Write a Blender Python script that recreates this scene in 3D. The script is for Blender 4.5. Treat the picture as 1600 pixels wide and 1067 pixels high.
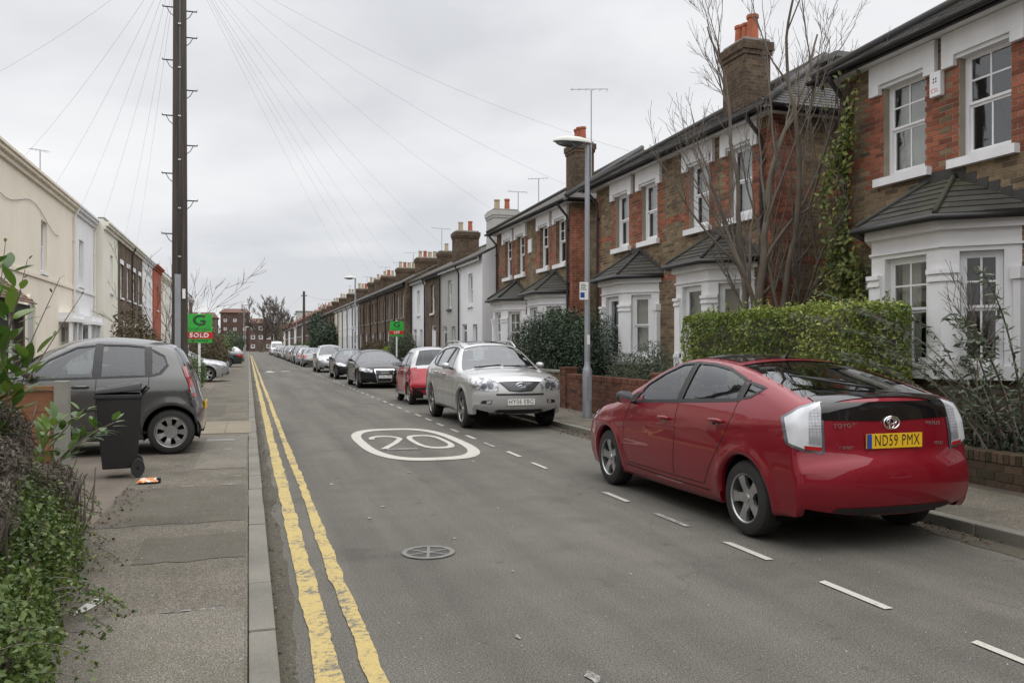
import bpy, bmesh, math, random
import numpy as np
from mathutils import Vector, Matrix
from mathutils.bvhtree import BVHTree
R = math.radians
random.seed(7); rng = np.random.default_rng(7)
SC = bpy.context.scene
for o in list(bpy.data.objects): bpy.data.objects.remove(o)
COL = SC.collection
# ------------------------------------------------------------------ camera, sky, sun, exposure
EYE = 1.565
FPX = 1300.0
YAW = math.atan(412.0 / FPX)
cam_d = bpy.data.cameras.new('camera'); cam = bpy.data.objects.new('camera', cam_d); COL.objects.link(cam)
cam.location = (0, 0, EYE); cam.rotation_euler = (R(90), 0, -YAW)
cam_d.sensor_width = 36.0; cam_d.lens = FPX / 1600 * 36.0
cam_d.shift_y = 7.5 / 1600; cam_d.clip_end = 3000; cam_d.clip_start = 0.05
SC.camera = cam
SUN_EL, SUN_AZ = R(50), R(160)
world = bpy.data.worlds.new('World'); SC.world = world; world.use_nodes = True
def build_world():
    nt = world.node_tree; n = nt.nodes; l = nt.links
    n.clear()
    out = n.new('ShaderNodeOutputWorld'); bg = n.new('ShaderNodeBackground')
    sky = n.new('ShaderNodeTexSky'); sky.sky_type = 'NISHITA'; sky.sun_disc = False
    sky.sun_elevation = SUN_EL; sky.sun_rotation = SUN_AZ
    sk = n.new('ShaderNodeMix'); sk.data_type = 'RGBA'; sk.blend_type = 'MULTIPLY'; sk.inputs[0].default_value = 1
    l.new(sky.outputs[0], sk.inputs[6]); sk.inputs[7].default_value = (0.1, 0.1, 0.1, 1)
    tc = n.new('ShaderNodeTexCoord'); sep = n.new('ShaderNodeSeparateXYZ'); l.new(tc.outputs['Generated'], sep.inputs[0])
    zz = n.new('ShaderNodeMath'); zz.operation = 'ABSOLUTE'; l.new(sep.outputs[2], zz.inputs[0])
    za = n.new('ShaderNodeMath'); za.operation = 'ADD'; l.new(zz.outputs[0], za.inputs[0]); za.inputs[1].default_value = 0.22
    dx = n.new('ShaderNodeMath'); dx.operation = 'DIVIDE'; l.new(sep.outputs[0], dx.inputs[0]); l.new(za.outputs[0], dx.inputs[1])
    dy = n.new('ShaderNodeMath'); dy.operation = 'DIVIDE'; l.new(sep.outputs[1], dy.inputs[0]); l.new(za.outputs[0], dy.inputs[1])
    cv = n.new('ShaderNodeCombineXYZ'); l.new(dx.outputs[0], cv.inputs[0]); l.new(dy.outputs[0], cv.inputs[1])
    def noise(scale, detail, rough, loc):
        mp = n.new('ShaderNodeMapping'); l.new(cv.outputs[0], mp.inputs[0]); mp.inputs[1].default_value = loc
        t = n.new('ShaderNodeTexNoise'); t.inputs['Scale'].default_value = scale; t.inputs['Detail'].default_value = detail
        t.inputs['Roughness'].default_value = rough; l.new(mp.outputs[0], t.inputs['Vector']); return t
    n1 = noise(0.62, 5, 0.48, (3.55, 2.2, 0)); n2 = noise(1.9, 5, 0.5, (8.2, 4.1, 2.0))
    mx = n.new('ShaderNodeMath'); mx.operation = 'MULTIPLY_ADD'; l.new(n2.outputs[0], mx.inputs[0]); mx.inputs[1].default_value = 0.30
    l.new(n1.outputs[0], mx.inputs[2])
    cr = n.new('ShaderNodeValToRGB'); l.new(mx.outputs[0], cr.inputs[0])
    e = cr.color_ramp.elements
    e[0].position = 0.50; e[0].color = (0.64, 0.65, 0.68, 1)
    e[1].position = 0.80; e[1].color = (0.94, 0.93, 0.93, 1)
    m = cr.color_ramp.elements.new(0.63); m.color = (0.82, 0.822, 0.835, 1)
    mix = n.new('ShaderNodeMix'); mix.data_type = 'RGBA'; mix.inputs[0].default_value = 0.94
    l.new(sk.outputs[2], mix.inputs[6]); l.new(cr.outputs[0], mix.inputs[7])
    # overcast sky: brighter overhead than near the horizon, gain added to light the walls
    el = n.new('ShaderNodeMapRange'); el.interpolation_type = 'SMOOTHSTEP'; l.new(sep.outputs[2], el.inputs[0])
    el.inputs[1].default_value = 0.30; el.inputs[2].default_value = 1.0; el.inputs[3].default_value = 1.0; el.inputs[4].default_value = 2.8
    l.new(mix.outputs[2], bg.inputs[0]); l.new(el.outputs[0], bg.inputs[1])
    l.new(bg.outputs[0], out.inputs[0])
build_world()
sun_d = bpy.data.lights.new('sun', 'SUN'); sun_d.energy = 0.8; sun_d.angle = R(85); sun_d.color = (1, 0.96, 0.9)
sun = bpy.data.objects.new('sun', sun_d); COL.objects.link(sun)
sun.rotation_euler = (R(90) - SUN_EL, 0, R(180) - SUN_AZ + R(0))
sun.location = (0, 0, 40)
vs = SC.view_settings
vs.view_transform = 'Standard'; vs.look = 'None'; vs.gamma = 1; vs.exposure = 0.12; vs.use_curve_mapping = False
SC.render.resolution_x = 1024; SC.render.resolution_y = 682
try:
    SC.cycles.max_bounces = 8; SC.cycles.transparent_max_bounces = 24; SC.cycles.use_denoising = True
except Exception: pass
# ------------------------------------------------------------------ helpers
CS, SN = math.cos(YAW), math.sin(YAW)
def ray(px):
    u = (px - 800) / FPX
    return u * CS + SN, CS - u * SN                      # X, Y per unit depth
def px_on_x(px, X):
    a, b = ray(px); d = X / a
    return b * d, d
def zat(py, d): return EYE + (541 - py) / FPX * d

def srgb(r, g, b):
    f = lambda c: (c / 255 / 12.92) if c / 255 <= 0.04045 else ((c / 255 + 0.055) / 1.055) ** 2.4
    return (f(r), f(g), f(b), 1)

MATS = {}
class NT:
    def __init__(s, m): s.m = m; s.t = m.node_tree; s.n = s.t.nodes; s.l = s.t.links; s.b = s.n['Principled BSDF']
    def new(s, t, **k):
        q = s.n.new(t)
        for a, v in k.items(): setattr(q, a, v)
        return q
    def link(s, a, b): s.l.new(a, b)
    def pos(s): return s.new('ShaderNodeNewGeometry').outputs['Position']
    def noise(s, scale, detail=4, rough=0.55, vec=None):
        t = s.new('ShaderNodeTexNoise'); t.inputs['Scale'].default_value = scale; t.inputs['Detail'].default_value = detail
        t.inputs['Roughness'].default_value = rough
        s.link(vec if vec is not None else s.pos(), t.inputs['Vector']); return t.outputs[0]
    def ramp(s, fac, stops):
        r = s.new('ShaderNodeValToRGB'); s.link(fac, r.inputs[0]); e = r.color_ramp.elements
        while len(e) < len(stops): e.new(0.5)
        for i, (p, c) in enumerate(stops): e[i].position = p; e[i].color = c if len(c) == 4 else (*c, 1)
        return r.outputs[0]
    def mixc(s, fac, a, b, mode='MIX'):
        m = s.new('ShaderNodeMix', data_type='RGBA', blend_type=mode)
        for v, i in ((fac, 0), (a, 6), (b, 7)):
            if hasattr(v, 'is_output'): s.link(v, m.inputs[i])
            else: m.inputs[i].default_value = v if i == 0 else (v if len(v) == 4 else (*v, 1))
        return m.outputs[2]
    def math(s, op, a, b=None):
        m = s.new('ShaderNodeMath', operation=op)
        for v, i in ((a, 0), (b, 1)):
            if v is None: continue
            if hasattr(v, 'is_output'): s.link(v, m.inputs[i])
            else: m.inputs[i].default_value = v
        return m.outputs[0]
    def bump(s, h, strength=0.3, dist=0.01):
        b = s.new('ShaderNodeBump'); b.inputs['Strength'].default_value = strength; b.inputs['Distance'].default_value = dist
        s.link(h, b.inputs['Height']); s.link(b.outputs[0], s.b.inputs['Normal'])
    def color(s, c): s.link(c, s.b.inputs['Base Color'])
def mat(name, col=(0.5, 0.5, 0.5), rough=0.6, metal=0.0, spec=0.5, coat=0.0, fn=None, emit=None):
    m = bpy.data.materials.new(name); m.use_nodes = True; MATS[name] = m
    t = NT(m); b = t.b
    b.inputs['Base Color'].default_value = col if len(col) == 4 else (*col, 1)
    b.inputs['Roughness'].default_value = rough; b.inputs['Metallic'].default_value = metal
    b.inputs['Specular IOR Level'].default_value = spec
    if coat: b.inputs['Coat Weight'].default_value = coat; b.inputs['Coat Roughness'].default_value = 0.015
    if fn: fn(t)
    return m
def varied(c, amt=0.18, scale=3.0, rough_amt=0.0, fine=40.0, bumps=0.0):
    """ colour with soft large and fine variation, in world space """
    c = c[:3]
    def f(t):
        a = t.noise(scale, 5); b = t.noise(fine, 3)
        k = t.math('ADD', t.math('MULTIPLY', a, 0.7), t.math('MULTIPLY', b, 0.3))
        t.color(t.ramp(k, [(0.3, tuple(x * (1 - amt) for x in c)), (0.7, tuple(min(1, x * (1 + amt)) for x in c))]))
        if bumps: t.bump(b, bumps, 0.01)
    return f

def new_obj(name, me, parent=None, m=None, loc=(0, 0, 0), rot=(0, 0, 0)):
    o = bpy.data.objects.new(name, me); COL.objects.link(o)
    if m is not None and me is not None:
        ms = m if isinstance(m, (list, tuple)) else [m]
        me.materials.clear()
        for q in ms: me.materials.append(MATS[q] if isinstance(q, str) else q)
    if parent is not None: o.parent = parent
    o.location = loc; o.rotation_euler = rot
    return o
def tag(o, label, cat, group=None):
    o['label'] = label; o['category'] = cat
    if group: o['group'] = group
    return o
def struct(o, label=None):
    o['kind'] = 'structure'
    if label: o['label'] = label
    return o
def empty(name, loc=(0, 0, 0), rz=0.0):
    o = bpy.data.objects.new(name, None); COL.objects.link(o); o.location = loc; o.rotation_euler = (0, 0, rz)
    o.empty_display_size = 0.2
    return o
def base_of(parent):
    """ world location of parent chain (no rotations used on static things) """
    p = Vector((0, 0, 0))
    while parent is not None: p += parent.location; parent = parent.parent
    return p
class MB:
    """ collects geometry in world coordinates (or local ones) and links it as ONE mesh object """
    def __init__(s): s.v = []; s.f = []; s.m = []; s.mi = 0
    def add(s, vs, fs):
        k = len(s.v); s.v.extend([tuple(p) for p in vs]); s.f.extend([tuple(i + k for i in f) for f in fs]); s.m.extend([s.mi] * len(fs)); return s
    def hexa(s, p):
        return s.add(p, [(0, 3, 2, 1), (4, 5, 6, 7), (0, 1, 5, 4), (1, 2, 6, 5), (2, 3, 7, 6), (3, 0, 4, 7)])
    def box(s, a, b, fr=None):
        (x0, y0, z0), (x1, y1, z1) = a, b
        p = [(x0, y0, z0), (x1, y0, z0), (x1, y1, z0), (x0, y1, z0), (x0, y0, z1), (x1, y0, z1), (x1, y1, z1), (x0, y1, z1)]
        if fr: p = [fr(*q) for q in p]
        return s.hexa(p)
    def quad(s, *p, fr=None):
        p = [fr(*q) for q in p] if fr else p
        return s.add(p, [tuple(range(len(p)))])
    def prism(s, poly, z0, z1, fr=None):
        n = len(poly); p = [(x, y, z0) for x, y in poly] + [(x, y, z1) for x, y in poly]
        if fr: p = [fr(*q) for q in p]
        return s.add(p, [tuple(range(n))[::-1], tuple(range(n, 2 * n))] + [(i, (i + 1) % n, n + (i + 1) % n, n + i) for i in range(n)])
    def tube(s, pts, rad, n=6, cap=True):
        pts = [Vector(p) for p in pts]; rs = rad if isinstance(rad, (list, tuple)) else [rad] * len(pts)
        V = []; F = []; up = Vector((0.13, 0.27, 0.95)).normalized(); a = None
        for i, p in enumerate(pts):
            t = (pts[min(i + 1, len(pts) - 1)] - pts[max(i - 1, 0)])
            t = t.normalized() if t.length > 1e-9 else Vector((0, 0, 1))
            if a is None:
                a = t.cross(up)
                if a.length < 1e-3: a = t.cross(Vector((1, 0, 0)))
            else: a = a - t * a.dot(t)
            if a.length < 1e-6: a = t.cross(Vector((1, 0, 0)))
            a.normalize(); b = t.cross(a)
            for k in range(n):
                w = 2 * math.pi * k / n; V.append(p + a * math.cos(w) * rs[i] + b * math.sin(w) * rs[i])
        for i in range(len(pts) - 1):
            for k in range(n): F.append((i * n + k, i * n + (k + 1) % n, (i + 1) * n + (k + 1) % n, (i + 1) * n + k))
        if cap: F.append(tuple(range(n))[::-1]); F.append(tuple(range((len(pts) - 1) * n, len(pts) * n)))
        return s.add(V, F)
    def lathe(s, prof, c=(0, 0, 0), axis='z', n=16, cap=True):
        V = []; F = []
        for r, h in prof:
            for k in range(n):
                w = 2 * math.pi * k / n; x, y = r * math.cos(w), r * math.sin(w)
                q = {'z': (x, y, h), 'x': (h, x, y), 'y': (y, h, x)}[axis]
                V.append((q[0] + c[0], q[1] + c[1], q[2] + c[2]))
        for i in range(len(prof) - 1):
            for k in range(n): F.append((i * n + k, i * n + (k + 1) % n, (i + 1) * n + (k + 1) % n, (i + 1) * n + k))
        if cap: F.append(tuple(range(n))[::-1]); F.append(tuple(range((len(prof) - 1) * n, len(prof) * n)))
        return s.add(V, F)
    def mesh(s, name, org=(0, 0, 0), smooth=False, recalc=True, bevel=0.0):
        me = bpy.data.meshes.new(name); ox, oy, oz = org
        me.from_pydata([(x - ox, y - oy, z - oz) for x, y, z in s.v], [], s.f)
        me.polygons.foreach_set('material_index', s.m)
        if recalc or bevel:
            bm = bmesh.new(); bm.from_mesh(me)
            if bevel: bmesh.ops.bevel(bm, geom=bm.edges[:], offset=bevel, segments=2, affect='EDGES', profile=0.6)
            bmesh.ops.recalc_face_normals(bm, faces=bm.faces[:]); bm.to_mesh(me); bm.free()
        if smooth:
            me.polygons.foreach_set('use_smooth', [True] * len(me.polygons))
            if smooth != True: 
                try: me.set_sharp_from_angle(angle=R(smooth))
                except Exception: pass
        me.update(); return me
    def build(s, name, m, parent=None, smooth=False, recalc=True, bevel=0.0, local=False):
        """ world-space geometry; the object's origin is placed at its parent's base """
        org = (0, 0, 0) if local else base_of(parent)
        return new_obj(name, s.mesh(name, org, smooth, recalc, bevel), parent, m)
def frame(o, udir, vdir):
    """ facade frame: u along the wall, v outwards, z up """
    ox, oy = o; ux, uy = udir; vx, vy = vdir
    return lambda u, v, z: (ox + ux * u + vx * v, oy + uy * u + vy * v, z)
def copy_tree(o, parent=None, mats=None):
    c = o.copy(); COL.objects.link(c); c.parent = parent
    for ch in o.children: copy_tree(ch, c)
    return c
def text_mesh(txt, size=1.0, sx=1.0, align='CENTER', extrude=0.0, offset=0.0):
    cu = bpy.data.curves.new('txt', 'FONT'); cu.body = txt; cu.size = size; cu.align_x = align; cu.align_y = 'CENTER'
    cu.space_character = 1.14; cu.extrude = extrude; cu.offset = offset; cu.resolution_u = 3
    ob = bpy.data.objects.new('txt', cu); COL.objects.link(ob)
    bpy.context.view_layer.update()
    dg = bpy.context.evaluated_depsgraph_get(); me = bpy.data.meshes.new_from_object(ob.evaluated_get(dg))
    bpy.data.objects.remove(ob); bpy.data.curves.remove(cu)
    for v in me.vertices: v.co.x *= sx
    return me
# ------------------------------------------------------------------ materials
def m_asphalt(base, amt, speck, tracks, stain=0.35, moss=0.0, crack=0.0):
    def f(t):
        big = t.noise(0.35, 6, 0.6); mid = t.noise(2.2, 5, 0.6); fine = t.noise(140, 2, 0.6); f2 = t.noise(55, 3, 0.7)
        k = t.math('ADD', t.math('MULTIPLY', big, 0.5), t.math('MULTIPLY', mid, 0.5))
        c = t.ramp(k, [(0.32, tuple(x * (1 - amt) for x in base)), (0.55, base), (0.72, tuple(x * (1 + amt) for x in base))])
        sp = t.ramp(fine, [(0.34, (0.5, 0.5, 0.5)), (0.5, (1, 1, 1)), (0.64, (1 + speck, 1 + speck, 1 + speck * 0.93))])
        c = t.mixc(1.0, c, sp, 'MULTIPLY')
        c = t.mixc(1.0, c, t.ramp(f2, [(0.38, (0.80, 0.80, 0.80)), (0.62, (1.14, 1.13, 1.11))]), 'MULTIPLY')
        st = t.noise(0.9, 3, 0.5); c = t.mixc(1.0, c, t.ramp(st, [(0.58, (1, 1, 1)), (0.70, (1 - stain,) * 3)]), 'MULTIPLY')
        dr = t.noise(6.5, 2, 0.4); c = t.mixc(1.0, c, t.ramp(dr, [(0.68, (1, 1, 1)), (0.76, (0.74, 0.73, 0.72))]), 'MULTIPLY')     # oil drips
        sp_ = t.new('ShaderNodeSeparateXYZ'); t.link(t.pos(), sp_.inputs[0])
        if tracks:                                                    # worn wheel tracks, long streaks down the road
            cv = t.new('ShaderNodeCombineXYZ'); t.link(sp_.outputs[0], cv.inputs[0]); t.link(t.math('MULTIPLY', sp_.outputs[1], 0.06), cv.inputs[1])
            s1 = t.noise(1.9, 4, 0.55, cv.outputs[0]); c = t.mixc(1.0, c, t.ramp(s1, [(0.36, (0.84, 0.835, 0.83)), (0.64, (1.14, 1.135, 1.12))]), 'MULTIPLY')
        if crack:
            v = t.new('ShaderNodeTexVoronoi'); v.feature = 'DISTANCE_TO_EDGE'; v.inputs['Scale'].default_value = 0.55
            nv = t.new('ShaderNodeTexNoise'); nv.inputs['Scale'].default_value = 3.0; nv.inputs['Detail'].default_value = 4; t.link(t.pos(), nv.inputs['Vector'])
            ad = t.new('ShaderNodeVectorMath'); ad.operation = 'MULTIPLY_ADD'; t.link(nv.outputs['Color'], ad.inputs[0]); ad.inputs[1].default_value = (0.5, 0.5, 0.0); t.link(t.pos(), ad.inputs[2])
            t.link(ad.outputs[0], v.inputs['Vector'])
            line = t.ramp(v.outputs['Distance'], [(0.0, (1, 1, 1)), (0.006, (0, 0, 0))]); msk = t.ramp(t.noise(0.45, 2), [(0.50, (0, 0, 0)), (0.58, (crack,) * 3)])
            c = t.mixc(t.mixc(1.0, line, msk, 'MULTIPLY'), c, (0.03, 0.028, 0.025))
        if moss:
            mm = t.math('ADD', t.math('MULTIPLY', t.noise(1.6, 5, 0.65), 0.6), t.math('MULTIPLY', t.noise(22, 4, 0.6), 0.4))
            c = t.mixc(t.ramp(mm, [(0.50, (0, 0, 0)), (0.64, (moss,) * 3)]), c, (0.075, 0.072, 0.04))
        t.color(c); t.bump(fine, 0.6, 0.004); t.b.inputs['Roughness'].default_value = 0.85; t.b.inputs['Specular IOR Level'].default_value = 0.25
    return f
mat('road_asphalt', fn=m_asphalt((0.105, 0.100, 0.090), 0.18, 0.9, 1, 0.2, crack=0.35))
mat('pavement_asphalt', fn=m_asphalt((0.118, 0.106, 0.088), 0.25, 1.1, 0, 0.28, 0.55, 0.7))
mat('gutter_grime', fn=m_asphalt((0.075, 0.067, 0.052), 0.3, 0.7, 0, 0.3, 0.5))
mat('kerb_concrete', rough=0.9, fn=varied((0.155, 0.147, 0.124), 0.35, 1.4, fine=60, bumps=0.3))
mat('slab_concrete', rough=0.9, fn=varied((0.19, 0.165, 0.118), 0.2, 1.8, fine=50, bumps=0.25))
mat('soil', rough=0.95, fn=varied((0.06, 0.047, 0.033), 0.4, 5, fine=30, bumps=0.6))
mat('drive_paving', rough=0.9, fn=varied((0.13, 0.108, 0.088), 0.25, 2.5, fine=30, bumps=0.4))
mat('ground_far', rough=0.95, fn=varied((0.10, 0.11, 0.07), 0.3, 0.1, fine=2))
def m_worn(base, lo=0.36, hi=0.47, under=(0.14, 0.135, 0.125)):
    def f(t):
        w = t.noise(26, 5, 0.7); w2 = t.noise(3.0, 3, 0.5); fi = t.noise(160, 2)
        k = t.math('ADD', t.math('MULTIPLY', w, 0.6), t.math('MULTIPLY', w2, 0.4))
        msk = t.ramp(k, [(lo, (0, 0, 0)), (hi, (1, 1, 1))])
        c = t.mixc(1.0, base, t.ramp(fi, [(0.35, (0.72, 0.72, 0.72)), (0.6, (1.05, 1.05, 1.05))]), 'MULTIPLY')
        t.color(t.mixc(msk, under, c)); t.b.inputs['Roughness'].default_value = 0.8; t.bump(fi, 0.3, 0.003)
    return f
mat('yellow_paint', fn=m_worn((0.45, 0.345, 0.13), 0.405, 0.49, (0.125, 0.118, 0.10)))
mat('white_road_paint', fn=m_worn((0.46, 0.445, 0.40), 0.34, 0.42, (0.112, 0.108, 0.099)))
mat('white_faded_paint', fn=m_worn((0.36, 0.35, 0.32), 0.44, 0.54, (0.112, 0.108, 0.099)))
# brick as material (far walls) -------------------------------------------------
def m_brick(c1, c2, mortar, dirt=0.35, sc=1.0):
    def f(t):
        sp = t.new('ShaderNodeSeparateXYZ'); t.link(t.pos(), sp.inputs[0])
        cv = t.new('ShaderNodeCombineXYZ'); t.link(t.math('ADD', sp.outputs[0], sp.outputs[1]), cv.inputs[0]); t.link(sp.outputs[2], cv.inputs[1])
        b = t.new('ShaderNodeTexBrick'); t.link(cv.outputs[0], b.inputs['Vector'])
        b.inputs['Scale'].default_value = 1.0; b.inputs['Brick Width'].default_value = 0.225 * sc; b.inputs['Row Height'].default_value = 0.075 * sc
        b.inputs['Mortar Size'].default_value = 0.007; b.inputs['Mortar Smooth'].default_value = 0.3; b.inputs['Bias'].default_value = -0.1
        b.inputs['Color1'].default_value = (*c1, 1); b.inputs['Color2'].default_value = (*c2, 1); b.inputs['Mortar'].default_value = (*mortar, 1)
        n = t.noise(1.1, 5, 0.6); n2 = t.noise(9, 4, 0.6)
        c = t.mixc(1.0, b.outputs[0], t.ramp(n, [(0.35, (1 - dirt,) * 3), (0.65, (1.12,) * 3)]), 'MULTIPLY')
        c = t.mixc(1.0, c, t.ramp(n2, [(0.35, (0.7,) * 3), (0.65, (1.2,) * 3)]), 'MULTIPLY')
        t.color(c); t.b.inputs['Roughness'].default_value = 0.9; t.b.inputs['Specular IOR Level'].default_value = 0.2
        inv = t.math('SUBTRACT', 1.0, b.outputs['Fac']); t.bump(inv, 0.6, 0.008)
    return f
STOCK1, STOCK2, STOCKM = (0.235, 0.172, 0.106), (0.18, 0.132, 0.084), (0.24, 0.21, 0.165)
RED1, RED2, REDM = (0.31, 0.112, 0.066), (0.245, 0.088, 0.055), (0.27, 0.21, 0.165)
mat('stock_brick_wall', fn=m_brick(STOCK1, STOCK2, STOCKM))
mat('red_brick_wall', fn=m_brick(RED1, RED2, REDM, 0.25))
mat('dark_brick_wall', fn=m_brick((0.12, 0.082, 0.052), (0.075, 0.052, 0.036), (0.13, 0.115, 0.095), 0.4))
mat('brown_brick_wall', fn=m_brick((0.165, 0.118, 0.082), (0.125, 0.09, 0.062), (0.18, 0.155, 0.13), 0.35))
mat('flat_brick_wall', fn=m_brick((0.125, 0.075, 0.06), (0.105, 0.062, 0.05), (0.13, 0.11, 0.10), 0.2))
def m_brick_piece(c1, c2, dark):
    def f(t):
        g = t.new('ShaderNodeNewGeometry'); oi = t.new('ShaderNodeObjectInfo')
        r = t.math('FRACT', t.math('ADD', g.outputs['Random Per Island'], oi.outputs['Random']))
        c = t.ramp(r, [(0.0, dark), (0.25, c2), (0.6, c1), (1.0, tuple(x * 1.25 for x in c1))])
        n = t.noise(1.3, 5, 0.6); n2 = t.noise(35, 4, 0.65)
        c = t.mixc(1.0, c, t.ramp(n, [(0.35, (0.68,) * 3), (0.65, (1.1,) * 3)]), 'MULTIPLY')
        c = t.mixc(1.0, c, t.ramp(n2, [(0.3, (0.72,) * 3), (0.7, (1.18,) * 3)]), 'MULTIPLY')
        t.color(c); t.b.inputs['Roughness'].default_value = 0.92; t.b.inputs['Specular IOR Level'].default_value = 0.2; t.bump(n2, 0.5, 0.006)
    return f
mat('stock_brick', fn=m_brick_piece(STOCK1, STOCK2, (0.125, 0.092, 0.062)))
mat('red_brick', fn=m_brick_piece(RED1, RED2, (0.19, 0.07, 0.046)))
mat('garden_brick', fn=m_brick_piece((0.17, 0.075, 0.05), (0.125, 0.058, 0.04), (0.07, 0.045, 0.033)))
mat('mossy_brick', fn=m_brick_piece((0.10, 0.068, 0.045), (0.075, 0.055, 0.038), (0.05, 0.045, 0.028)))
mat('mortar', rough=0.95, fn=varied((0.30, 0.265, 0.21), 0.3, 2.0, fine=50, bumps=0.3))
mat('mortar_dark', rough=0.95, fn=varied((0.10, 0.09, 0.07), 0.3, 2.0, fine=50, bumps=0.3))
def m_slate(base, moss, amt=0.5):
    def f(t):
        g = t.new('ShaderNodeNewGeometry')
        c = t.ramp(g.outputs['Random Per Island'], [(0, tuple(x * 0.75 for x in base)), (1, tuple(x * 1.3 for x in base))])
        n = t.noise(1.2, 5, 0.65); n2 = t.noise(18, 4)
        k = t.math('ADD', t.math('MULTIPLY', n, 0.7), t.math('MULTIPLY', n2, 0.3))
        c = t.mixc(t.ramp(k, [(0.48, (0, 0, 0)), (0.66, (amt,) * 3)]), c, moss)
        t.color(c); t.b.inputs['Roughness'].default_value = 0.8; t.bump(n2, 0.3, 0.01)
    return f
mat('roof_slate', fn=m_slate((0.052, 0.05, 0.05), (0.07, 0.068, 0.035)))
mat('bay_slate', fn=m_slate((0.045, 0.043, 0.038), (0.055, 0.056, 0.024), 0.8))
def m_rows(base, moss, row=0.2, wid=0.25):
    def f(t):
        sp = t.new('ShaderNodeSeparateXYZ'); t.link(t.pos(), sp.inputs[0])
        cv = t.new('ShaderNodeCombineXYZ'); t.link(sp.outputs[1], cv.inputs[0]); t.link(t.math('MULTIPLY', sp.outputs[2], 1.9), cv.inputs[1])
        b = t.new('ShaderNodeTexBrick'); t.link(cv.outputs[0], b.inputs['Vector']); b.inputs['Scale'].default_value = 1
        b.inputs['Brick Width'].default_value = wid; b.inputs['Row Height'].default_value = row; b.inputs['Mortar Size'].default_value = 0.008
        b.inputs['Color1'].default_value = (*[x * 0.8 for x in base], 1); b.inputs['Color2'].default_value = (*[x * 1.25 for x in base], 1)
        b.inputs['Mortar'].default_value = (*[x * 0.4 for x in base], 1)
        n = t.noise(0.8, 5, 0.65)
        t.color(t.mixc(t.ramp(n, [(0.5, (0, 0, 0)), (0.7, (0.6,) * 3)]), b.outputs[0], moss)); t.b.inputs['Roughness'].default_value = 0.85
        t.bump(b.outputs['Fac'], 0.4, -0.01)
    return f
mat('far_slate', fn=m_rows((0.066, 0.06, 0.055), (0.085, 0.08, 0.05)))
mat('red_tile', fn=m_rows((0.13, 0.062, 0.042), (0.09, 0.055, 0.04), 0.16, 0.17))
mat('tile_piece', fn=m_slate((0.125, 0.06, 0.042), (0.075, 0.05, 0.035), 0.5))
def m_render(c, streak=0.18):
    def f(t):
        sp = t.new('ShaderNodeSeparateXYZ'); t.link(t.pos(), sp.inputs[0])
        cv = t.new('ShaderNodeCombineXYZ'); t.link(t.math('MULTIPLY', t.math('ADD', sp.outputs[0], sp.outputs[1]), 3.0), cv.inputs[0]); t.link(t.math('MULTIPLY', sp.outputs[2], 0.35), cv.inputs[1])
        n = t.noise(1.0, 5, 0.6, cv.outputs[0]); n2 = t.noise(0.7, 5, 0.6); n3 = t.noise(60, 3)
        k = t.math('ADD', t.math('MULTIPLY', n, 0.5), t.math('MULTIPLY', n2, 0.5))
        t.color(t.ramp(k, [(0.34, tuple(x * (1 - streak) for x in c)), (0.6, c)])); t.bump(n3, 0.12, 0.006); t.b.inputs['Roughness'].default_value = 0.85
    return f
mat('white_render', fn=m_render((0.78, 0.785, 0.80), 0.12))
mat('white_stucco', fn=m_render((0.76, 0.76, 0.765), 0.14))
mat('cream_render', fn=m_render((0.78, 0.715, 0.60), 0.10))
mat('pale_cream_render', fn=m_render((0.74, 0.715, 0.62), 0.12))
mat('grey_render', fn=m_render((0.42, 0.42, 0.40), 0.12))
mat('red_render', fn=m_render((0.36, 0.075, 0.035), 0.1))
mat('white_paint', rough=0.5, fn=m_render((0.80, 0.805, 0.815), 0.17))
mat('upvc', rough=0.35, fn=varied((0.80, 0.81, 0.825), 0.03, 2.0))
mat('black_paint', rough=0.4, fn=varied((0.018, 0.018, 0.019), 0.3, 6))
mat('dark_fascia', rough=0.6, fn=varied((0.035, 0.033, 0.03), 0.3, 4))
mat('lead', rough=0.6, fn=varied((0.12, 0.125, 0.13), 0.25, 4))
mat('terracotta', rough=0.8, fn=varied((0.34, 0.095, 0.045), 0.25, 6))
mat('buff_pot', rough=0.8, fn=varied((0.36, 0.30, 0.20), 0.25, 6))
mat('curtain', rough=0.9, fn=varied((0.62, 0.60, 0.55), 0.1, 6))
mat('blind', rough=0.9, fn=varied((0.36, 0.33, 0.24), 0.1, 6))
mat('room_dark', rough=0.9, fn=varied((0.05, 0.045, 0.04), 0.2, 2))
def m_glass(tint, alpha, rough=0.02, wav=0.0, fk=1.0):
    def f(t):
        t.n.remove(t.b)
        out = t.n['Material Output']
        tr = t.new('ShaderNodeBsdfTransparent'); tr.inputs[0].default_value = (*tint, 1)
        gl = t.new('ShaderNodeBsdfGlossy'); gl.inputs[0].default_value = (0.95, 0.97, 1, 1); gl.inputs['Roughness'].default_value = rough
        if wav:
            n = t.noise(2.5, 2); bp = t.new('ShaderNodeBump'); bp.inputs['Strength'].default_value = wav; bp.inputs['Distance'].default_value = 0.02
            t.link(n, bp.inputs['Height']); t.link(bp.outputs[0], gl.inputs['Normal'])
        lw = t.new('ShaderNodeLayerWeight'); lw.inputs['Blend'].default_value = 0.5
        f5 = t.math('MULTIPLY', t.math('POWER', lw.outputs['Facing'], 5.0), 0.92 * fk)
        k = t.math('ADD', f5, 0.05 * fk + alpha)
        mx = t.new('ShaderNodeMixShader'); t.link(k, mx.inputs[0]); t.link(tr.outputs[0], mx.inputs[1]); t.link(gl.outputs[0], mx.inputs[2])
        t.link(mx.outputs[0], out.inputs[0])
    return f
mat('window_glass', fn=m_glass((0.66, 0.69, 0.68), 0.06, wav=.02, fk=1.3))
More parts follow.
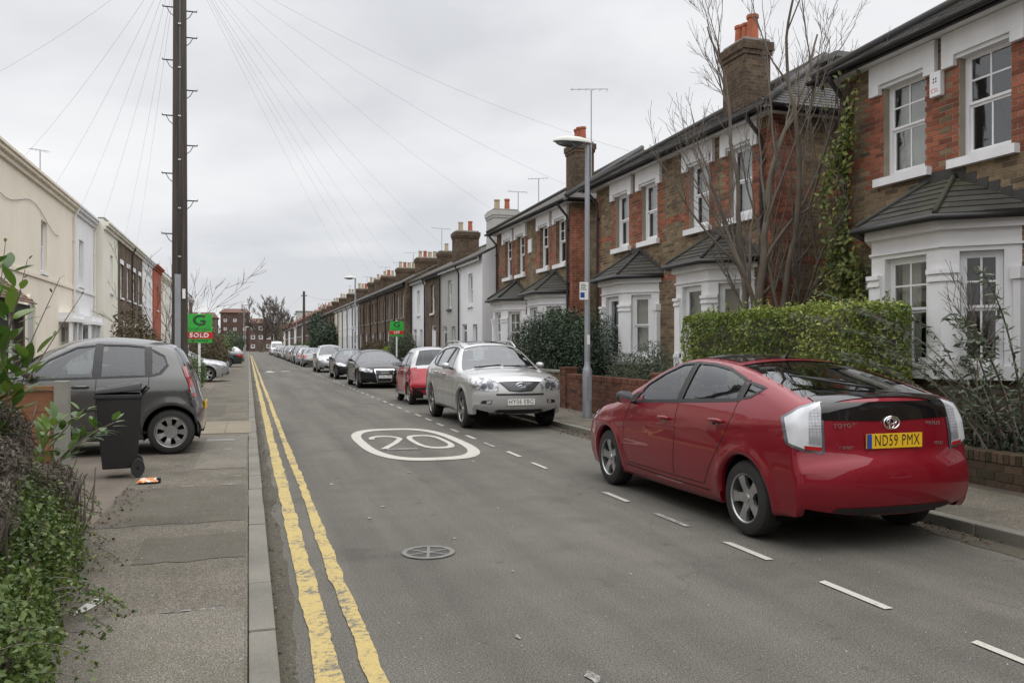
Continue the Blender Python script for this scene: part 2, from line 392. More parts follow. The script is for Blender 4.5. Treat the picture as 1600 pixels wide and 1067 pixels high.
mat('car_glass', fn=m_glass((0.55, 0.61, 0.59), 0.07, fk=1.2))
mat('smoke_glass', fn=m_glass((0.42, 0.46, 0.45), 0.02, fk=1.1))
mat('tinted_glass', fn=m_glass((0.12, 0.13, 0.13), 0.02))
# street metalwork, wood, plastic
mat('galvanised', rough=0.5, metal=0.35, fn=varied((0.30, 0.315, 0.34), 0.12, 3, fine=20))
mat('lamp_cover', rough=0.35, fn=varied((0.50, 0.51, 0.47), 0.12, 5))
mat('pole_wood', rough=0.9, fn=None)
def m_pole(t):
    sp = t.new('ShaderNodeSeparateXYZ'); t.link(t.pos(), sp.inputs[0])
    cv = t.new('ShaderNodeCombineXYZ'); t.link(t.math('MULTIPLY', sp.outputs[0], 40), cv.inputs[0]); t.link(t.math('MULTIPLY', sp.outputs[1], 40), cv.inputs[1]); t.link(t.math('MULTIPLY', sp.outputs[2], 1.2), cv.inputs[2])
    n = t.noise(1.0, 5, 0.6, cv.outputs[0]); t.color(t.ramp(n, [(0.3, (0.03, 0.024, 0.02)), (0.7, (0.085, 0.068, 0.056))])); t.bump(n, 0.5, 0.01)
m_pole(NT(MATS['pole_wood']))
mat('wire', (0.045, 0.045, 0.05), 0.6)
mat('phone_wire', (0.16, 0.16, 0.17), 0.6)
mat('fence_wood', rough=0.8, fn=varied((0.225, 0.10, 0.048), 0.25, 2.5, fine=18, bumps=0.2))
mat('concrete_post', rough=0.9, fn=varied((0.22, 0.215, 0.19), 0.2, 4, fine=60, bumps=0.3))
mat('bin_plastic', rough=0.42, fn=varied((0.02, 0.0205, 0.022), 0.25, 4, fine=60, bumps=0.08))
mat('plain_rubber', rough=0.75, fn=varied((0.018, 0.018, 0.018), 0.3, 8))
mat('sign_green', (0.025, 0.44, 0.05), 0.45)
mat('sign_dark', (0.02, 0.06, 0.025), 0.5)
mat('sign_red', (0.55, 0.015, 0.02), 0.45)
mat('sign_white', (0.78, 0.78, 0.78), 0.45)
mat('sign_blue', (0.02, 0.06, 0.3), 0.45)
mat('iron', rough=0.6, metal=0.3, fn=varied((0.05, 0.05, 0.046), 0.3, 12, fine=80, bumps=0.4))
mat('iron_worn', rough=0.55, metal=0.3, fn=varied((0.165, 0.16, 0.145), 0.25, 12, fine=80, bumps=0.3))
mat('orange_plastic', rough=0.4, fn=lambda t: t.color(t.ramp(t.noise(22, 2), [(0.42, (0.62, 0.17, 0.03)), (0.5, (0.7, 0.3, 0.1)), (0.56, (0.65, 0.63, 0.58))])))
mat('litter_white', rough=0.6, fn=varied((0.62, 0.6, 0.56), 0.15, 20))
# car materials
def paint(name, c, metal=0.25, rough=0.28, coat=1.0):
    def f(t):
        n = t.noise(900, 1); sp = t.ramp(n, [(0.3, tuple(x * 0.88 for x in c)), (0.7, tuple(min(1, x * 1.12) for x in c))]); t.color(sp)
    return mat(name, c, rough, metal, 0.25, coat, fn=f)
paint('paint_red', (0.21, 0.003, 0.013), 0.3, 0.38, 0.85)
paint('paint_champagne', (0.45, 0.455, 0.455), 0.45, 0.36)
paint('paint_silver', (0.40, 0.41, 0.42), 0.6, 0.32)
paint('paint_smart_red', (0.36, 0.008, 0.02), 0.1, 0.3)
paint('paint_black', (0.010, 0.010, 0.014), 0.0, 0.25, 0.6)
paint('paint_grey', (0.085, 0.086, 0.085), 0.5, 0.32)
paint('paint_dark_green', (0.022, 0.03, 0.028), 0.3, 0.3)
paint('paint_blue', (0.02, 0.035, 0.085), 0.3, 0.3)
paint('paint_white', (0.66, 0.67, 0.68), 0.0, 0.3)
paint('paint_mid_grey', (0.20, 0.21, 0.22), 0.5, 0.32)
paint('paint_burgundy', (0.10, 0.012, 0.018), 0.3, 0.3)
mat('trim_black', rough=0.45, fn=varied((0.014, 0.014, 0.015), 0.2, 10))
mat('gloss_black', (0.006, 0.006, 0.007), 0.08, coat=0.6)
mat('seam', (0.008, 0.006, 0.006), 0.8)
mat('chrome', (0.72, 0.73, 0.75), 0.12, 1.0)
mat('alloy', rough=0.32, metal=0.85, fn=varied((0.44, 0.445, 0.45), 0.1, 10))
mat('underbody', (0.010, 0.010, 0.010), 0.9, spec=0.1)
mat('interior_dark', rough=0.9, fn=varied((0.035, 0.035, 0.036), 0.2, 10))
mat('interior_light', rough=0.9, fn=varied((0.24, 0.235, 0.22), 0.15, 10))
mat('lens_clear', (0.42, 0.44, 0.47), 0.1, 0.5, coat=0.6)
mat('lens_grey', (0.16, 0.17, 0.19), 0.12, 0.6, coat=0.6)
def m_cluster(t):
    sp = t.new('ShaderNodeSeparateXYZ'); tc = t.new('ShaderNodeTexCoord'); t.link(tc.outputs['Object'], sp.inputs[0])
    cv = t.new('ShaderNodeCombineXYZ'); t.link(sp.outputs[1], cv.inputs[0]); t.link(sp.outputs[2], cv.inputs[1])
    b = t.new('ShaderNodeTexBrick'); t.link(cv.outputs[0], b.inputs['Vector']); b.inputs['Scale'].default_value = 1.0; b.inputs['Brick Width'].default_value = 0.026; b.inputs['Row Height'].default_value = 0.024; b.inputs['Mortar Size'].default_value = 0.003; b.offset = 0
    b.inputs['Color1'].default_value = (0.52, 0.53, 0.56, 1); b.inputs['Color2'].default_value = (0.40, 0.41, 0.44, 1); b.inputs['Mortar'].default_value = (0.30, 0.30, 0.33, 1); t.color(b.outputs[0])
def m_headlamp(t):
    tc = t.new('ShaderNodeTexCoord'); n = t.noise(14, 3, 0.6, tc.outputs['Object']); t.color(t.ramp(n, [(0.36, (0.07, 0.075, 0.08)), (0.5, (0.34, 0.35, 0.37)), (0.64, (0.70, 0.72, 0.75))]))
mat('headlamp', rough=0.12, metal=0.45, coat=1.0, fn=m_headlamp)
mat('lamp_white', (0.60, 0.615, 0.64), 0.2, 0.1, coat=0.6)
mat('lamp_cluster', rough=0.18, metal=0.25, coat=1.0, fn=m_cluster)
mat('lens_red', (0.34, 0.008, 0.012), 0.12, coat=1.0)
mat('plate_white', (0.74, 0.74, 0.70), 0.4)
mat('plate_yellow', (0.74, 0.45, 0.02), 0.4)
mat('plate_black', (0.012, 0.012, 0.012), 0.5)
# leaves
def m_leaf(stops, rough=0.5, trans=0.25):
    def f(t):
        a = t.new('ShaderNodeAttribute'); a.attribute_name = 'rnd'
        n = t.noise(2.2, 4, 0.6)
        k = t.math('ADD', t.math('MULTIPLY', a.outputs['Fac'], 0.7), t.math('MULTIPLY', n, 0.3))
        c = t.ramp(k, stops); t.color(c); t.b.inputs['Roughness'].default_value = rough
        tl = t.new('ShaderNodeBsdfTranslucent'); t.link(c, tl.inputs[0])
        mx = t.new('ShaderNodeMixShader'); mx.inputs[0].default_value = trans
        t.link(t.b.outputs[0], mx.inputs[1]); t.link(tl.outputs[0], mx.inputs[2]); t.link(mx.outputs[0], t.n['Material Output'].inputs[0])
    return f
mat('leaf_privet', fn=m_leaf([(0.1, (0.04, 0.075, 0.014)), (0.36, (0.11, 0.17, 0.028)), (0.6, (0.27, 0.325, 0.06)), (0.9, (0.58, 0.58, 0.21))]))
mat('leaf_dark', fn=m_leaf([(0.1, (0.008, 0.018, 0.008)), (0.5, (0.018, 0.042, 0.014)), (0.9, (0.04, 0.085, 0.024))], 0.45, 0.1))
mat('leaf_green', fn=m_leaf([(0.1, (0.022, 0.045, 0.010)), (0.5, (0.055, 0.098, 0.02)), (0.9, (0.13, 0.175, 0.04))]))
mat('leaf_small', fn=m_leaf([(0.1, (0.03, 0.055, 0.012)), (0.42, (0.066, 0.112, 0.022)), (0.7, (0.125, 0.17, 0.035)), (0.9, (0.23, 0.21, 0.07)), (1.0, (0.24, 0.06, 0.035))]))
mat('leaf_laurel', fn=m_leaf([(0.1, (0.03, 0.062, 0.014)), (0.5, (0.075, 0.15, 0.025)), (0.9, (0.19, 0.27, 0.045))], 0.3, 0.3))
mat('leaf_lavender', fn=m_leaf([(0.1, (0.05, 0.04, 0.034)), (0.5, (0.105, 0.088, 0.07)), (0.9, (0.17, 0.16, 0.10))], 0.8, 0.1))
mat('leaf_grey', fn=m_leaf([(0.1, (0.04, 0.06, 0.034)), (0.5, (0.10, 0.13, 0.08)), (0.9, (0.20, 0.225, 0.15))], 0.7))
mat('leaf_ivy', fn=m_leaf([(0.1, (0.03, 0.05, 0.012)), (0.4, (0.10, 0.14, 0.025)), (0.8, (0.25, 0.25, 0.06)), (1.0, (0.24, 0.10, 0.03))]))
mat('leaf_brown', fn=m_leaf([(0.1, (0.045, 0.035, 0.02)), (0.5, (0.10, 0.075, 0.04)), (0.9, (0.12, 0.13, 0.05))], 0.7))
mat('leaf_bright', fn=m_leaf([(0.1, (0.10, 0.16, 0.015)), (0.9, (0.30, 0.38, 0.05))]))
mat('leaf_litter', fn=m_leaf([(0.1, (0.03, 0.02, 0.013)), (0.6, (0.085, 0.05, 0.03)), (0.85, (0.16, 0.10, 0.05)), (0.95, (0.35, 0.30, 0.24))], 0.8, 0.0))
mat('leaf_grit', fn=m_leaf([(0.1, (0.16, 0.15, 0.13)), (0.6, (0.30, 0.29, 0.27)), (0.95, (0.6, 0.58, 0.54))], 0.8, 0.0))
mat('bark', rough=0.9, fn=varied((0.12, 0.10, 0.078), 0.35, 4, fine=40, bumps=0.5))
mat('twig', rough=0.9, fn=varied((0.125, 0.105, 0.088), 0.3, 4))
mat('hedge_core', rough=0.95, fn=varied((0.012, 0.016, 0.007), 0.4, 8))
# ------------------------------------------------------------------ ground, road, pavements
KL0, KL1 = 0.0, 0.135          # left kerb (pavement side, road side)
KR0, KR1 = 5.72, 5.85          # right kerb
PAVL, PAVR = -1.22, 7.18       # back edges of the pavements
ZP = 0.10                      # pavement height
YEND = 262.0
def sheet(name, x0, x1, y0, y1, z, m, nx=1, ny=1):
    b = MB()
    xs = np.linspace(x0, x1, nx + 1); ys = np.linspace(y0, y1, ny + 1)
    V = [(x, y, z) for y in ys for x in xs]
    F = [(j * (nx + 1) + i, j * (nx + 1) + i + 1, (j + 1) * (nx + 1) + i + 1, (j + 1) * (nx + 1) + i) for j in range(ny) for i in range(nx)]
    b.add(V, F); return struct(b.build(name, m, recalc=False))
sheet('ground', -900, 900, -400, 1600, -0.06, 'ground_far')
sheet('road', KL1 - 0.06, KR0 + 0.06, -110, YEND, 0.0, 'road_asphalt')
sheet('side_road', -80, 90, YEND, YEND + 7, 0.0, 'road_asphalt')
def slab(name, x0, x1, y0, y1, z0, z1, m):
    return struct(MB().box((x0, y0, z0), (x1, y1, z1)).build(name, m))
slab('pavement_left', PAVL, KL0 - 0.004, -110, YEND, -0.05, ZP - 0.004, 'pavement_asphalt')
slab('pavement_right', KR1 + 0.004, PAVR, -110, YEND, -0.05, ZP - 0.004, 'pavement_asphalt')
slab('garden_ground_left', -40, PAVL - 0.004, -110, YEND, -0.05, ZP - 0.012, 'drive_paving')
slab('garden_ground_right', PAVR + 0.004, 40, -110, YEND, -0.05, ZP - 0.008, 'soil')
# kerbs: each stone a piece of its own as far as it can be told apart
def kerb(name, x0, x1, near, far):
    k = struct(MB().box((x0 + 0.004, far, -0.05), (x1 - 0.004, YEND, ZP)).build(name, 'kerb_concrete'))
    b = MB().box((x0, 0.004, -0.05), (x1, 0.896, ZP)); me = b.mesh('kerb_stone', bevel=0.012); me.materials.append(MATS['kerb_concrete'])
    y = near; r = random.Random(3)
    while y < far - 0.1:
        o = new_obj('kerb_stone', me, k, loc=(r.uniform(-.004, .004), y, r.uniform(-.006, .004))); y += 0.9
    return k
kerb('kerb_left', KL0, KL1, -2.7, 59.4)
kerb('kerb_right', KR0, KR1, -2.7, 59.4)
# gutter grime strips along both kerbs
def wavy_strip(name, x0, x1, y0, y1, z, m, side, amp=0.05, step=0.12, seed=1):
    r = np.random.default_rng(seed); n = int((y1 - y0) / step); ys = np.linspace(y0, y1, n)
    w = np.convolve(r.normal(0, 1, n + 8), np.ones(9) / 9, 'valid')[:n] * amp * 2
    V = []; F = []
    for i in range(n):
        a = x0 + (w[i] if side < 0 else 0); b_ = x1 + (w[i] if side > 0 else 0)
        V += [(a, ys[i], z), (b_, ys[i], z)]
    for i in range(n - 1): F.append((2 * i, 2 * i + 1, 2 * i + 3, 2 * i + 2))
    return MB().add(V, F).build(name, m, recalc=False)
g1 = wavy_strip('gutter_left', KL1, 0.26, -3, 120, 0.0035, 'gutter_grime', 1, seed=2); struct(g1)
g2 = wavy_strip('gutter_right', 5.45, KR0, -3, 60, 0.0035, 'gutter_grime', -1, seed=3); struct(g2)
# painted lines
def yellow_line(x0, x1, seed, ymax):
    r = np.random.default_rng(seed); ys = np.arange(-3, ymax, 0.05); n = len(ys)
    sm = lambda k, a: np.convolve(r.normal(0, 1, n + k - 1), np.ones(k) / k, 'valid')[:n] * a
    e0 = x0 + sm(5, 0.010) + sm(60, 0.05); e1 = x1 + sm(5, 0.010) + sm(70, 0.05)
    V = []; F = []
    for i in range(n): V += [(e0[i], ys[i], 0.008), (e1[i], ys[i], 0.008)]
    for i in range(n - 1): F.append((2 * i, 2 * i + 1, 2 * i + 3, 2 * i + 2))
    o = MB().add(V, F).build('yellow_line', 'yellow_paint', recalc=False); struct(o); return o
yellow_line(0.305, 0.425, 11, 150)['label'] = 'worn yellow line next to the kerb'
yellow_line(0.525, 0.615, 12, 150)['label'] = 'narrower worn yellow line farther from the kerb'
pk = struct(empty('parking_bay_line', (3.65, 0, 0)), 'dashed white line marking the parking bays')
rr = random.Random(5)
y = 2.85; i = 0
while y < 110:
    if not (8.75 < y < 9.1):
        w = 0.028 + rr.uniform(-.004, .004); j = rr.uniform(-.02, .02)
        MB().quad((3.65 - w + j, y, .008), (3.65 + w + j, y + rr.uniform(-.02, .02), .008), (3.65 + w + j, y + .58 + rr.uniform(-.05, .04), .008), (3.65 - w + j, y + .6, .008)).build('dash', 'white_road_paint' if rr.random() < .75 else 'white_faded_paint', pk, recalc=False)
    y += 1.19; i += 1
# 20 roundel
def ring_strip(name, pts_out, pts_in, z, m, parent):
    n = len(pts_out); V = [(x, y, z) for x, y in pts_out] + [(x, y, z) for x, y in pts_in]
    F = [(i, (i + 1) % n, n + (i + 1) % n, n + i) for i in range(n)]
    return MB().add(V, F).build(name, m, parent, recalc=False)
rd = struct(empty('speed_roundel', (2.52, 13.45, 0)), 'painted white 20 speed limit roundel on the road')
def superell(cx, cy, a, b, e, n=72):
    out = []
    for k in range(n):
        t = 2 * math.pi * k / n; c, s_ = math.cos(t), math.sin(t)
        out.append((cx + a * math.copysign(abs(c) ** e, c), cy + b * math.copysign(abs(s_) ** e, s_)))
    return out
ring_strip('ring', superell(2.52, 13.45, .86, 2.28, .68), superell(2.52, 13.45, .70, 1.99, .68), .008, 'white_road_paint', rd)
def stroke(path, w, name, m, wy=None):
    V = []; F = []; P = [Vector(p) for p in path]
    for i, p in enumerate(P):
        t = (P[min(i + 1, len(P) - 1)] - P[max(i - 1, 0)]).normalized(); n_ = Vector((-t.y, t.x))
        hx = w; hy = (wy or w)
        V += [(p.x + n_.x * hx, p.y + n_.y * hy, .008), (p.x - n_.x * hx, p.y - n_.y * hy, .008)]
    for i in range(len(P) - 1): F.append((2 * i, 2 * i + 1, 2 * i + 3, 2 * i + 2))
    return MB().add(V, F).build(name, m, rd, recalc=False)
p2 = [(1.98 + .0, 14.0)] + [(2.20 - .24 * math.cos(a), 14.0 + .42 * math.sin(a)) for a in np.linspace(0.5, 3.3, 14)] + [(2.27, 13.4), (2.05, 12.85), (1.93, 12.55)]
stroke(p2, .044, 'digit', 'white_road_paint', .10); stroke([(1.90, 12.55), (2.2, 12.56), (2.46, 12.54)], .04, 'digit', 'white_faded_paint', .085)
o0 = superell(2.84, 13.45, .30, 1.0, .72, 40); i0 = superell(2.84, 13.45, .215, .80, .72, 40)
ring_strip('digit', o0, i0, .008, 'white_road_paint', rd)
# speed hump triangles and stray paint remains
for k, (x, y_) in enumerate(((1.25, 53), (2.2, 54.5))):
    t_ = struct(MB().quad((x - .32, y_ - 1.2, .008), (x + .32, y_ - 1.2, .008), (x + .05, y_ + 1.6, .008), (x - .05, y_ + 1.6, .008)).build('hump_triangle', 'white_road_paint', recalc=False))
    t_['label'] = ['white triangle marking near the yellow lines', 'white triangle marking towards the road centre'][k]
hump = MB(); ys = np.linspace(54, 58, 15)
V = []; F = []
for i, yy in enumerate(ys):
    z = 0.004 + 0.075 * math.sin(math.pi * i / 14) ** 2; V += [(0.75, yy, z), (5.4, yy, z)]
for i in range(14): F.append((2 * i, 2 * i + 1, 2 * i + 3, 2 * i + 2))
struct(hump.add(V, F).build('speed_hump', 'road_asphalt', recalc=False, smooth=True))
rr = random.Random(9)
pr = struct(empty('paint_remains', (1.6, 7, 0)), 'small scraps of old white paint on the road')
for (cx, cy, s_) in [(1.55, 3.62, .10), (1.38, 4.25, .035), (1.25, 8.1, .05), (1.9, 10.2, .08), (.9, 9.6, .06), (2.9, 10.9, .06), (2.3, 7.7, .03), (1.6, 6.6, .03), (3.2, 11.9, .05), (1.05, 7.6, .04), (1.75, 5.5, .02), (2.5, 5.2, .02), (3.9, 12.9, .08), (3.0, 8.6, .03)]:
    n = 9; pts = [(cx + math.cos(2 * math.pi * k / n) * s_ * rr.uniform(.3, 1) * .55, cy + math.sin(2 * math.pi * k / n) * s_ * rr.uniform(.4, 1.3), .0075) for k in range(n)]
    MB().add(pts, [tuple(range(n))]).build('paint_scrap', 'white_faded_paint', pr, recalc=False)
# repair joints on the left pavement: pale broken lines, a painted mark, paving slabs, covers
pj = struct(empty('pavement_marks', (-.6, 8, ZP)), 'pale filled joints and paint scraps on the left pavement')
def scrap(cx, cy, hx, hy, m, rot=0.0, n=11, z=ZP + .001, par=pj):
    c_, s_ = math.cos(rot), math.sin(rot); pts = []
    for k in range(n):
        a = 2 * math.pi * k / n; x_, y_ = math.cos(a) * hx * rr.uniform(.75, 1.05), math.sin(a) * hy * rr.uniform(.6, 1.1)
        pts.append((cx + x_ * c_ - y_ * s_, cy + x_ * s_ + y_ * c_, z))
    MB().add(pts, [tuple(range(n))]).build('paint_scrap', m, par, recalc=False)
scrap(-.86, 5.2, .04, .2, 'white_road_paint', -.25)
for x_ in (-.42, -.33, -.26, -.17): scrap(x_, 4.95, .045, .012, 'white_faded_paint')
for k in range(16): scrap(rr.uniform(-1.05, -.1), rr.choice([9.3, 9.9, 11.0, 12.5, 7.9]) + rr.uniform(-.1, .1), rr.uniform(.03, .14), rr.uniform(.008, .03), 'white_faded_paint')
def patch_sheet(x0, x1, y0, y1, m, z, name):
    n = 10; pts = [(x0 + (x1 - x0) * k / n, y0 + rr.uniform(-.03, .03), z) for k in range(n)] + [(x1, y0 + (y1 - y0) * k / n, z) for k in range(n)] + [(x1 - (x1 - x0) * k / n, y1 + rr.uniform(-.03, .03), z) for k in range(n)] + [(x0, y1 - (y1 - y0) * k / n, z) for k in range(n)]
    return struct(MB().add(pts, [tuple(range(len(pts)))]).build(name, m, recalc=False))
mat('pavement_patch', fn=m_asphalt((0.138, 0.127, 0.108), 0.2, 1.2, 0, 0.2, 0.35))
mat('pavement_patch_dark', fn=m_asphalt((0.098, 0.088, 0.073), 0.22, 0.9, 0, 0.25, 0.5))
patch_sheet(-.62, -.02, 10.6, 14.4, 'pavement_patch', ZP - .0005, 'pavement_patch')
patch_sheet(-1.2, -.02, -2.0, 4.93, 'pavement_patch', ZP - .0008, 'pavement_patch')
patch_sheet(-.75, -.02, 6.1, 6.9, 'pavement_patch_dark', ZP - .0004, 'pavement_patch')
patch_sheet(-1.2, -.5, 18.5, 22, 'pavement_patch_dark', ZP - .0008, 'pavement_patch')
patch_sheet(-1.2, -.02, 7.4, 9.3, 'pavement_patch_dark', ZP - .0008, 'pavement_patch')
ps = struct(empty('paving_slabs', (-.6, 15, ZP)), 'buff paving slabs laid across the left pavement')
me_s = MB().box((.004, .004, -.03), (.436, .596, .006)).mesh('paving_slab', bevel=.004); me_s.materials.append(MATS['slab_concrete'])
for i in range(3):
    for j in range(4): new_obj('paving_slab', me_s, ps, loc=(-.62 + .0 + i * .44 - .66 + .62 - .0, -.2 + j * .6 + .0, rr.uniform(-.003, .003)))
cv = MB().box((-.62, 13.6, ZP - .01), (-.2, 13.95, ZP + .004)); c_ = struct(cv.build('inspection_cover', 'iron_worn')); c_['label'] = 'small iron inspection cover set in the left pavement'
# manhole cover in the road: dark disc, worn rim, raised hub and spokes
mh = struct(empty('manhole_cover', (1.30, 6.2, 0)), 'round cast iron manhole cover with spoked pattern in the road')
MB().lathe([(.0, .0), (.20, .0), (.20, .006), (.0, .006)], (1.3, 6.2, 0), n=36, cap=False).build('disc', 'iron', mh)
MB().lathe([(.162, .005), (.162, .011), (.20, .011), (.20, .005)], (1.3, 6.2, 0), n=36, cap=False).build('rim', 'iron_worn', mh)
MB().lathe([(.0, .011), (.035, .011), (.035, .005)], (1.3, 6.2, 0), n=16, cap=False).build('hub', 'iron_worn', mh)
for k in range(6):
    a = math.pi * k / 3 + .3; c0, s0 = math.cos(a), math.sin(a); w = .011
    p = lambda r_, q: (1.3 + c0 * r_ - s0 * q, 6.2 + s0 * r_ + c0 * q)
    MB().prism([p(.03, -w), p(.165, -w), p(.165, w), p(.03, w)], .005, .0105).build('spoke', 'iron_worn', mh)
# ------------------------------------------------------------------ building kit
def wall_panel(mb, fr, u0, u1, z0, z1, holes, v=0.0, rev=0.12, fr_holes=True):
    """ wall face in the plane v with rectangular holes (a0,a1,b0,b1) and reveals going inwards """
    us = sorted({u0, u1, *[h[0] for h in holes], *[h[1] for h in holes]}); zs = sorted({z0, z1, *[h[2] for h in holes], *[h[3] for h in holes]})
    us = [u for u in us if u0 <= u <= u1]; zs = [z for z in zs if z0 <= z <= z1]
    for a, b in zip(us, us[1:]):
        for c, d in zip(zs, zs[1:]):
            mu, mz = (a + b) / 2, (c + d) / 2
            if any(h[0] < mu < h[1] and h[2] < mz < h[3] for h in holes): continue
            mb.quad((a, v, c), (b, v, c), (b, v, d), (a, v, d), fr=fr)
    for a, b, c, d in [h[:4] for h in holes]:
        w = v - rev
        mb.quad((a, v, c), (b, v, c), (b, w, c), (a, w, c), fr=fr); mb.quad((a, v, d), (a, w, d), (b, w, d), (b, v, d), fr=fr)
        mb.quad((a, v, c), (a, w, c), (a, w, d), (a, v, d), fr=fr); mb.quad((b, v, c), (b, v, d), (b, w, d), (b, w, c), fr=fr)
def sash(parent, fr, u0, u1, z0, z1, v=0.0, rec=0.11, grid=((1, 1), (1, 1)), fw=0.055, m='white_paint', glass='window_glass', curtain=None, sill=None, sillm='white_paint', seal=0.08, name='window', bar=0.024, backing=None):
    """ one sash window: window (outer frame) > sash, pane, sill, curtain """
    b = MB(); w = v - rec; t = 0.06
    e = 0.003
    b.box((u0 + e, w - t, z0 + e), (u0 + fw, w, z1 - e), fr); b.box((u1 - fw, w - t, z0 + e), (u1 - e, w, z1 - e), fr)
    b.box((u0 + fw, w - t, z1 - fw), (u1 - fw, w - .001, z1 - e), fr); b.box((u0 + fw, w - t, z0 + e), (u1 - fw, w - .001, z0 + fw * 1.2), fr)
    win = b.build(name, m, parent)
    iu0, iu1, iz0, iz1 = u0 + fw, u1 - fw, z0 + fw * 1.2, z1 - fw
    mid = (iz0 + iz1) / 2; st = 0.036
    for k, (za, zb, dv, (nc, nr)) in enumerate(((mid, iz1, -.008, grid[0]), (iz0, mid, -.034, grid[1]))):
        s = MB(); q0, q1 = w + dv - .028, w + dv
        s.box((iu0, q0, za), (iu0 + st, q1, zb), fr); s.box((iu1 - st, q0, za), (iu1, q1, zb), fr)
        s.box((iu0 + st, q0, zb - st), (iu1 - st, q1 - .001, zb), fr); s.box((iu0 + st, q0, za), (iu1 - st, q1 - .001, za + st), fr)
        pu0, pu1, pz0, pz1 = iu0 + st, iu1 - st, za + st, zb - st
        for c in range(1, nc):
            x = pu0 + (pu1 - pu0) * c / nc; s.box((x - bar / 2, q0 + .002, pz0), (x + bar / 2, q1 - .003, pz1), fr)
        for r_ in range(1, nr):
            z = pz0 + (pz1 - pz0) * r_ / nr; s.box((pu0, q0 + .003, z - bar / 2), (pu1, q1 - .004, z + bar / 2), fr)
        s.build('sash', m, win)
        for c in range(nc):
            for r_ in range(nr):
                a0 = pu0 + (pu1 - pu0) * c / nc; a1 = pu0 + (pu1 - pu0) * (c + 1) / nc
                c0 = pz0 + (pz1 - pz0) * r_ / nr; c1 = pz0 + (pz1 - pz0) * (r_ + 1) / nr; d = random.uniform(-.0015, .0015)
                pm = MB(); pv = (q0 + q1) / 2
                pm.quad((a0, pv + d, c0), (a1, pv - d, c0), (a1, pv - d * .5, c1), (a0, pv + d * .3, c1), fr=fr).build('pane', glass, win, recalc=False)
    if sill:
        o, h, pr = sill
        MB().box((u0 - o, v - rec - .02, z0 - h), (u1 + o, v + pr, z0 - .002), fr).build('sill', sillm, win)
    if curtain:
        kind = curtain; cb = MB(); n = 28; cv0 = w - .16
        if kind in ('both', 'left', 'right', 'full'):
            spans = {'both': [(iu0, iu0 + (iu1 - iu0) * .3), (iu1 - (iu1 - iu0) * .3, iu1)], 'left': [(iu0, iu0 + (iu1 - iu0) * .45)], 'right': [(iu1 - (iu1 - iu0) * .55, iu1)], 'full': [(iu0, iu1)]}[kind]
            for s0, s1 in spans:
                V = []; F = []; mm = max(6, int(n * (s1 - s0) / .5))
                for i in range(mm + 1):
                    u = s0 + (s1 - s0) * i / mm; dv = .022 * math.sin(i * 2.1) + .01 * math.sin(i * .9)
                    V += [fr(u, cv0 + dv, z0), fr(u, cv0 + dv * .7, z1)]
                for i in range(mm): F.append((2 * i, 2 * i + 2, 2 * i + 3, 2 * i + 1))
                cb.add(V, F)
            cb.build('curtain', 'curtain', win, recalc=False, smooth=True)
        elif kind == 'blind':
            cb.quad((iu0, cv0, z0 + (z1 - z0) * .25), (iu1, cv0, z0 + (z1 - z0) * .25), (iu1, cv0, z1), (iu0, cv0, z1), fr=fr).build('blind', 'blind', win, recalc=False)
        elif kind == 'net':
            cb.quad((iu0, cv0, z0), (iu1, cv0, z0), (iu1, cv0, z1), (iu0, cv0, z1), fr=fr).build('blind', 'curtain', win, recalc=False)
    return win
def brick_courses(u0, u1, z0, z1, holes, L=0.225, H=0.075, off=0.0):
    """ list of (ua, ub, za, zb) bricks filling a rectangle around holes """
    out = []; k0 = int(round(z0 / H)); n = int(round((z1 - z0) / H))
    for k in range(n):
        za = z0 + k * H; zb = za + H
        iv = [(u0, u1)]
        for a, b, c, d in [h[:4] for h in holes]:
            if c < zb - .02 and d > za + .02:
                nv = []
                for p, q in iv:
                    if b <= p or a >= q: nv.append((p, q)); continue
                    if a > p: nv.append((p, a))
                    if b < q: nv.append((b, q))
                iv = nv
        sh = (L / 2 if (k0 + k) % 2 else 0) + off
        for p, q in iv:
            i = math.floor((p - sh) / L)
            while sh + i * L < q:
                a = max(p, sh + i * L); b = min(q, sh + (i + 1) * L); i += 1
                if b - a > .035: out.append((a + .004, b - .004, za + .004, zb - .004))
    return out
def brick_mesh_list(bricks, fr, v, proud, rnd):
    """ bricks as open-backed boxes """
    V = []; F = []
    for a, b, c, d in bricks:
        p = v + proud + rnd.uniform(-.0025, .003); k = len(V); w = v - .004
        V += [fr(a, w, c), fr(b, w, c), fr(b, w, d), fr(a, w, d), fr(a + .002, p, c + .002), fr(b - .002, p, c + .002), fr(b - .002, p, d - .002), fr(a + .002, p, d - .002)]
        F += [(k + 4, k + 5, k + 6, k + 7), (k, k + 1, k + 5, k + 4), (k + 1, k + 2, k + 6, k + 5), (k + 2, k + 3, k + 7, k + 6), (k + 3, k, k + 4, k + 7)]
    return V, F
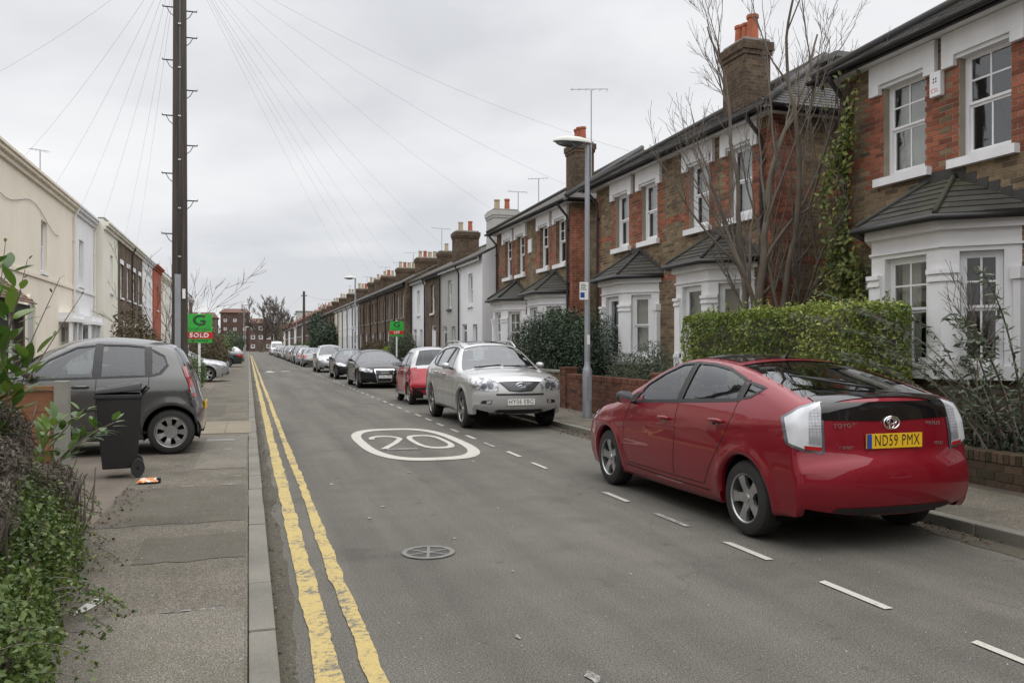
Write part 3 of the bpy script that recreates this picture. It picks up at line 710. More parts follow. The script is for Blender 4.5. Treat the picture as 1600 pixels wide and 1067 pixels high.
def brickwork(parent, fr, bricks, m_of, v=0.0, proud=0.006, single=0, flip=False, seed=4):
    """ nearest `single` bricks become objects of their own, the rest joined by colour """
    rnd = random.Random(seed)
    def dist(b):
        p = fr((b[0] + b[1]) / 2, v, (b[2] + b[3]) / 2); return (p[0] ** 2 + p[1] ** 2 + (p[2] - EYE) ** 2)
    bs = sorted(bricks, key=dist)
    vis = []; rest = []
    for b in bs:
        p = fr((b[0] + b[1]) / 2, v, (b[2] + b[3]) / 2); d = p[0] * SN + p[1] * CS
        px = 800 + FPX * (p[0] * CS - p[1] * SN) / max(d, .1); py = 541 - FPX * (p[2] - EYE) / max(d, .1)
        if len(vis) < single and d > 1 and -10 < px < 1610 and -10 < py < 1077 and b[1] - b[0] > .06: vis.append(b)
        else: rest.append(b)
    groups = {}
    for b in rest: groups.setdefault(m_of(b), []).append(b)
    for mname, g in groups.items():
        V, F = brick_mesh_list(g, fr, v, proud, rnd)
        if flip: F = [f[::-1] for f in F]
        o = MB().add(V, F).build('brickwork', mname, parent, recalc=False); o['kind'] = 'stuff'
    org = base_of(parent); cache = {}
    p00 = Vector(fr(0, 0, 0)); U = Vector(fr(1, 0, 0)) - p00; W = Vector(fr(0, 1, 0)) - p00
    for b in vis:
        mname = m_of(b); L = round((b[1] - b[0]) * 200) / 200; key = (L, mname)
        if key not in cache:
            f0 = lambda u, v_, z: tuple(U * u + W * v_ + Vector((0, 0, z)))
            V, F = brick_mesh_list([(0, L, 0, b[3] - b[2])], f0, 0, proud, rnd)
            if flip: F = [f[::-1] for f in F]
            cache[key] = MB().add(V, F).mesh('brick', recalc=False); cache[key].materials.append(MATS[mname])
        p = Vector(fr(b[0], v + rnd.uniform(-.002, .002), b[2])) - org
        new_obj('brick', cache[key], parent, loc=p)
def gutter_run(mb, fr, u0, u1, v, z, r=0.055):
    n = 8; pts = [(-math.cos(math.pi * k / n) * r, -math.sin(math.pi * k / n) * r) for k in range(n + 1)]
    V = [fr(u0, v + a, z + b) for a, b in pts] + [fr(u1, v + a, z + b) for a, b in pts]
    mb.add(V, [(i, i + 1, n + 2 + i, n + 1 + i) for i in range(n)])
def chimney(parent, cx, cy, hx, hy, z0, z1, pots, m='dark_brick_wall', corbel=.06, pot_m='terracotta', pot_h=.5, along='y', pot_r=.13, capm=None):
    c = MB(); c.box((cx - hx, cy - hy, z0), (cx + hx, cy + hy, z1 - .32))
    c.box((cx - hx - corbel * .5, cy - hy - corbel * .5, z1 - .32), (cx + hx + corbel * .5, cy + hy + corbel * .5, z1 - .22))
    c.box((cx - hx - corbel, cy - hy - corbel, z1 - .22), (cx + hx + corbel, cy + hy + corbel, z1 - .04))
    ch = c.build('chimney', m, parent)
    MB().box((cx - hx, cy - hy, z1 - .04), (cx + hx, cy + hy, z1 + .04)).build('flaunching', 'concrete_post', ch, bevel=.02)
    r = random.Random(int(cx * 7 + cy * 13))
    for k in range(pots):
        t = (k + .5) / pots * 2 - 1; s_ = r.uniform(.85, 1.12) * pot_h; pr_ = pot_r * r.uniform(.85, 1.05)
        px, py = (cx, cy + t * hy * .85) if along == 'y' else (cx + t * hx * .85, cy)
        pm = pot_m if isinstance(pot_m, str) else pot_m[k % len(pot_m)]
        MB().lathe([(pr_, 0), (pr_ * .95, s_ * .12), (pr_ * .82, s_ * .85), (pr_ * .98, s_ * .88), (pr_ * .98, s_), (pr_ * .74, s_), (pr_ * .7, s_ * .5)], (px, py, z1 + .03), n=12, cap=False).build('chimney_pot', pm, ch, smooth=35)
    return ch
def slates(parent, corner, e_dir, s_dir, length, slope_len, clip=None, wid=.26, gauge=.2, m='roof_slate', name='slates', nrm=None, trim=None):
    """ rows of overlapping slates on a slope: corner at the eave, e_dir along it, s_dir up the slope """
    C = Vector(corner); E = Vector(e_dir).normalized(); S = Vector(s_dir).normalized(); N = E.cross(S)
    if N.z < 0: N = -N
    V = []; F = []; r = random.Random(8); rows = int(slope_len / gauge)
    for j in range(rows):
        a0, a1 = (0, length) if trim is None else trim(j * gauge, (j + 1) * gauge)
        sh = (wid / 2 if j % 2 else 0); i = math.floor((a0 - sh) / wid)
        while sh + i * wid < a1:
            x0 = max(a0, sh + i * wid) + .003; x1 = min(a1, sh + (i + 1) * wid) - .003; i += 1
            if x1 - x0 < .03: continue
            y0 = j * gauge - r.uniform(0, .008); y1 = min(slope_len, (j + 1.25) * gauge); h = .014 + r.uniform(0, .005)
            k = len(V); V += [tuple(C + E * x0 + S * y0 + N * h), tuple(C + E * x1 + S * y0 + N * h), tuple(C + E * x1 + S * y1 + N * .003), tuple(C + E * x0 + S * y1 + N * .003),
                              tuple(C + E * x0 + S * y0 + N * .002), tuple(C + E * x1 + S * y0 + N * .002)]
            F += [(k, k + 1, k + 2, k + 3), (k + 4, k + 5, k + 1, k), (k, k + 3, k + 4), (k + 1, k + 5, k + 2)]
    o = MB().add(V, F).build(name, m, parent, recalc=False); o['kind'] = 'stuff'; return o
# ------------------------------------------------------------------ right side: bay-fronted brick semis
XF = 9.15; DEEP = 8.4; EAVE = 5.86
def bay_house(Y0, Y1, wins, label, hip_lo, hip_hi, detail, curtains, grid, m_win, group='bay-fronted brick houses', side_lo=True, seed=1, chim=None, board=None):
    """ one house of a semi-detached pair, facade on X = XF facing the road, from Y0 to Y1 """
    h = empty('brick_house', (XF, (Y0 + Y1) / 2, ZP)); tag(h, label, 'house', group)
    fr = frame((XF, 0), (0, 1), (-1, 0)); bc = (wins[0] + wins[1]) / 2
    W2 = .40; ZS, ZH = 4.09, 5.50
    up = [(w - W2, w + W2, ZS, ZH) for w in wins]
    bay_open = [(bc - 1.0, bc + 1.0, .9, 3.0)]
    red = [(w - W2 - .24, w - W2, ZS - .1, 5.42) for w in wins] + [(w + W2, w + W2 + .24, ZS - .1, 5.42) for w in wins] + ([(Y0, Y0 + .34, .1, 5.6)] if hip_lo else []) + ([(Y1 - .34, Y1, .1, 5.6)] if hip_hi else [])
    bands = [(3.05, 3.2), (4.35, 4.5)]
    # walls
    w = MB(); wall_panel(w, fr, Y0, Y1, ZP - .1, EAVE, up + bay_open, rev=.14)
    XB = XF + DEEP
    if side_lo: w.quad((XF, Y0, 0), (XB, Y0, 0), (XB, Y0, EAVE), (XF, Y0, EAVE))
    else: w.quad((XF, Y1, 0), (XF, Y1, EAVE), (XB, Y1, EAVE), (XB, Y1, 0))
    w.quad((XB, Y0, 0), (XB, Y1, 0), (XB, Y1, EAVE), (XB, Y0, EAVE))
    wall = w.build('wall', 'mortar' if detail else 'stock_brick_wall', h, recalc=False)
    def in_red(b):
        c = (b[0] + b[1]) / 2; z = (b[2] + b[3]) / 2; k = int(round(b[2] / .075)) % 2
        for a0, a1, c0, c1 in red:
            g = .06 if k else -.03
            if a0 - g < c < a1 + g and c0 < z < c1: return True
        return any(c0 < z < c1 for c0, c1 in bands)
    if detail:
        bs = brick_courses(Y0, Y1, ZP - .1 + .0, EAVE, up + bay_open)
        brickwork(wall, fr, bs, lambda b: 'red_brick' if in_red(b) else 'stock_brick', single=280 if detail > 1 else 0, seed=seed)
        if side_lo:
            f2 = frame((XF, Y0), (1, 0), (0, -1)); bs2 = brick_courses(0, 3.6, 0, EAVE, [])
            brickwork(wall, f2, bs2, lambda b: 'red_brick' if (b[0] < (.45 if int(round(b[2] / .075)) % 2 else .34) or any(c0 < (b[2] + b[3]) / 2 < c1 for c0, c1 in bands)) else 'stock_brick', seed=seed + 5, flip=False)
    else:
        q = MB()
        for a0, a1, c0, c1 in red: q.box((a0 + .001, -.01, c0), (a1 - .001, .012, c1), fr)
        for c0, c1 in bands: 
            segs = [(Y0 + .35, Y1 - .35)]
            if c0 > 4: segs = [(Y0 + .35, wins[0] - W2 - .25), (wins[0] + W2 + .25, wins[1] - W2 - .25), (wins[1] + W2 + .25, Y1 - .35)]
            for s0, s1 in segs:
                if s1 - s0 > .05: q.box((s0, -.01, c0), (s1, .008, c1), fr)
        q.build('red_quoins', 'red_brick_wall', h)
        if side_lo:
            MB().box((XF + .004, Y0 - .01, 0), (XF + .4, Y0 + .002, 5.6)).build('red_quoins', 'red_brick_wall', h)
    # upper windows with white shouldered hoods
    for k, (a, b_, c, d) in enumerate(up):
        win = sash(h, fr, a, b_, c, d, rec=.10, grid=grid, m=m_win, curtain=curtains[k], sill=(.13, .12, .10), fw=.06 if m_win == 'white_paint' else .075)
        hd = MB(); o_ = .24
        hd.box((a - o_, -.05, d + .002), (b_ + o_, .075, 5.82), fr); hd.box((a - o_, -.05, 5.36), (a - .035, .075, d + .001), fr); hd.box((b_ + .035, -.05, 5.36), (b_ + o_, .075, d + .001), fr)
        hd.build('hood', 'white_paint', win)
        MB().box((a - .034, -.1, d - .05), (b_ + .034, .03, d + .001), fr).build('hood_lip', 'white_paint', win)
    # ground floor bay
    D = .63; fh = .635; so = bc - fh - D
    P = [(bc - fh - D, 0), (bc - fh, D), (bc + fh, D), (bc + fh + D, 0)]
    br = MB()
    for (ua, va), (ub, vb) in zip(P, P[1:]): br.quad((ua, va - .04, 0), (ub, vb - .04, 0), (ub, vb - .04, 1.16), (ua, va - .04, 1.16), fr=fr)
    base = br.build('bay_base', 'dark_brick_wall', h, recalc=False)
    cornb = MB(); pl = MB(); sillb = MB()
    cap = [(bc - fh - D - .05, 0), (bc - fh - .03, D + .07), (bc + fh + .03, D + .07), (bc + fh + D + .05, 0)]
    body = MB()
    faces = []
    for k, ((ua, va), (ub, vb)) in enumerate(zip(P, P[1:])):
        du, dv = ub - ua, vb - va; L = math.hypot(du, dv); du /= L; dv /= L
        o = fr(ua, va, 0); U_ = Vector(fr(ua + du, va + dv, 0)) - Vector(o); V_ = Vector(fr(ua - dv, va + du, 0)) - Vector(o)
        f = frame((o[0], o[1]), (U_.x, U_.y), (V_.x, V_.y)); pw = .26 if k == 1 else .20
        hole = (pw, L - pw, 1.32, 2.78)
        wall_panel(body, f, 0, L, 1.14, 3.20, [hole], rev=.13)
        faces.append((f, L, hole, k, pw))
    bb = body.build('bay_wall', 'white_stucco', h, recalc=False)
    for f, L, hole, k, pw in faces:
        sash(h, f, hole[0], hole[1], hole[2], hole[3], rec=.09, grid=(grid[0] if k == 1 else (grid[0][0] if grid[0][0] == 1 else 2, grid[0][1]), grid[1]), m=m_win, curtain=curtains[2 + (k if k < 2 else 0)], fw=.05 if m_win == 'white_paint' else .07)
    # pilasters with two-stage capitals, sill course, cornice
    for k, (u_, v_) in enumerate(((bc - fh, D), (bc + fh, D))):
        pl = MB()
        def ring(rad, z0, z1, mb):
            # pilaster hugging the corner: outer polygon offset
            s = -1 if k == 0 else 1; w_ = .20
            p = [(u_ - s * w_, v_), (u_ - s * w_, v_ + rad), (u_ + s * rad * .41, v_ + rad), (u_ + s * (w_ * .707 + rad * .707), v_ - w_ * .707 + rad * .707), (u_ + s * w_ * .707, v_ - w_ * .707)]
            mb.prism(p, z0, z1, fr)
        ring(.035, 1.325, 2.40, pl); ring(.06, 2.402, 2.45, pl); ring(.045, 2.451, 2.50, pl); ring(.075, 2.501, 2.56, pl); ring(.06, 1.322, 1.42, pl)
        pl.build('bay_pilaster', 'white_paint', h)
    for s, u_ in ((-1, bc - fh - D), (1, bc + fh + D)):
        pl = MB(); pl.box((min(u_, u_ - s * .001) - .05, -.01, 1.16), (max(u_, u_ - s * .001) + .05, .10, 2.4), fr); pl.box((u_ - .075, -.012, 2.402), (u_ + .075, .13, 2.55), fr)
        pl.build('bay_pilaster', 'white_paint', h)
    off = lambda e, e2: [(bc - fh - D - e2, 0), (bc - fh - e * .4, D + e), (bc + fh + e * .4, D + e), (bc + fh + D + e2, 0)]
    sillb.prism(off(.05, .07), 1.14, 1.318, fr); sillb.build('bay_sill', 'white_paint', h)
    cornb.prism(off(.09, .10), 3.06, 3.20, fr); cornb.prism(off(.035, .04), 2.84, 2.87, fr); cornb.build('bay_cornice', 'white_paint', h)
    # bay roof: three slopes to a short top against the wall
    e = off(.20, .22); ze, zt = 3.24, 3.86; T = [(bc - .22, .0), (bc + .22, .0)]
    rf = MB(); rf.prism(e, 3.205, ze, fr); rfo = rf.build('bay_eave', 'dark_fascia', h)
    r2 = MB(); Tp = [(T[0][0], .0, zt), (T[1][0], .0, zt)]
    E3 = [(u, v_, ze + .002) for u, v_ in e]
    r2.quad(E3[0], E3[1], Tp[0], fr=fr); r2.quad(E3[1], E3[2], Tp[1], Tp[0], fr=fr); r2.quad(E3[2], E3[3], Tp[1], fr=fr)
    broof = r2.build('bay_roof', 'bay_slate', h, recalc=False)
    if detail or Y0 < 25:
        # slate courses as thin lapped strips broken into pieces
        V = []; F = []; rs = random.Random(seed)
        def tri_slates(A, B, C_, D_):
            rows = 7
            A, B, C_, D_ = [Vector(fr(*q)) for q in (A, B, C_, D_)]
            N = (B - A).cross(D_ - A).normalized()
            if N.z < 0: N = -N
            for j in range(rows):
                t0, t1 = j / rows, min(1, (j + 1.15) / rows); L0, R0, L1, R1 = A.lerp(D_, t0), B.lerp(C_, t0), A.lerp(D_, t1), B.lerp(C_, t1)
                n = max(1, int((R0 - L0).length / .24)); sh = .5 if j % 2 else 0
                cuts = sorted({0.0, 1.0, *[(i + sh) / n for i in range(n + 1) if 0 < (i + sh) / n < 1]})
                for a_, b_ in zip(cuts, cuts[1:]):
                    k = len(V); g = .003; hh = .016 + rs.uniform(0, .006)
                    V.extend([tuple(L0.lerp(R0, a_) + N * hh), tuple(L0.lerp(R0, b_) + N * hh), tuple(L1.lerp(R1, b_) + N * .004), tuple(L1.lerp(R1, a_) + N * .004), tuple(L0.lerp(R0, a_) + N * .002), tuple(L0.lerp(R0, b_) + N * .002)])
                    F.extend([(k, k + 1, k + 2, k + 3), (k + 4, k + 5, k + 1, k)])
        tri_slates(E3[0], E3[1], Tp[0], Tp[0]); tri_slates(E3[1], E3[2], Tp[1], Tp[0]); tri_slates(E3[2], E3[3], Tp[1], Tp[1])
        s_ = MB().add(V, F).build('slates', 'bay_slate', broof, recalc=False); s_['kind'] = 'stuff'
    hipm = MB()
    for a_, b_ in ((E3[1], Tp[0]), (E3[2], Tp[1])): hipm.tube([Vector(fr(*a_)) + Vector((0, 0, .03)), Vector(fr(*b_)) + Vector((0, 0, .03))], .035, 6)
    hipm.build('hip_tiles', 'bay_slate', h, smooth=True)
    # lead flashing stepped along the wall
    fl = MB()
    for s in (-1, 1):
        for j in range(7):
            t = j / 7; u_a = bc + s * (.22 + (fh + D) * (1 - t)); z_ = ze + (zt - ze) * t + .04
            fl.box((min(u_a, u_a - s * .17), .0, z_), (max(u_a, u_a - s * .17), .014, z_ + .13 + .02 * (j % 2)), fr)
    fl.box((bc - .25, 0, zt), (bc + .25, .016, zt + .14), fr); fl.build('flashing', 'dark_fascia', h)
    # gutter of the bay, roof over the house
    ge = MB(); ee = off(.24, .2)
    ge.tube([fr(*ee[0], 3.2), fr(*ee[1], 3.2), fr(*ee[2], 3.2), fr(*ee[3], 3.2)], .05, 8); ge.build('bay_gutter', 'black_paint', h, smooth=True)
    # main roof: hipped towards the free end
    ov = .32; x0 = XF - ov; xr = XF + DEEP / 2; zr = EAVE + (DEEP / 2 + ov) * math.tan(R(31)); run = DEEP / 2 + ov
    ya, yb = (Y0 - ov if hip_lo else Y0), (Y1 + ov if hip_hi else Y1)
    ra, rb = (ya + run * .92 if hip_lo else Y0), (yb - run * .92 if hip_hi else Y1)
    if ra > rb: ra = rb = (ra + rb) / 2 if (hip_lo and hip_hi) else (Y1 if hip_lo else Y0)
    x1 = XF + DEEP + ov; zE = EAVE + .06
    A, B, C_, D_ = (x0, ya, zE), (x0, yb, zE), (x1, yb, zE), (x1, ya, zE); Ra, Rb = (xr, ra, zr), (xr, rb, zr)
    rm = MB(); rm.quad(A, B, Rb, Ra); rm.quad(C_, D_, Ra, Rb)
    if hip_lo: rm.quad(D_, A, Ra)
    if hip_hi: rm.quad(B, C_, Rb)
    roof = rm.build('roof', 'far_slate' if not detail else 'roof_slate', h, recalc=False)
    if detail:
        sl = math.hypot(xr - x0, zr - zE)
        def trim(a, b_): t = a / sl; return ((ra - ya) * t, (yb - ya) - (yb - rb) * t)
        slates(roof, A, (0, 1, 0), (xr - x0, 0, zr - zE), yb - ya, sl, trim=trim)
        if hip_lo:
            S = Vector((xr, ra, zr)) - Vector((xr, ya, zE)); sl2 = S.length
            def trim2(a, b_): t = a / sl2; return (run * t, 2 * run - run * t) if True else (0, 1)
            slates(roof, A, (1, 0, 0), (0, ra - ya, zr - zE), x1 - x0, sl2, trim=lambda a, b_: ((xr - x0) * a / sl2, (x1 - x0) - (x1 - xr) * a / sl2))
    hp = MB()
    if hip_lo: hp.tube([Vector(A) + Vector((0, 0, .05)), Vector(Ra) + Vector((0, 0, .05))], .07, 6)
    if hip_hi: hp.tube([Vector(B) + Vector((0, 0, .05)), Vector(Rb) + Vector((0, 0, .05))], .07, 6)
    if abs(ra - rb) > .05: hp.tube([Vector(Ra) + Vector((0, 0, .05)), Vector(Rb) + Vector((0, 0, .05))], .08, 6)
    hp.build('ridge_tiles', 'roof_slate', roof, smooth=True)
    so_ = MB(); so_.box((XF - ov + .02, ya + .02 if hip_lo else Y0, EAVE - .03), (XF + .02, yb - .02 if hip_hi else Y1, EAVE + .0)); 
    if hip_lo: so_.box((XF + .021, ya + .02, EAVE - .03), (XB, Y0 + .02, EAVE))
    if hip_hi: so_.box((XF + .021, Y1 - .02, EAVE - .03), (XB, yb - .02, EAVE))
    so_.build('soffit', 'white_paint', h)
    fa = MB(); fa.box((x0, ya, EAVE - .07), (x0 + .018, yb, zE - .01))
    if hip_lo: fa.box((x0 + .02, ya, EAVE - .07), (XB, ya + .018, zE - .01))
    fa.build('fascia', 'black_paint', h)
    gt = MB(); gutter_run(gt, fr, ya, yb, ov + .06, EAVE + .02)
    if hip_lo: gutter_run(gt, frame((x0, ya), (1, 0), (0, -1)), 0, DEEP, .06, EAVE + .02)
    gt.build('gutter', 'black_paint', h, recalc=False, smooth=True)
    pe = Y1 - .22 if hip_hi else Y0 + .22
    dp = MB(); dp.tube([fr(pe, ov + .05, EAVE - .02), fr(pe, ov + .04, EAVE - .12), fr(pe, .09, EAVE - .42), fr(pe, .075, EAVE - .6), fr(pe, .075, .15)], .038, 8)
    for z_ in (5.0, 3.4, 1.8): dp.box((pe - .055, .03, z_), (pe + .055, .12, z_ + .06), fr)
    dp.build('downpipe', 'black_paint', h, smooth=40)
    if chim: chimney(h, *chim)
    return h
WH = 'white_paint'
A1 = bay_house(7.22, 11.25, (8.48, 9.88), 'brick house with white sash bay behind the rear of the red car', False, True, 2, (None, 'net', None, 'right'), ((2, 2), (2, 1)), WH, seed=2, side_lo=False)
A2 = bay_house(3.2, 7.22, (4.56, 5.96), 'brick house adjoining the nearest sash-bay house, past the picture edge', True, False, 0, (None, None, 'both', 'both'), ((2, 2), (2, 1)), WH, seed=3)
B1 = bay_house(13.1, 17.12, (14.12, 15.68), 'brick house with a hipped roof behind the bare tree', True, False, 1, ('net', 'net', 'blind', 'blind'), ((1, 1), (1, 1)), 'upvc', seed=4, chim=(10.35, 15.75, .32, .42, 5.6, 8.1, 3))
B2 = bay_house(17.12, 21.15, (17.98, 19.5), 'brick house with curtained bay just right of the lamp post', False, True, 1, ('full', 'full', 'full', 'full'), ((1, 1), (1, 1)), 'upvc', seed=5, side_lo=False)
C1 = bay_house(22.95, 26.85, (23.88, 25.4), 'brick house above the dark evergreen, nearer of its pair', True, False, 0, (None, 'blind', 'both', 'both'), ((2, 2), (1, 1)), WH, seed=6, chim=(10.35, 25.3, .32, .42, 5.6, 8.15, 3))
C2 = bay_house(26.85, 30.8, (27.8, 29.3), 'brick house next to the white rendered cottage, end of its pair', False, True, 0, ('both', None, 'both', None), ((2, 2), (1, 1)), WH, seed=7, side_lo=False)
# entrances set back between the pairs
for k, (a, b_, lab) in enumerate(((11.25, 13.1, 'brick porch block set back between the two nearest brick pairs'), (21.15, 22.95, 'brick porch block set back behind the lamp post'))):
    e_ = empty('entrance_block', (XF + 3, (a + b_) / 2, ZP)); tag(e_, lab, 'building', 'set-back entrance blocks')
    MB().box((XF + 2.6, a + .01, 0), (XF + 7, b_ - .01, 4.6)).build('wall', 'stock_brick_wall', e_)
    MB().box((XF + 2.45, a + .012, 4.6), (XF + 7, b_ - .012, 4.75)).build('roof', 'lead', e_)
    MB().box((XF + 2.57, (a + b_) / 2 - .45, .1), (XF + 2.62, (a + b_) / 2 + .45, 2.2)).build('door', 'black_paint', e_)
# loft box dormer and ridge wall behind B, parapets behind C
def dormer(parent, y0, y1, x0, x1, z0, z1, m):
    d = MB().box((x0, y0, z0), (x1, y1, z1)).build('dormer', m, parent)
    MB().box((x0 - .12, y0 - .12, z1), (x1 + .1, y1 + .1, z1 + .12)).build('dormer_roof', 'lead', d)
dormer(B1, 15.4, 17.0, XF + 3.3, XF + 7.0, 6.6, 7.95, 'slab_concrete')
dormer(C1, 24.6, 26.7, XF + 3.0, XF + 7.0, 6.6, 7.7, 'dark_brick_wall')
# alarm box on A1, name plaque on C pair
ab = MB().box((XF - .09, 9.12, 5.02), (XF - .008, 9.31, 5.36)).build('alarm_box', 'upvc', A1, bevel=.012)
tm = text_mesh('CSL', .085, .9); 
def wall_text(me, parent, X, Y, Z, m, fr_rot=(R(90), 0, R(-90))):
    o = new_obj('lettering', me, parent, m); o.rotation_euler = fr_rot; o.location = Vector((X, Y, Z)) - base_of(parent); return o
wall_text(tm, ab, XF - .092, 9.215, 5.10, 'sign_red')
tg = MB()
for k in range(4):
    a = math.pi / 4 + k * math.pi / 2; cx, cz = 9.215 + .03 * math.cos(a), 5.24 + .03 * math.sin(a); s_ = .017
    tg.quad((XF - .0915, cx - s_, cz), (XF - .0915, cx, cz - s_), (XF - .0915, cx + s_, cz), (XF - .0915, cx, cz + s_))
tg.build('emblem', 'iron', ab, recalc=False)
MB().box((XF - .03, 26.62, 4.75), (XF + .01, 26.98, 5.2)).build('plaque', 'white_paint', C1)
ORD = ['first', 'second', 'third', 'fourth', 'fifth', 'sixth', 'seventh', 'eighth', 'ninth', 'tenth', 'eleventh', 'twelfth', 'thirteenth', 'fourteenth', 'fifteenth', 'sixteenth', 'seventeenth', 'eighteenth']
# ------------------------------------------------------------------ plain terraced cottages (both sides)
def cottage(side, XFc, Y0, Y1, label, wall_m, eave=5.1, wins=None, roof_m='far_slate', win_m=WH, pitch=27, depth=5.4, door=None, group=None, flank_lo=False, flank_hi=False, chim=None, parapet=None, sills=WH, lintel=None, ground=None, cur=(None, 'both', 'net', None), name='terraced_house', gut=True, fine=True, quoins=None):
    """ side = -1: right of the road (facade faces -X); side = +1: left of it (facade faces +X) """
    h = empty(name, (XFc, (Y0 + Y1) / 2, ZP)); tag(h, label, 'house', group)
    fr = frame((XFc, 0), (0, 1), (side, 0)); XB = XFc - side * depth
    W = Y1 - Y0
    if wins is None: wins = [(.5, .42, 3.35, 4.65), (.28, .42, .95, 2.35)]
    hl = [(Y0 + W * c - w_, Y0 + W * c + w_, a, b_) for c, w_, a, b_ in wins]
    holes = list(hl)
    if door: dc, dw, dh, dm = door; holes.append((Y0 + W * dc - dw, Y0 + W * dc + dw, .1, dh))
    w = MB(); top = parapet or eave
    wall_panel(w, fr, Y0 + .003, Y1 - .003, 0, top, holes, rev=.12)
    for yy, on in ((Y0 + .003, True), (Y1 - .003, True)): 
        w.quad((XFc, yy, 0), (XB, yy, 0), (XB, yy, top), (XFc, yy, top))
        if not parapet: w.quad((XFc, yy, top), (XB, yy, top), ((XFc + XB) / 2, yy, top + depth / 2 * math.tan(R(pitch))))
    w.quad((XB, Y0, 0), (XB, Y1, 0), (XB, Y1, top), (XB, Y0, top))
    w.build('wall', wall_m, h, recalc=False)
    for k, q in enumerate(hl):
        wi = sash(h, fr, *q, rec=.09, m=win_m, curtain=cur[k % len(cur)], sill=(.06, .09, .07), sillm=sills, grid=((1, 1), (1, 1)) if not fine else ((2, 1), (2, 1)) if k % 2 == 0 and W < 4.4 else ((1, 1), (1, 1)))
        if lintel: MB().box((q[0] - .1, -.01, q[3] + .002), (q[1] + .1, .018, q[3] + .22), fr).build('lintel', lintel, wi)
    if door:
        a, b_ = Y0 + W * dc - dw, Y0 + W * dc + dw
        dd = MB().box((a + .05, -.16, .1), (b_ - .05, -.10, dh - .3), fr).build('door', dm, h)
        f_ = MB(); f_.box((a + .002, -.15, .1), (a + .05, -.05, dh - .002), fr); f_.box((b_ - .05, -.15, .1), (b_ - .002, -.05, dh - .002), fr); f_.box((a + .05, -.15, dh - .06), (b_ - .05, -.05, dh - .002), fr); f_.box((a + .05, -.15, dh - .3), (b_ - .05, -.09, dh - .25), fr)
        f_.build('door_frame', WH, dd)
        for i in range(2):
            for j in range(2):
                a2 = a + .14 + i * (b_ - a - .26) / 2; MB().box((a2, -.099, .3 + j * .85), (a2 + (b_ - a - .4) / 2, -.088, .95 + j * .8), fr).build('door_panel', dm, dd)
        MB().quad((a + .05, -.12, dh - .25), (b_ - .05, -.12, dh - .25), (b_ - .05, -.12, dh - .06), (a + .05, -.12, dh - .06), fr=fr).build('fanlight', 'window_glass', dd, recalc=False)
    if parapet:
        c = MB(); c.box((Y0 + .004, -.005, eave - .28), (Y1 - .004, .09, eave - .14), fr); c.box((Y0 + .004, -.005, eave - .139), (Y1 - .004, .20, eave - .04), fr); c.box((Y0 + .004, -.005, eave - .039), (Y1 - .004, .26, eave + .04), fr)
        c.build('cornice', wall_m if 'brick' not in wall_m else 'pale_cream_render', h)
        MB().box((Y0 + .004, -.22, parapet), (Y1 - .004, .05, parapet + .07), fr).build('coping', 'concrete_post', h)
        r_ = MB(); r_.quad((XFc - side * .25, Y0, parapet - .5), (XFc - side * .25, Y1, parapet - .5), (XFc - side * depth * .5, Y1, parapet + .45), (XFc - side * depth * .5, Y0, parapet + .45)); r_.quad((XFc - side * depth * .5, Y0, parapet + .45), (XFc - side * depth * .5, Y1, parapet + .45), (XB, Y1, parapet - .5), (XB, Y0, parapet - .5)); r_.build('roof', roof_m, h, recalc=False)
        if ground: MB().box((Y0 + .004, -.005, ground), (Y1 - .004, .05, ground + .12), fr).build('string_course', wall_m, h)
    else:
        ov = .22; t = math.tan(R(pitch)); xm = (XFc + XB) / 2; zr = eave + depth / 2 * t; ze = eave - ov * t
        r_ = MB(); th = .07
        A = [(XFc + side * ov, ze), (xm, zr), (XB - side * ov, ze)]
        V = [(x, Y0 + .001, z + dz) for dz in (.02, .02 + th) for x, z in A] + [(x, Y1 - .001, z + dz) for dz in (.02, .02 + th) for x, z in A]
        F = [(3, 4, 10, 9), (4, 5, 11, 10), (0, 6, 7, 1), (1, 7, 8, 2), (0, 3, 9, 6), (2, 8, 11, 5), (0, 1, 4, 3), (1, 2, 5, 4), (6, 9, 10, 7), (7, 10, 11, 8)]
        r_.add(V, F); rf = r_.build('roof', roof_m, h)
        MB().tube([(xm, Y0 + .01, zr + .1), (xm, Y1 - .01, zr + .1)], .09, 6).build('ridge_tiles', 'terracotta' if roof_m == 'red_tile' else 'roof_slate', rf, smooth=True)
        MB().box((Y0 + .01, ov - .06, ze - .12), (Y1 - .01, ov - .04, ze + .03), fr).build('fascia', 'white_paint' if 'render' in wall_m else 'dark_fascia', h)
        if gut: 
            g = MB(); gutter_run(g, fr, Y0, Y1, ov + .02, ze + .02); g.build('gutter', 'black_paint', h, recalc=False)
            d_ = MB(); d_.tube([fr(Y1 - .12, ov, ze - .03), fr(Y1 - .12, .07, ze - .35), fr(Y1 - .12, .06, .15)], .036, 6); d_.build('downpipe', 'black_paint', h, smooth=True)
    if chim: 
        for c in chim: chimney(h, *c[0], **c[1])
    return h
G4 = 'plain fronted terraced cottages'
def ch(side, X, Y, top, pots, hx=.5, hy=.36, m='dark_brick_wall', pm='terracotta', ph=.42): return ((X, Y, hx, hy, top - 2.2, top, pots), dict(m=m, pot_m=pm, pot_h=ph, along='x'))
W2u = [(.5, .36, 3.25, 4.55), (.30, .36, .95, 2.45)]
cottage(-1, 8.72, 31.35, 35.05, 'white rendered cottage with its bare white flank beside the brick pair', 'white_render', 5.15, W2u, door=(.76, .42, 2.5, 'paint_blue'), group=G4, chim=[ch(-1, 9.75, 32.1, 6.98, 2, .5, .55, 'grey_render', ('buff_pot', 'terracotta'), .5)])
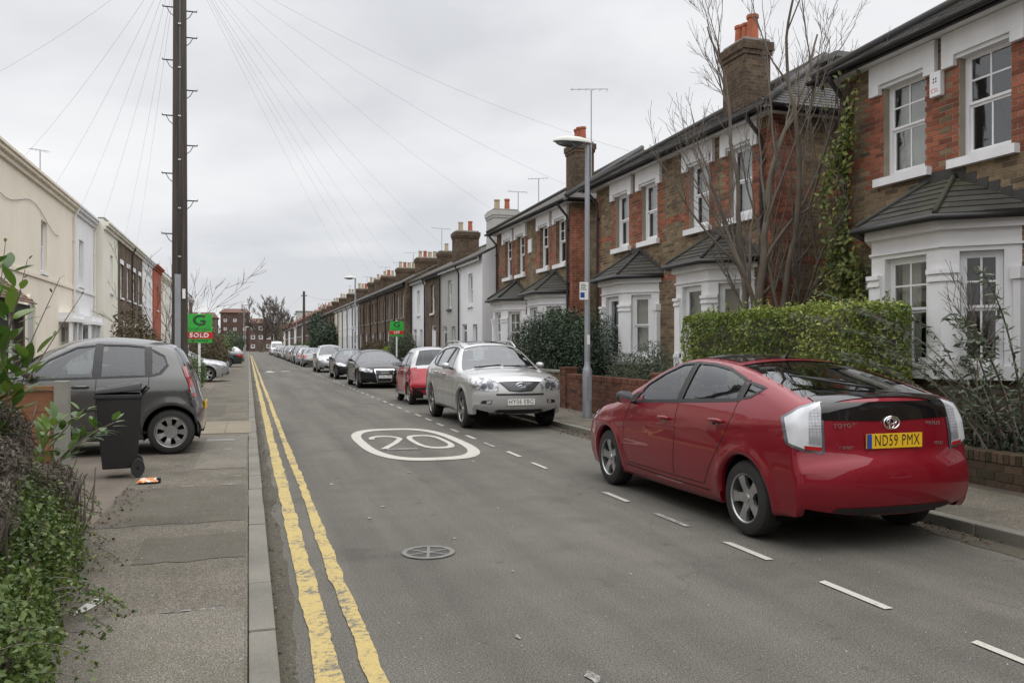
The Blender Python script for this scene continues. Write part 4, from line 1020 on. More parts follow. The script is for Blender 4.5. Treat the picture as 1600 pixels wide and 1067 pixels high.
cottage(-1, 8.72, 35.05, 38.75, 'pale grey rendered cottage between the white and brown ones', 'grey_render', 5.15, W2u, door=(.76, .42, 2.5, 'black_paint'), group=G4, sills='dark_fascia', chim=[ch(-1, 9.9, 38.6, 7.0, 2, .55, .45, 'dark_brick_wall', ('buff_pot', 'terracotta'), .5)])
cottage(-1, 8.72, 38.75, 42.35, 'brown brick cottage with white door frame left of the grey cottage', 'brown_brick_wall', 5.15, [(.5, .38, 3.2, 4.6)], door=(.45, .55, 2.6, 'white_paint'), group=G4)
cottage(-1, 8.72, 42.35, 46.0, 'narrow white cottage behind the let sign', 'white_render', 5.15, W2u, group=G4, door=(.76, .42, 2.5, 'paint_red'), chim=[ch(-1, 10.6, 45.6, 6.85, 1, .45, .4, 'dark_brick_wall', 'buff_pot', .5)])
yy = 46.05
for k in range(6):
    lab = ['brown brick cottage with black downpipe just left of the let sign', 'second brown brick cottage beyond the let sign', 'third brown brick cottage of the long brown row', 'fourth brown brick cottage of the long brown row', 'fifth brown brick cottage of the long brown row', 'last brown brick cottage before the white cottages'][k]
    cottage(-1, 8.35, yy, yy + 3.4, lab, 'brown_brick_wall', 5.15, [(.27, .33, 3.2, 4.55), (.75, .33, 3.2, 4.55), (.3, .36, .95, 2.45)], sills='concrete_post', door=(.76, .42, 2.5, ['paint_dark_green', 'paint_red', 'black_paint'][k % 3]), group=G4, chim=[ch(-1, 10.3, yy + 3.3, 6.85, 4, .7, .36, 'dark_brick_wall', ('buff_pot', 'terracotta', 'buff_pot', 'buff_pot'), .42)] if k % 2 == 0 or k > 3 else None)
    yy += 3.4
seq = [('white_render', 'first white cottage after the brown row'), ('white_render', 'second white cottage after the brown row'), ('white_render', 'third white cottage after the brown row'),
       ('pale_cream_render', 'cream cottage beyond the three white cottages'), ('cream_render', 'yellowish cream cottage beyond the first cream one'),
       ('brown_brick_wall', 'brown cottage after the cream pair'), ('brown_brick_wall', 'second brown cottage after the cream pair'), ('dark_brick_wall', 'dark brick cottage at the tall evergreen'), ('dark_brick_wall', 'second dark brick cottage at the tall evergreen')]
for k, (m_, lab) in enumerate(seq):
    cottage(-1, 8.35, yy, yy + 3.9, lab, m_, 5.15, [(.3, .33, 3.2, 4.5), (.74, .33, 3.2, 4.5), (.3, .36, .95, 2.4)], door=(.76, .42, 2.5, 'black_paint'), group=G4, fine=False, roof_m='red_tile' if k == 6 else 'far_slate',
            chim=[ch(-1, 10.3, yy + 3.8, 6.9, 4, .7, .36, 'dark_brick_wall', ('buff_pot', 'buff_pot', 'terracotta', 'buff_pot'), .45)] if k % 2 == 0 else None)
    yy += 3.9
far_m = ['white_render', 'brown_brick_wall', 'flat_brick_wall', 'white_stucco', 'brown_brick_wall', 'flat_brick_wall']
k = 0; yy = 108.0
while yy < 205:
    m_ = far_m[k % 6]
    cottage(-1, 8.35, yy, yy + 8.0, '%s far terraced house down the right side, counting on from the ivy-covered evergreen' % ORD[k], m_, 5.1, [(.15, .4, 3.2, 4.5), (.38, .4, 3.2, 4.5), (.62, .4, 3.2, 4.5), (.85, .4, 3.2, 4.5), (.3, .5, .95, 2.4), (.7, .5, .95, 2.4)], group='far terraced houses down the right side', fine=False, roof_m='red_tile' if k % 3 == 1 else 'far_slate', gut=False,
            chim=[ch(-1, 10.6, yy + 4, 6.9, 4, .7, .4, 'flat_brick_wall', ('terracotta', 'buff_pot'), .5)])
    yy += 8.0; k += 1
# ------------------------------------------------------------------ left side: stuccoed houses with parapets
GL = 'parapeted houses along the left side'
XL = -6.3
cream = cottage(1, XL, 14.6, 29.6, 'large cream house with a moulded cornice on the left', 'cream_render', 6.9, [(.30, .3, 4.45, 5.6), (.60, .30, 4.0, 5.5)], parapet=7.0, ground=3.7, group=GL, cur=(None, 'net'), depth=9, gut=False)
cream2 = cottage(1, XL, 29.6, 35.0, 'cream house with arched doorways adjoining the white house', 'cream_render', 6.9, [(.12, .42, 3.95, 5.6), (.72, .62, 1.0, 2.35)], parapet=7.02, ground=3.7, group=GL, depth=9, cur=('net', None), gut=False)
whl = cottage(1, XL, 35.0, 39.4, 'white house with a sash window beside the large cream house', 'white_stucco', 6.9, [(.35, .45, 3.95, 5.75), (.5, .8, 1.0, 2.3)], parapet=7.0, ground=3.7, group=GL, depth=9, cur=('net', None), gut=False)
cottage(1, XL + .35, 39.5, 43.6, 'pale yellow house with a grey corner next to the brick one', 'pale_cream_render', 6.9, [(.55, .38, 4.0, 5.7), (.6, .4, 1.1, 2.5)], parapet=7.05, group=GL, depth=9, cur=('net', None), gut=False)
bl = cottage(1, XL + .35, 43.6, 53.3, 'brown brick house with four tall white-headed windows on the left', 'brown_brick_wall', 6.9, [(.14, .5, 3.95, 5.6), (.38, .5, 3.95, 5.6), (.63, .5, 3.95, 5.6), (.87, .5, 3.95, 5.6), (.25, .6, 1.0, 2.6), (.72, .6, 1.0, 2.6)], parapet=7.02, group=GL, depth=9, lintel='white_paint', cur=('net', None, 'both'), gut=False)
cottage(1, XL + .35, 53.3, 58.7, 'off-white rendered house between the brick and red ones', 'white_stucco', 6.9, [(.3, .45, 4.0, 5.6), (.72, .45, 4.0, 5.6), (.3, .5, 1.0, 2.5)], parapet=7.02, group=GL, depth=9, gut=False)
cottage(1, XL + .42, 58.7, 63.6, 'red painted house on the left side', 'red_render', 6.9, [(.5, .45, 4.0, 5.6), (.4, .5, 1.0, 2.5)], parapet=7.0, group=GL, depth=9, gut=False)
yy = 63.6
for k, m_ in enumerate(['pale_cream_render', 'white_stucco', 'cream_render', 'brown_brick_wall', 'white_render', 'brown_brick_wall']):
    cottage(1, XL + .35, yy, yy + 6, ['cream house straight after the red one', 'white house second after the red one', 'yellowish house third after the red one', 'brown brick house fourth after the red one', 'white rendered house fifth after the red one', 'brown brick house sixth after the red one'][k], m_, 6.6, [(.3, .45, 4.0, 5.5), (.72, .45, 4.0, 5.5), (.3, .5, 1.0, 2.5), (.72, .5, 1.0, 2.5)], parapet=7.0, group=GL, depth=9, fine=False, gut=False)
    yy += 6
# downpipes and a stray cable on the left fronts
for par, yy_ in ((cream, 21.2), (cream2, 34.85), (whl, 39.25), (bl, 48.4)):
    xo = base_of(par).x; d_ = MB(); d_.tube([(xo + .24, yy_, 6.8), (xo + .06, yy_, 6.4), (xo + .055, yy_, .15)], .038, 7)
    for z_ in (5.5, 3.3, 1.5): d_.box((xo + .005, yy_ - .055, z_), (xo + .1, yy_ + .055, z_ + .06))
    d_.build('downpipe', 'pale_cream_render' if par is not bl else 'black_paint', par, smooth=40)
cw_ = MB(); cw_.tube([(XL + .03, 24.0 + k * .55, 5.9 - .25 * math.sin(k * .55) - k * .02) for k in range(16)], .009, 4); cw_.build('cable', 'wire', cream)
# porches / arched doorways on the cream houses
frL = frame((XL, 0), (0, 1), (1, 0))
def arch_door(parent, yc, w, zt, m):
    b = MB(); n = 12; r_ = w / 2; p = [(yc - r_, .1), (yc - r_, zt - r_)] + [(yc - r_ * math.cos(math.pi * k / n), zt - r_ + r_ * math.sin(math.pi * k / n)) for k in range(1, n)] + [(yc + r_, zt - r_), (yc + r_, .1)]
    q = [(yc - r_ - .12, .1), (yc - r_ - .12, zt - r_)] + [(yc - (r_ + .12) * math.cos(math.pi * k / n), zt - r_ + (r_ + .12) * math.sin(math.pi * k / n)) for k in range(1, n)] + [(yc + r_ + .12, zt - r_), (yc + r_ + .12, .1)]
    d = MB(); N = len(p); d.add([frL(u, .006, z) for u, z in p], [tuple(range(N))]); do = d.build('door', m, parent, recalc=False)
    for i in range(N - 1): b.hexa([frL(p[i][0], .0, p[i][1]), frL(p[i + 1][0], .0, p[i + 1][1]), frL(q[i + 1][0], .0, q[i + 1][1]), frL(q[i][0], .0, q[i][1]), frL(p[i][0], .07, p[i][1]), frL(p[i + 1][0], .07, p[i + 1][1]), frL(q[i + 1][0], .07, q[i + 1][1]), frL(q[i][0], .07, q[i][1])])
    b.build('arch', 'cream_render', do)
arch_door(cream, 25.5, 1.0, 3.0, 'grey_render'); arch_door(cream, 28.3, 1.0, 3.0, 'grey_render')
for par, ya, yb in ((cream2, 32.4, 34.6), (whl, 36.1, 38.6)):
    bb = MB(); bb.box((XL, ya, 2.42), (XL + .55, yb, 2.55)); bb.box((XL, ya + .06, 2.551), (XL + .45, yb - .06, 2.75)); bb.build('bay_canopy', 'white_paint', par)
    b2 = MB(); b2.box((XL, ya + .1, 0), (XL + .4, yb - .1, 1.0)); b2.box((XL + .3, ya + .1, 1.001), (XL + .4, ya + .25, 2.419)); b2.box((XL + .3, yb - .25, 1.001), (XL + .4, yb - .1, 2.419)); b2.box((XL + .3, (ya + yb) / 2 - .05, 1.001), (XL + .4, (ya + yb) / 2 + .05, 2.419)); b2.build('bay_front', 'white_paint', par)
    for s0, s1 in ((ya + .25, (ya + yb) / 2 - .05), ((ya + yb) / 2 + .05, yb - .25)): MB().quad((XL + .34, s0, 1.0), (XL + .34, s1, 1.0), (XL + .34, s1, 2.42), (XL + .34, s0, 2.42)).build('pane', 'window_glass', par, recalc=False)
# upper roof pieces behind the parapets
MB().box((XL - 6, 22.5, 6.9), (XL - .25, 29.5, 7.28)).build('roof_block', 'cream_render', cream)
MB().box((XL - 6, 29.7, 6.9), (XL - .35, 34.9, 7.16)).build('roof_block', 'lead', cream2)
MB().box((XL - 6, 35.1, 6.9), (XL - .35, 39.2, 7.12)).build('roof_block', 'lead', whl)
# low tiled garage in front of the cream house
ga = empty('garage', (-5.4, 15.6, ZP)); tag(ga, 'small outbuilding with a brown tiled roof behind the grey car', 'outbuilding')
w = MB(); gx, gy0, gy1, ge_ = -3.95, 13.9, 16.95, 2.42
w.box((-7.4, gy0 + .2, 0), (gx, gy1 - .15, ge_ - .06)); w.build('wall', 'white_stucco', ga)
rt = MB(); sl = math.tan(R(42)); rx = -5.7; V = [(gx + .3, gy0, ge_ - .1), (gx + .3, gy1, ge_ - .1), (rx, gy1, ge_ + (gx - rx) * sl), (rx, gy0, ge_ + (gx - rx) * sl), (-7.7, gy0, ge_ - .1), (-7.7, gy1, ge_ - .1)]
rt.add(V, [(0, 1, 2, 3), (3, 2, 5, 4)]); rro = rt.build('roof', 'red_tile', ga, recalc=False)
slates(rro, (gx + .3, gy0, ge_ - .1), (0, 1, 0), (rx - gx - .3, 0, (gx - rx) * sl + .1), gy1 - gy0, math.hypot(rx - gx - .3, (gx - rx) * sl + .1), wid=.165, gauge=.10, m='tile_piece', name='tiles')
w2 = MB(); w2.add([(gx - .05, gy1 - .16, ge_ - .06), (-7.4, gy1 - .16, ge_ - .06), (rx, gy1 - .16, ge_ + (gx - rx) * sl - .05)], [(0, 1, 2)]); w2.add([(gx - .05, gy0 + .21, ge_ - .06), (-7.4, gy0 + .21, ge_ - .06), (rx, gy0 + .21, ge_ + (gx - rx) * sl - .05)], [(0, 1, 2)]); w2.build('gable', 'white_stucco', ga, recalc=False)
MB().box((gx + .02, gy0 + .02, ge_ - .26), (gx + .2, gy1 - .02, ge_ - .12)).build('fascia', 'dark_fascia', ga)
MB().box((gx + .03, gy1 - .4, 0), (gx + .17, gy1 - .26, ge_ - .26)).build('post', 'pole_wood', ga)
MB().box((gx - .002, gy0 + .5, .12), (gx + .02, gy1 - .7, 2.1)).build('door', 'dark_fascia', ga)
# ------------------------------------------------------------------ brick flats closing the street
def flats(x0, x1, y0, z1, label, ncol, nrow, wz=2.8, roofh=1.6, m='flat_brick_wall', dep=11, wsz=(.62, .6)):
    h = empty('brick_flats', ((x0 + x1) / 2, y0, 0)); tag(h, label, 'flats', 'brick flats closing the street')
    fr = frame((0, y0), (1, 0), (0, -1)); holes = []
    for i in range(ncol):
        for j in range(nrow):
            c = x0 + (x1 - x0) * (i + .5) / ncol; zc = 1.6 + j * wz; holes.append((c - wsz[0], c + wsz[0], zc - wsz[1], zc + wsz[1]))
    w = MB(); wall_panel(w, fr, x0, x1, 0, z1, holes, rev=.15); w.quad((x1, y0, 0), (x1, y0 + dep, 0), (x1, y0 + dep, z1), (x1, y0, z1)); w.quad((x0, y0, 0), (x0, y0 + dep, 0), (x0, y0 + dep, z1), (x0, y0, z1)); w.quad((x0, y0 + dep, 0), (x1, y0 + dep, 0), (x1, y0 + dep, z1), (x0, y0 + dep, z1))
    w.build('wall', m, h, recalc=False)
    for q in holes: sash(h, fr, *q, rec=.06, fw=.16, m='white_paint', curtain=random.choice([None, 'both', None]), bar=.03)
    r_ = MB(); o = .4; r_.prism([(x0 - o, y0 - o), (x1 + o, y0 - o), (x1 + o, y0 + dep + o), (x0 - o, y0 + dep + o)], z1, z1 + .15)
    if roofh > 0: V = [(x0 - o, y0 - o, z1 + .151), (x1 + o, y0 - o, z1 + .151), (x1 + o, y0 + dep + o, z1 + .151), (x0 - o, y0 + dep + o, z1 + .151), (x0 + 1, y0 + dep / 2, z1 + roofh), (x1 - 1, y0 + dep / 2, z1 + roofh)]; r_.add(V, [(0, 1, 5, 4), (1, 2, 5), (2, 3, 4, 5), (3, 0, 4)])
    r_.build('roof', 'red_tile' if roofh > 0 else 'lead', h, recalc=False); return h
flats(.2, 7.2, 271, 8.6, 'dark red brick flats with white square windows at the road end', 3, 3, roofh=1.8)
flats(-8.6, .3, 285, 12.4, 'taller brick flats behind, left of the road end', 3, 4, roofh=1.6, wsz=(.5, .5))
flats(-24, -9.5, 280, 10.5, 'long brown flats farthest left behind the shrubs', 5, 3, roofh=2.0, m='brown_brick_wall', wsz=(.5, .5))
flats(8.5, 17, 290, 7.5, 'low brick block closing the gap right of the far trees', 4, 2, roofh=2.2, m='brown_brick_wall', wsz=(.5, .5))
flats(18, 34, 330, 15.0, 'grey flat-roofed block showing above the far right roofs', 7, 4, roofh=0, m='grey_render', wsz=(.9, .7))
endh = cottage(-1, 9.2, 212, 222, 'dark house with a pale ground floor near the road end', 'dark_brick_wall', 5.6, [(.3, .6, 3.3, 4.6), (.7, .6, 3.3, 4.6)], group='far terraced houses down the right side', fine=False, gut=False)
wl = MB(); wl.box((8.6, 212.1, 0), (9.19, 221.9, 2.7)); wl.build('ground_floor_front', 'pale_cream_render', endh)

# the street behind the viewpoint (seen only mirrored in paint and glass)
for k, (y0, m_) in enumerate([(-12, 'white_stucco'), (-26, 'brown_brick_wall'), (-40, 'cream_render'), (-54, 'brown_brick_wall')]):
    cottage(1, XL, y0, y0 + 14, '%s house on the left side of the street behind the viewpoint' % ORD[k], m_, 6.9, [(.2, .5, 4.0, 5.6), (.5, .5, 4.0, 5.6), (.8, .5, 4.0, 5.6), (.3, .6, 1.0, 2.5), (.7, .6, 1.0, 2.5)], parapet=7.0, group='houses behind the viewpoint', depth=9, fine=False, gut=False)
for k, y0 in enumerate([-6.6, -16.4, -26.2, -36.0, -45.8]):
    cottage(-1, XF, y0, y0 + 9.0, '%s brick house on the right side of the street behind the viewpoint' % ORD[k], 'stock_brick_wall', 5.86, [(.15, .4, 4.0, 5.4), (.36, .4, 4.0, 5.4), (.64, .4, 4.0, 5.4), (.85, .4, 4.0, 5.4), (.25, .8, 1.0, 2.6), (.75, .8, 1.0, 2.6)], group='houses behind the viewpoint', depth=8, fine=False, gut=False)
cottage(1, XL, 0.4 + 1.6, 14.5, 'cream house left of the viewpoint, beyond the laurel', 'cream_render', 6.9, [(.25, .5, 4.0, 5.6), (.7, .5, 4.0, 5.6), (.3, .6, 1.0, 2.5), (.7, .6, 1.0, 2.5)], parapet=7.0, group='houses behind the viewpoint', depth=9, fine=False, gut=False)
flats(-20, 26, -112, 9.0, 'terrace closing the street behind the viewpoint', 10, 3, roofh=2.5)
# ------------------------------------------------------------------ cars
def pchip(xs, ys):
    xs = np.asarray(xs, float); ys = np.asarray(ys, float); h = np.diff(xs); d = np.diff(ys) / h; n = len(xs); m = np.zeros(n)
    for i in range(1, n - 1):
        if d[i - 1] * d[i] > 0:
            w1, w2 = 2 * h[i] + h[i - 1], h[i] + 2 * h[i - 1]; m[i] = (w1 + w2) / (w1 / d[i - 1] + w2 / d[i])
    m[0], m[-1] = d[0], d[-1]
    def f(x):
        x = np.clip(np.asarray(x, float), xs[0], xs[-1]); i = np.clip(np.searchsorted(xs, x, 'right') - 1, 0, n - 2)
        t = (x - xs[i]) / h[i]; t2, t3 = t * t, t * t * t
        return (2 * t3 - 3 * t2 + 1) * ys[i] + (t3 - 2 * t2 + t) * h[i] * m[i] + (-2 * t3 + 3 * t2) * ys[i + 1] + (t3 - t2) * h[i] * m[i + 1]
    return f
def smoothcurve(ts, P):
    """ Catmull-Rom through points with chord parameter """
    ts = np.asarray(ts, float); P = np.asarray(P, float); n = len(ts); M = np.zeros_like(P)
    for i in range(n):
        a, b = max(i - 1, 0), min(i + 1, n - 1)
        if 0 < i < n - 1:
            h0, h1 = ts[i] - ts[i - 1], ts[i + 1] - ts[i]
            M[i] = ((P[i] - P[i - 1]) / h0 * h1 + (P[i + 1] - P[i]) / h1 * h0) / (h0 + h1)
        else: M[i] = (P[b] - P[a]) / (ts[b] - ts[a])
    def f(x):
        i = int(np.clip(np.searchsorted(ts, x, 'right') - 1, 0, n - 2)); h = ts[i + 1] - ts[i]; t = (x - ts[i]) / h; t2, t3 = t * t, t ** 3
        return (2 * t3 - 3 * t2 + 1) * P[i] + (t3 - 2 * t2 + t) * h * M[i] + (-2 * t3 + 3 * t2) * P[i + 1] + (t3 - t2) * h * M[i + 1]
    return f
def inside(poly, x, z):
    c = False; n = len(poly)
    for i in range(n):
        (x0, z0), (x1, z1) = poly[i], poly[(i + 1) % n]
        if (z0 > z) != (z1 > z) and x < (x1 - x0) * (z - z0) / (z1 - z0) + x0: c = not c
    return c
class Car:
    def __init__(s, name, spec, paint_m):
        s.sp = spec; s.L = spec['L']; s.paint = paint_m
        s.root = empty(name); s.parts = []
        s.shell()
    def P(s, x, y, z): return (x - s.L / 2, y, z)
    def part(s, name, mb, m, parent=None, smooth=False, recalc=True, bevel=0.0):
        me = mb.mesh(name, (0, 0, 0), smooth, recalc, bevel); return new_obj(name, me, parent or s.root, m)
    # -------- shell
    def shell(s):
        sp = s.sp; keys = sp['prof']; ts = [0.0]
        for a, b in zip(keys, keys[1:]): ts.append(ts[-1] + math.hypot(b[0] - a[0], b[1] - a[1]))
        cur = smoothcurve(ts, [(k[0], k[1]) for k in keys]); crn = pchip(ts, [k[2] for k in keys])
        tags = {}
        S = []
        for i in range(len(keys) - 1):
            n = max(2, math.ceil((ts[i + 1] - ts[i]) / sp.get('step', .05)))
            if len(keys[i]) > 3:
                for tg_ in keys[i][3].split(): tags[tg_] = len(S)
            S += [ts[i] + (ts[i + 1] - ts[i]) * k / n for k in range(n)]
        S.append(ts[-1]); N = len(S); s.tags = tags
        C = np.array([cur(t) for t in S]); T = np.gradient(C, axis=0); T /= np.linalg.norm(T, axis=1)[:, None] + 1e-9
        NI = np.stack([T[:, 1], -T[:, 0]], 1)                 # inward normal
        cr = np.array([float(crn(t)) for t in S])
        secf = pchip([k[0] for k in sp['sec']], [k[1] for k in sp['sec']]); plan = pchip([k[0] for k in sp['plan']], [k[1] for k in sp['plan']])
        up = sp.get('up'); upf = pchip([k[0] for k in up], [k[1] for k in up]) if up else None; zb = sp['belt']
        Rw, Ra = sp['R'], sp['Ra']; wx = sp['wheels']
        def yside(x, z):
            v = float(secf(z)) * float(plan(x))
            if upf is not None and z > zb: v *= 1 + (float(upf(x)) - 1) * min(1, (z - zb) / .3)
            for xw in wx:
                d = math.hypot(x - xw, z - Rw); v += .014 * math.exp(-((d - Ra - .02) / .05) ** 2)
            zc = sp.get('crease')
            if zc: zz = zc[0] + (zc[1] - zc[0]) * x / s.L; v += .007 * math.exp(-((z - zz) / .03) ** 2)
            return v
        s.yside = yside
        PE = C + NI * cr[:, None]
        low = sp['low']; lowf = pchip([k[0] for k in low], [k[1] for k in low])
        # lower outline: nose foot .. arch .. sill .. arch .. tail foot
        lp = [tuple(PE[0])]; marks = []
        def line_to(x1):
            x0 = lp[-1][0]; n = max(2, int(abs(x1 - x0) / .05))
            for k in range(1, n + 1): x = x0 + (x1 - x0) * k / n; lp.append((x, float(lowf(x))))
        for xw in wx:
            f0 = math.asin(max(-1, min(1, (float(lowf(xw - Ra)) - Rw) / Ra))); f1 = math.asin(max(-1, min(1, (float(lowf(xw + Ra)) - Rw) / Ra)))
            xa = xw - Ra * math.cos(f0); line_to(xa) if xa > lp[-1][0] + .01 else None
            marks.append(len(lp) - 1)
            for k in range(1, 25):
                a = math.pi - f0 + (f1 - math.pi + f0) * k / 24; lp.append((xw + Ra * math.cos(a), Rw + Ra * math.sin(a)))
            marks.append(len(lp) - 1)
        xe = PE[-1][0]
        if xe > lp[-1][0] + .03: line_to(xe)
        lp[-1] = tuple(PE[-1]) if xe > wx[1] + Ra else lp[-1]
        lp = np.array(lp); ll = np.concatenate([[0], np.cumsum(np.hypot(*np.diff(lp, axis=0).T))])
        anch_i = [0, tags['a1'], tags['a2'], tags['a3'], tags['a4'], N - 1]; anch_l = [0, ll[marks[0]], ll[marks[1]], ll[marks[2]], ll[marks[3]], ll[-1]]
        # sample so that stations hit the marks exactly
        Bl = np.interp([S[i] for i in range(N)], [S[i] for i in anch_i], anch_l); B = np.stack([np.interp(Bl, ll, lp[:, 0]), np.interp(Bl, ll, lp[:, 1])], 1)
        nr = sp.get('rows', 18); rs = (np.linspace(0, 1, nr + 1)) ** 1.15
        q = np.array([0, .14, .28, .42, .56, .68, .78, .86, .92, .965, 1.0]); nq = len(q) - 1
        fil, rho = sp.get('fil', .035), .10
        V = []; cols = 2 * (nr + 1) + 2 * nq + 1    # lip, side rows.., strip, ..side rows, lip
        rows = []
        for i in range(N):
            pe = PE[i]; ye = max(.02, yside(*pe) - fil); side = []
            for r_ in rs:
                p = pe + (B[i] - pe) * r_; d = math.hypot(*(p - pe)); y_ = yside(*p) - (fil * (1 - d / rho) ** 2 if d < rho else 0); side.append((p[0], y_, p[1]))
            lip = (B[i][0], side[-1][1] - .07, B[i][1] + .006)
            strip = [(C[i][0] + NI[i][0] * cr[i] * qq ** 2.3, ye * qq, C[i][1] + NI[i][1] * cr[i] * qq ** 2.3) for qq in q]
            half = [lip] + side[::-1] + strip[::-1][1:]          # from left lip to centre
            row = half + [(x, -y, z) for x, y, z in half[::-1][1:]]
            rows.append(row)
        nc = len(rows[0]); s.nc, s.N = nc, N; s.nr, s.nq = nr, nq; s.q = q
        bm = bmesh.new(); lay = bm.faces.layers.int.new('col'); lst = bm.faces.layers.int.new('st')
        vv = [[bm.verts.new(s.P(*p)) for p in row] for row in rows]
        for i in range(N - 1):
            for j in range(nc - 1):
                try: f = bm.faces.new((vv[i][j], vv[i + 1][j], vv[i + 1][j + 1], vv[i][j + 1]))
                except ValueError: continue
                f[lay] = j; f[lst] = i; f.smooth = True
        bmesh.ops.remove_doubles(bm, verts=bm.verts[:], dist=.0004)
        bmesh.ops.recalc_face_normals(bm, faces=bm.faces[:])
        bm.faces.ensure_lookup_table()
        top = max(bm.faces, key=lambda f: f.calc_center_median().z)
        if top.normal.z < 0: bmesh.ops.reverse_faces(bm, faces=bm.faces[:])
        s.bvh = BVHTree.FromBMesh(bm); s.bm = bm; s.lay, s.lst = lay, lst
        # -------- openings: windscreen, rear glass by station; side windows by outline
        cm = nc // 2; t = tags
        def strip_faces(a, b, qmax):
            k = max(i for i, v in enumerate(q) if v <= qmax + 1e-6)
            return [f for f in bm.faces if a <= f[lst] < b and cm - k <= f[lay] < cm + k]
        wins = []
        wins.append(('windscreen', strip_faces(t['w0'], t['w1'], sp.get('wq', .92))))
        wins.append(('rear_window', strip_faces(t['r0'], t['r1'], sp.get('rq', .86))))
        glass_names = []
        for k, poly in enumerate(sp['wins']):
            pl = [(x - s.L / 2, z) for x, z in poly]; x0, x1 = min(p[0] for p in pl) - .06, max(p[0] for p in pl) + .06; z0, z1 = min(p[1] for p in pl) - .06, max(p[1] for p in pl) + .06
            n = len(pl)
            for i in range(n):
                a, b = pl[i], pl[(i + 1) % n]; nx, nz = b[1] - a[1], -(b[0] - a[0]); l_ = math.hypot(nx, nz)
                fs = [f for f in bm.faces if abs(f.normal.y) > .25 and all(x0 - .1 < v.co.x < x1 + .1 and z0 - .1 < v.co.z < z1 + .1 for v in f.verts) and abs(f.calc_center_median().y) > .25]
                geom = list({e for f in fs for e in f.edges}) + list({v for f in fs for v in f.verts}) + fs
                bmesh.ops.bisect_plane(bm, geom=geom, dist=.0005, plane_co=(a[0], 0, a[1]), plane_no=(nx / l_, 0, nz / l_))
            for sgn in (1, -1):
                fs = [f for f in bm.faces if f.calc_center_median().y * sgn > .25 and abs(f.normal.y) > .25 and inside(pl, f.calc_center_median().x, f.calc_center_median().z)]
                wins.append(('side_window', fs))
        gm = sp.get('glass', {})
        for nm, fs in wins:
            fs = [f for f in fs if f.is_valid]
            if not fs: continue
            idx = {}; V = []; F = []
            for f in fs:
                for v in f.verts:
                    if v not in idx: idx[v] = len(V); V.append(tuple(v.co - v.normal * .006))
                F.append(tuple(idx[v] for v in f.verts))
            o = s.part(nm, MB().add(V, F), gm.get(nm, 'car_glass'), smooth=True, recalc=False)
            bmesh.ops.delete(bm, geom=fs, context='FACES')
        loose = [v for v in bm.verts if not v.link_faces]; bmesh.ops.delete(bm, geom=loose, context='VERTS')
        me = bpy.data.meshes.new('body'); bm.to_mesh(me); me.polygons.foreach_set('use_smooth', [True] * len(me.polygons))
        s.body = new_obj('body', me, s.root, s.paint)
        # two-tone body if wanted
        if sp.get('two'):
            me.materials.append(MATS[sp['two'][0]]); fn = sp['two'][1]
            for p in me.polygons:
                c = p.center
                if fn(c.x + s.L / 2, abs(c.y), c.z): p.material_index = 1
        # lining just inside the shell
        V = [tuple(v.co - v.normal * .03) for v in bm.verts]; bm.verts.index_update(); F = [tuple(v.index for v in f.verts)[::-1] for f in bm.faces if f.calc_center_median().z > sp['belt'] - .35]
        s.part('lining', MB().add(V, F), 'interior_dark', recalc=False, smooth=True)
        # seals round the side windows
        for poly in sp['wins']: s.ribbon([(x, z) for x, z in poly] + [poly[0]], .022, 'trim_black', 'window_seal', off=.003)
        s.under(); s.cabin()
        bm.free()
    # -------- projection helpers
    def cast(s, p, v):
        v = Vector(v).normalized(); o = Vector(s.P(*p)); hit = s.bvh.ray_cast(o + v * 3, -v, 6)
        return (hit[0], hit[1]) if hit[0] is not None else (None, None)
    def grid_patch(s, A, B, v, n=8, m=5, off=.005, mb=None):
        """ patch ruled between chains A and B (3D car coordinates), projected onto the body along v """
        def res(ch, n):
            ch = [Vector(p) for p in ch]; L = [0]
            for a, b in zip(ch, ch[1:]): L.append(L[-1] + (b - a).length)
            out = []
            for k in range(n + 1):
                t = L[-1] * k / n; i = max(0, min(len(ch) - 2, next((j for j in range(len(L) - 1) if t <= L[j + 1] + 1e-9), len(ch) - 2)))
                u = (t - L[i]) / max(1e-9, L[i + 1] - L[i]); out.append(ch[i].lerp(ch[i + 1], u))
            return out
        a, b = res(A, n), res(B, n); V = []; F = []; ok = []
        for j in range(m + 1):
            for i in range(n + 1):
                p = a[i].lerp(b[i], j / m); h, nn = s.cast(p, v)
                if h is None: V.append(s.P(*p)); ok.append(False)
                else: V.append(tuple(h + nn * off)); ok.append(True)
        for j in range(m):
            for i in range(n):
                f = (j * (n + 1) + i, j * (n + 1) + i + 1, (j + 1) * (n + 1) + i + 1, (j + 1) * (n + 1) + i)
                if all(ok[k] for k in f): F.append(f)
        mb = mb or MB(); mb.add(V, F); return mb
    def patch(s, name, A, B, v, m, mirror=True, n=8, k=5, off=.005, parent=None):
        for sg in ((1, -1) if mirror else (1,)):
            f = lambda ch: [(x, y * sg, z) for x, y, z in ch]
            s.part(name, s.grid_patch(f(A), f(B), (v[0], v[1] * sg, v[2]), n, k, off), m, parent, smooth=True, recalc=False)
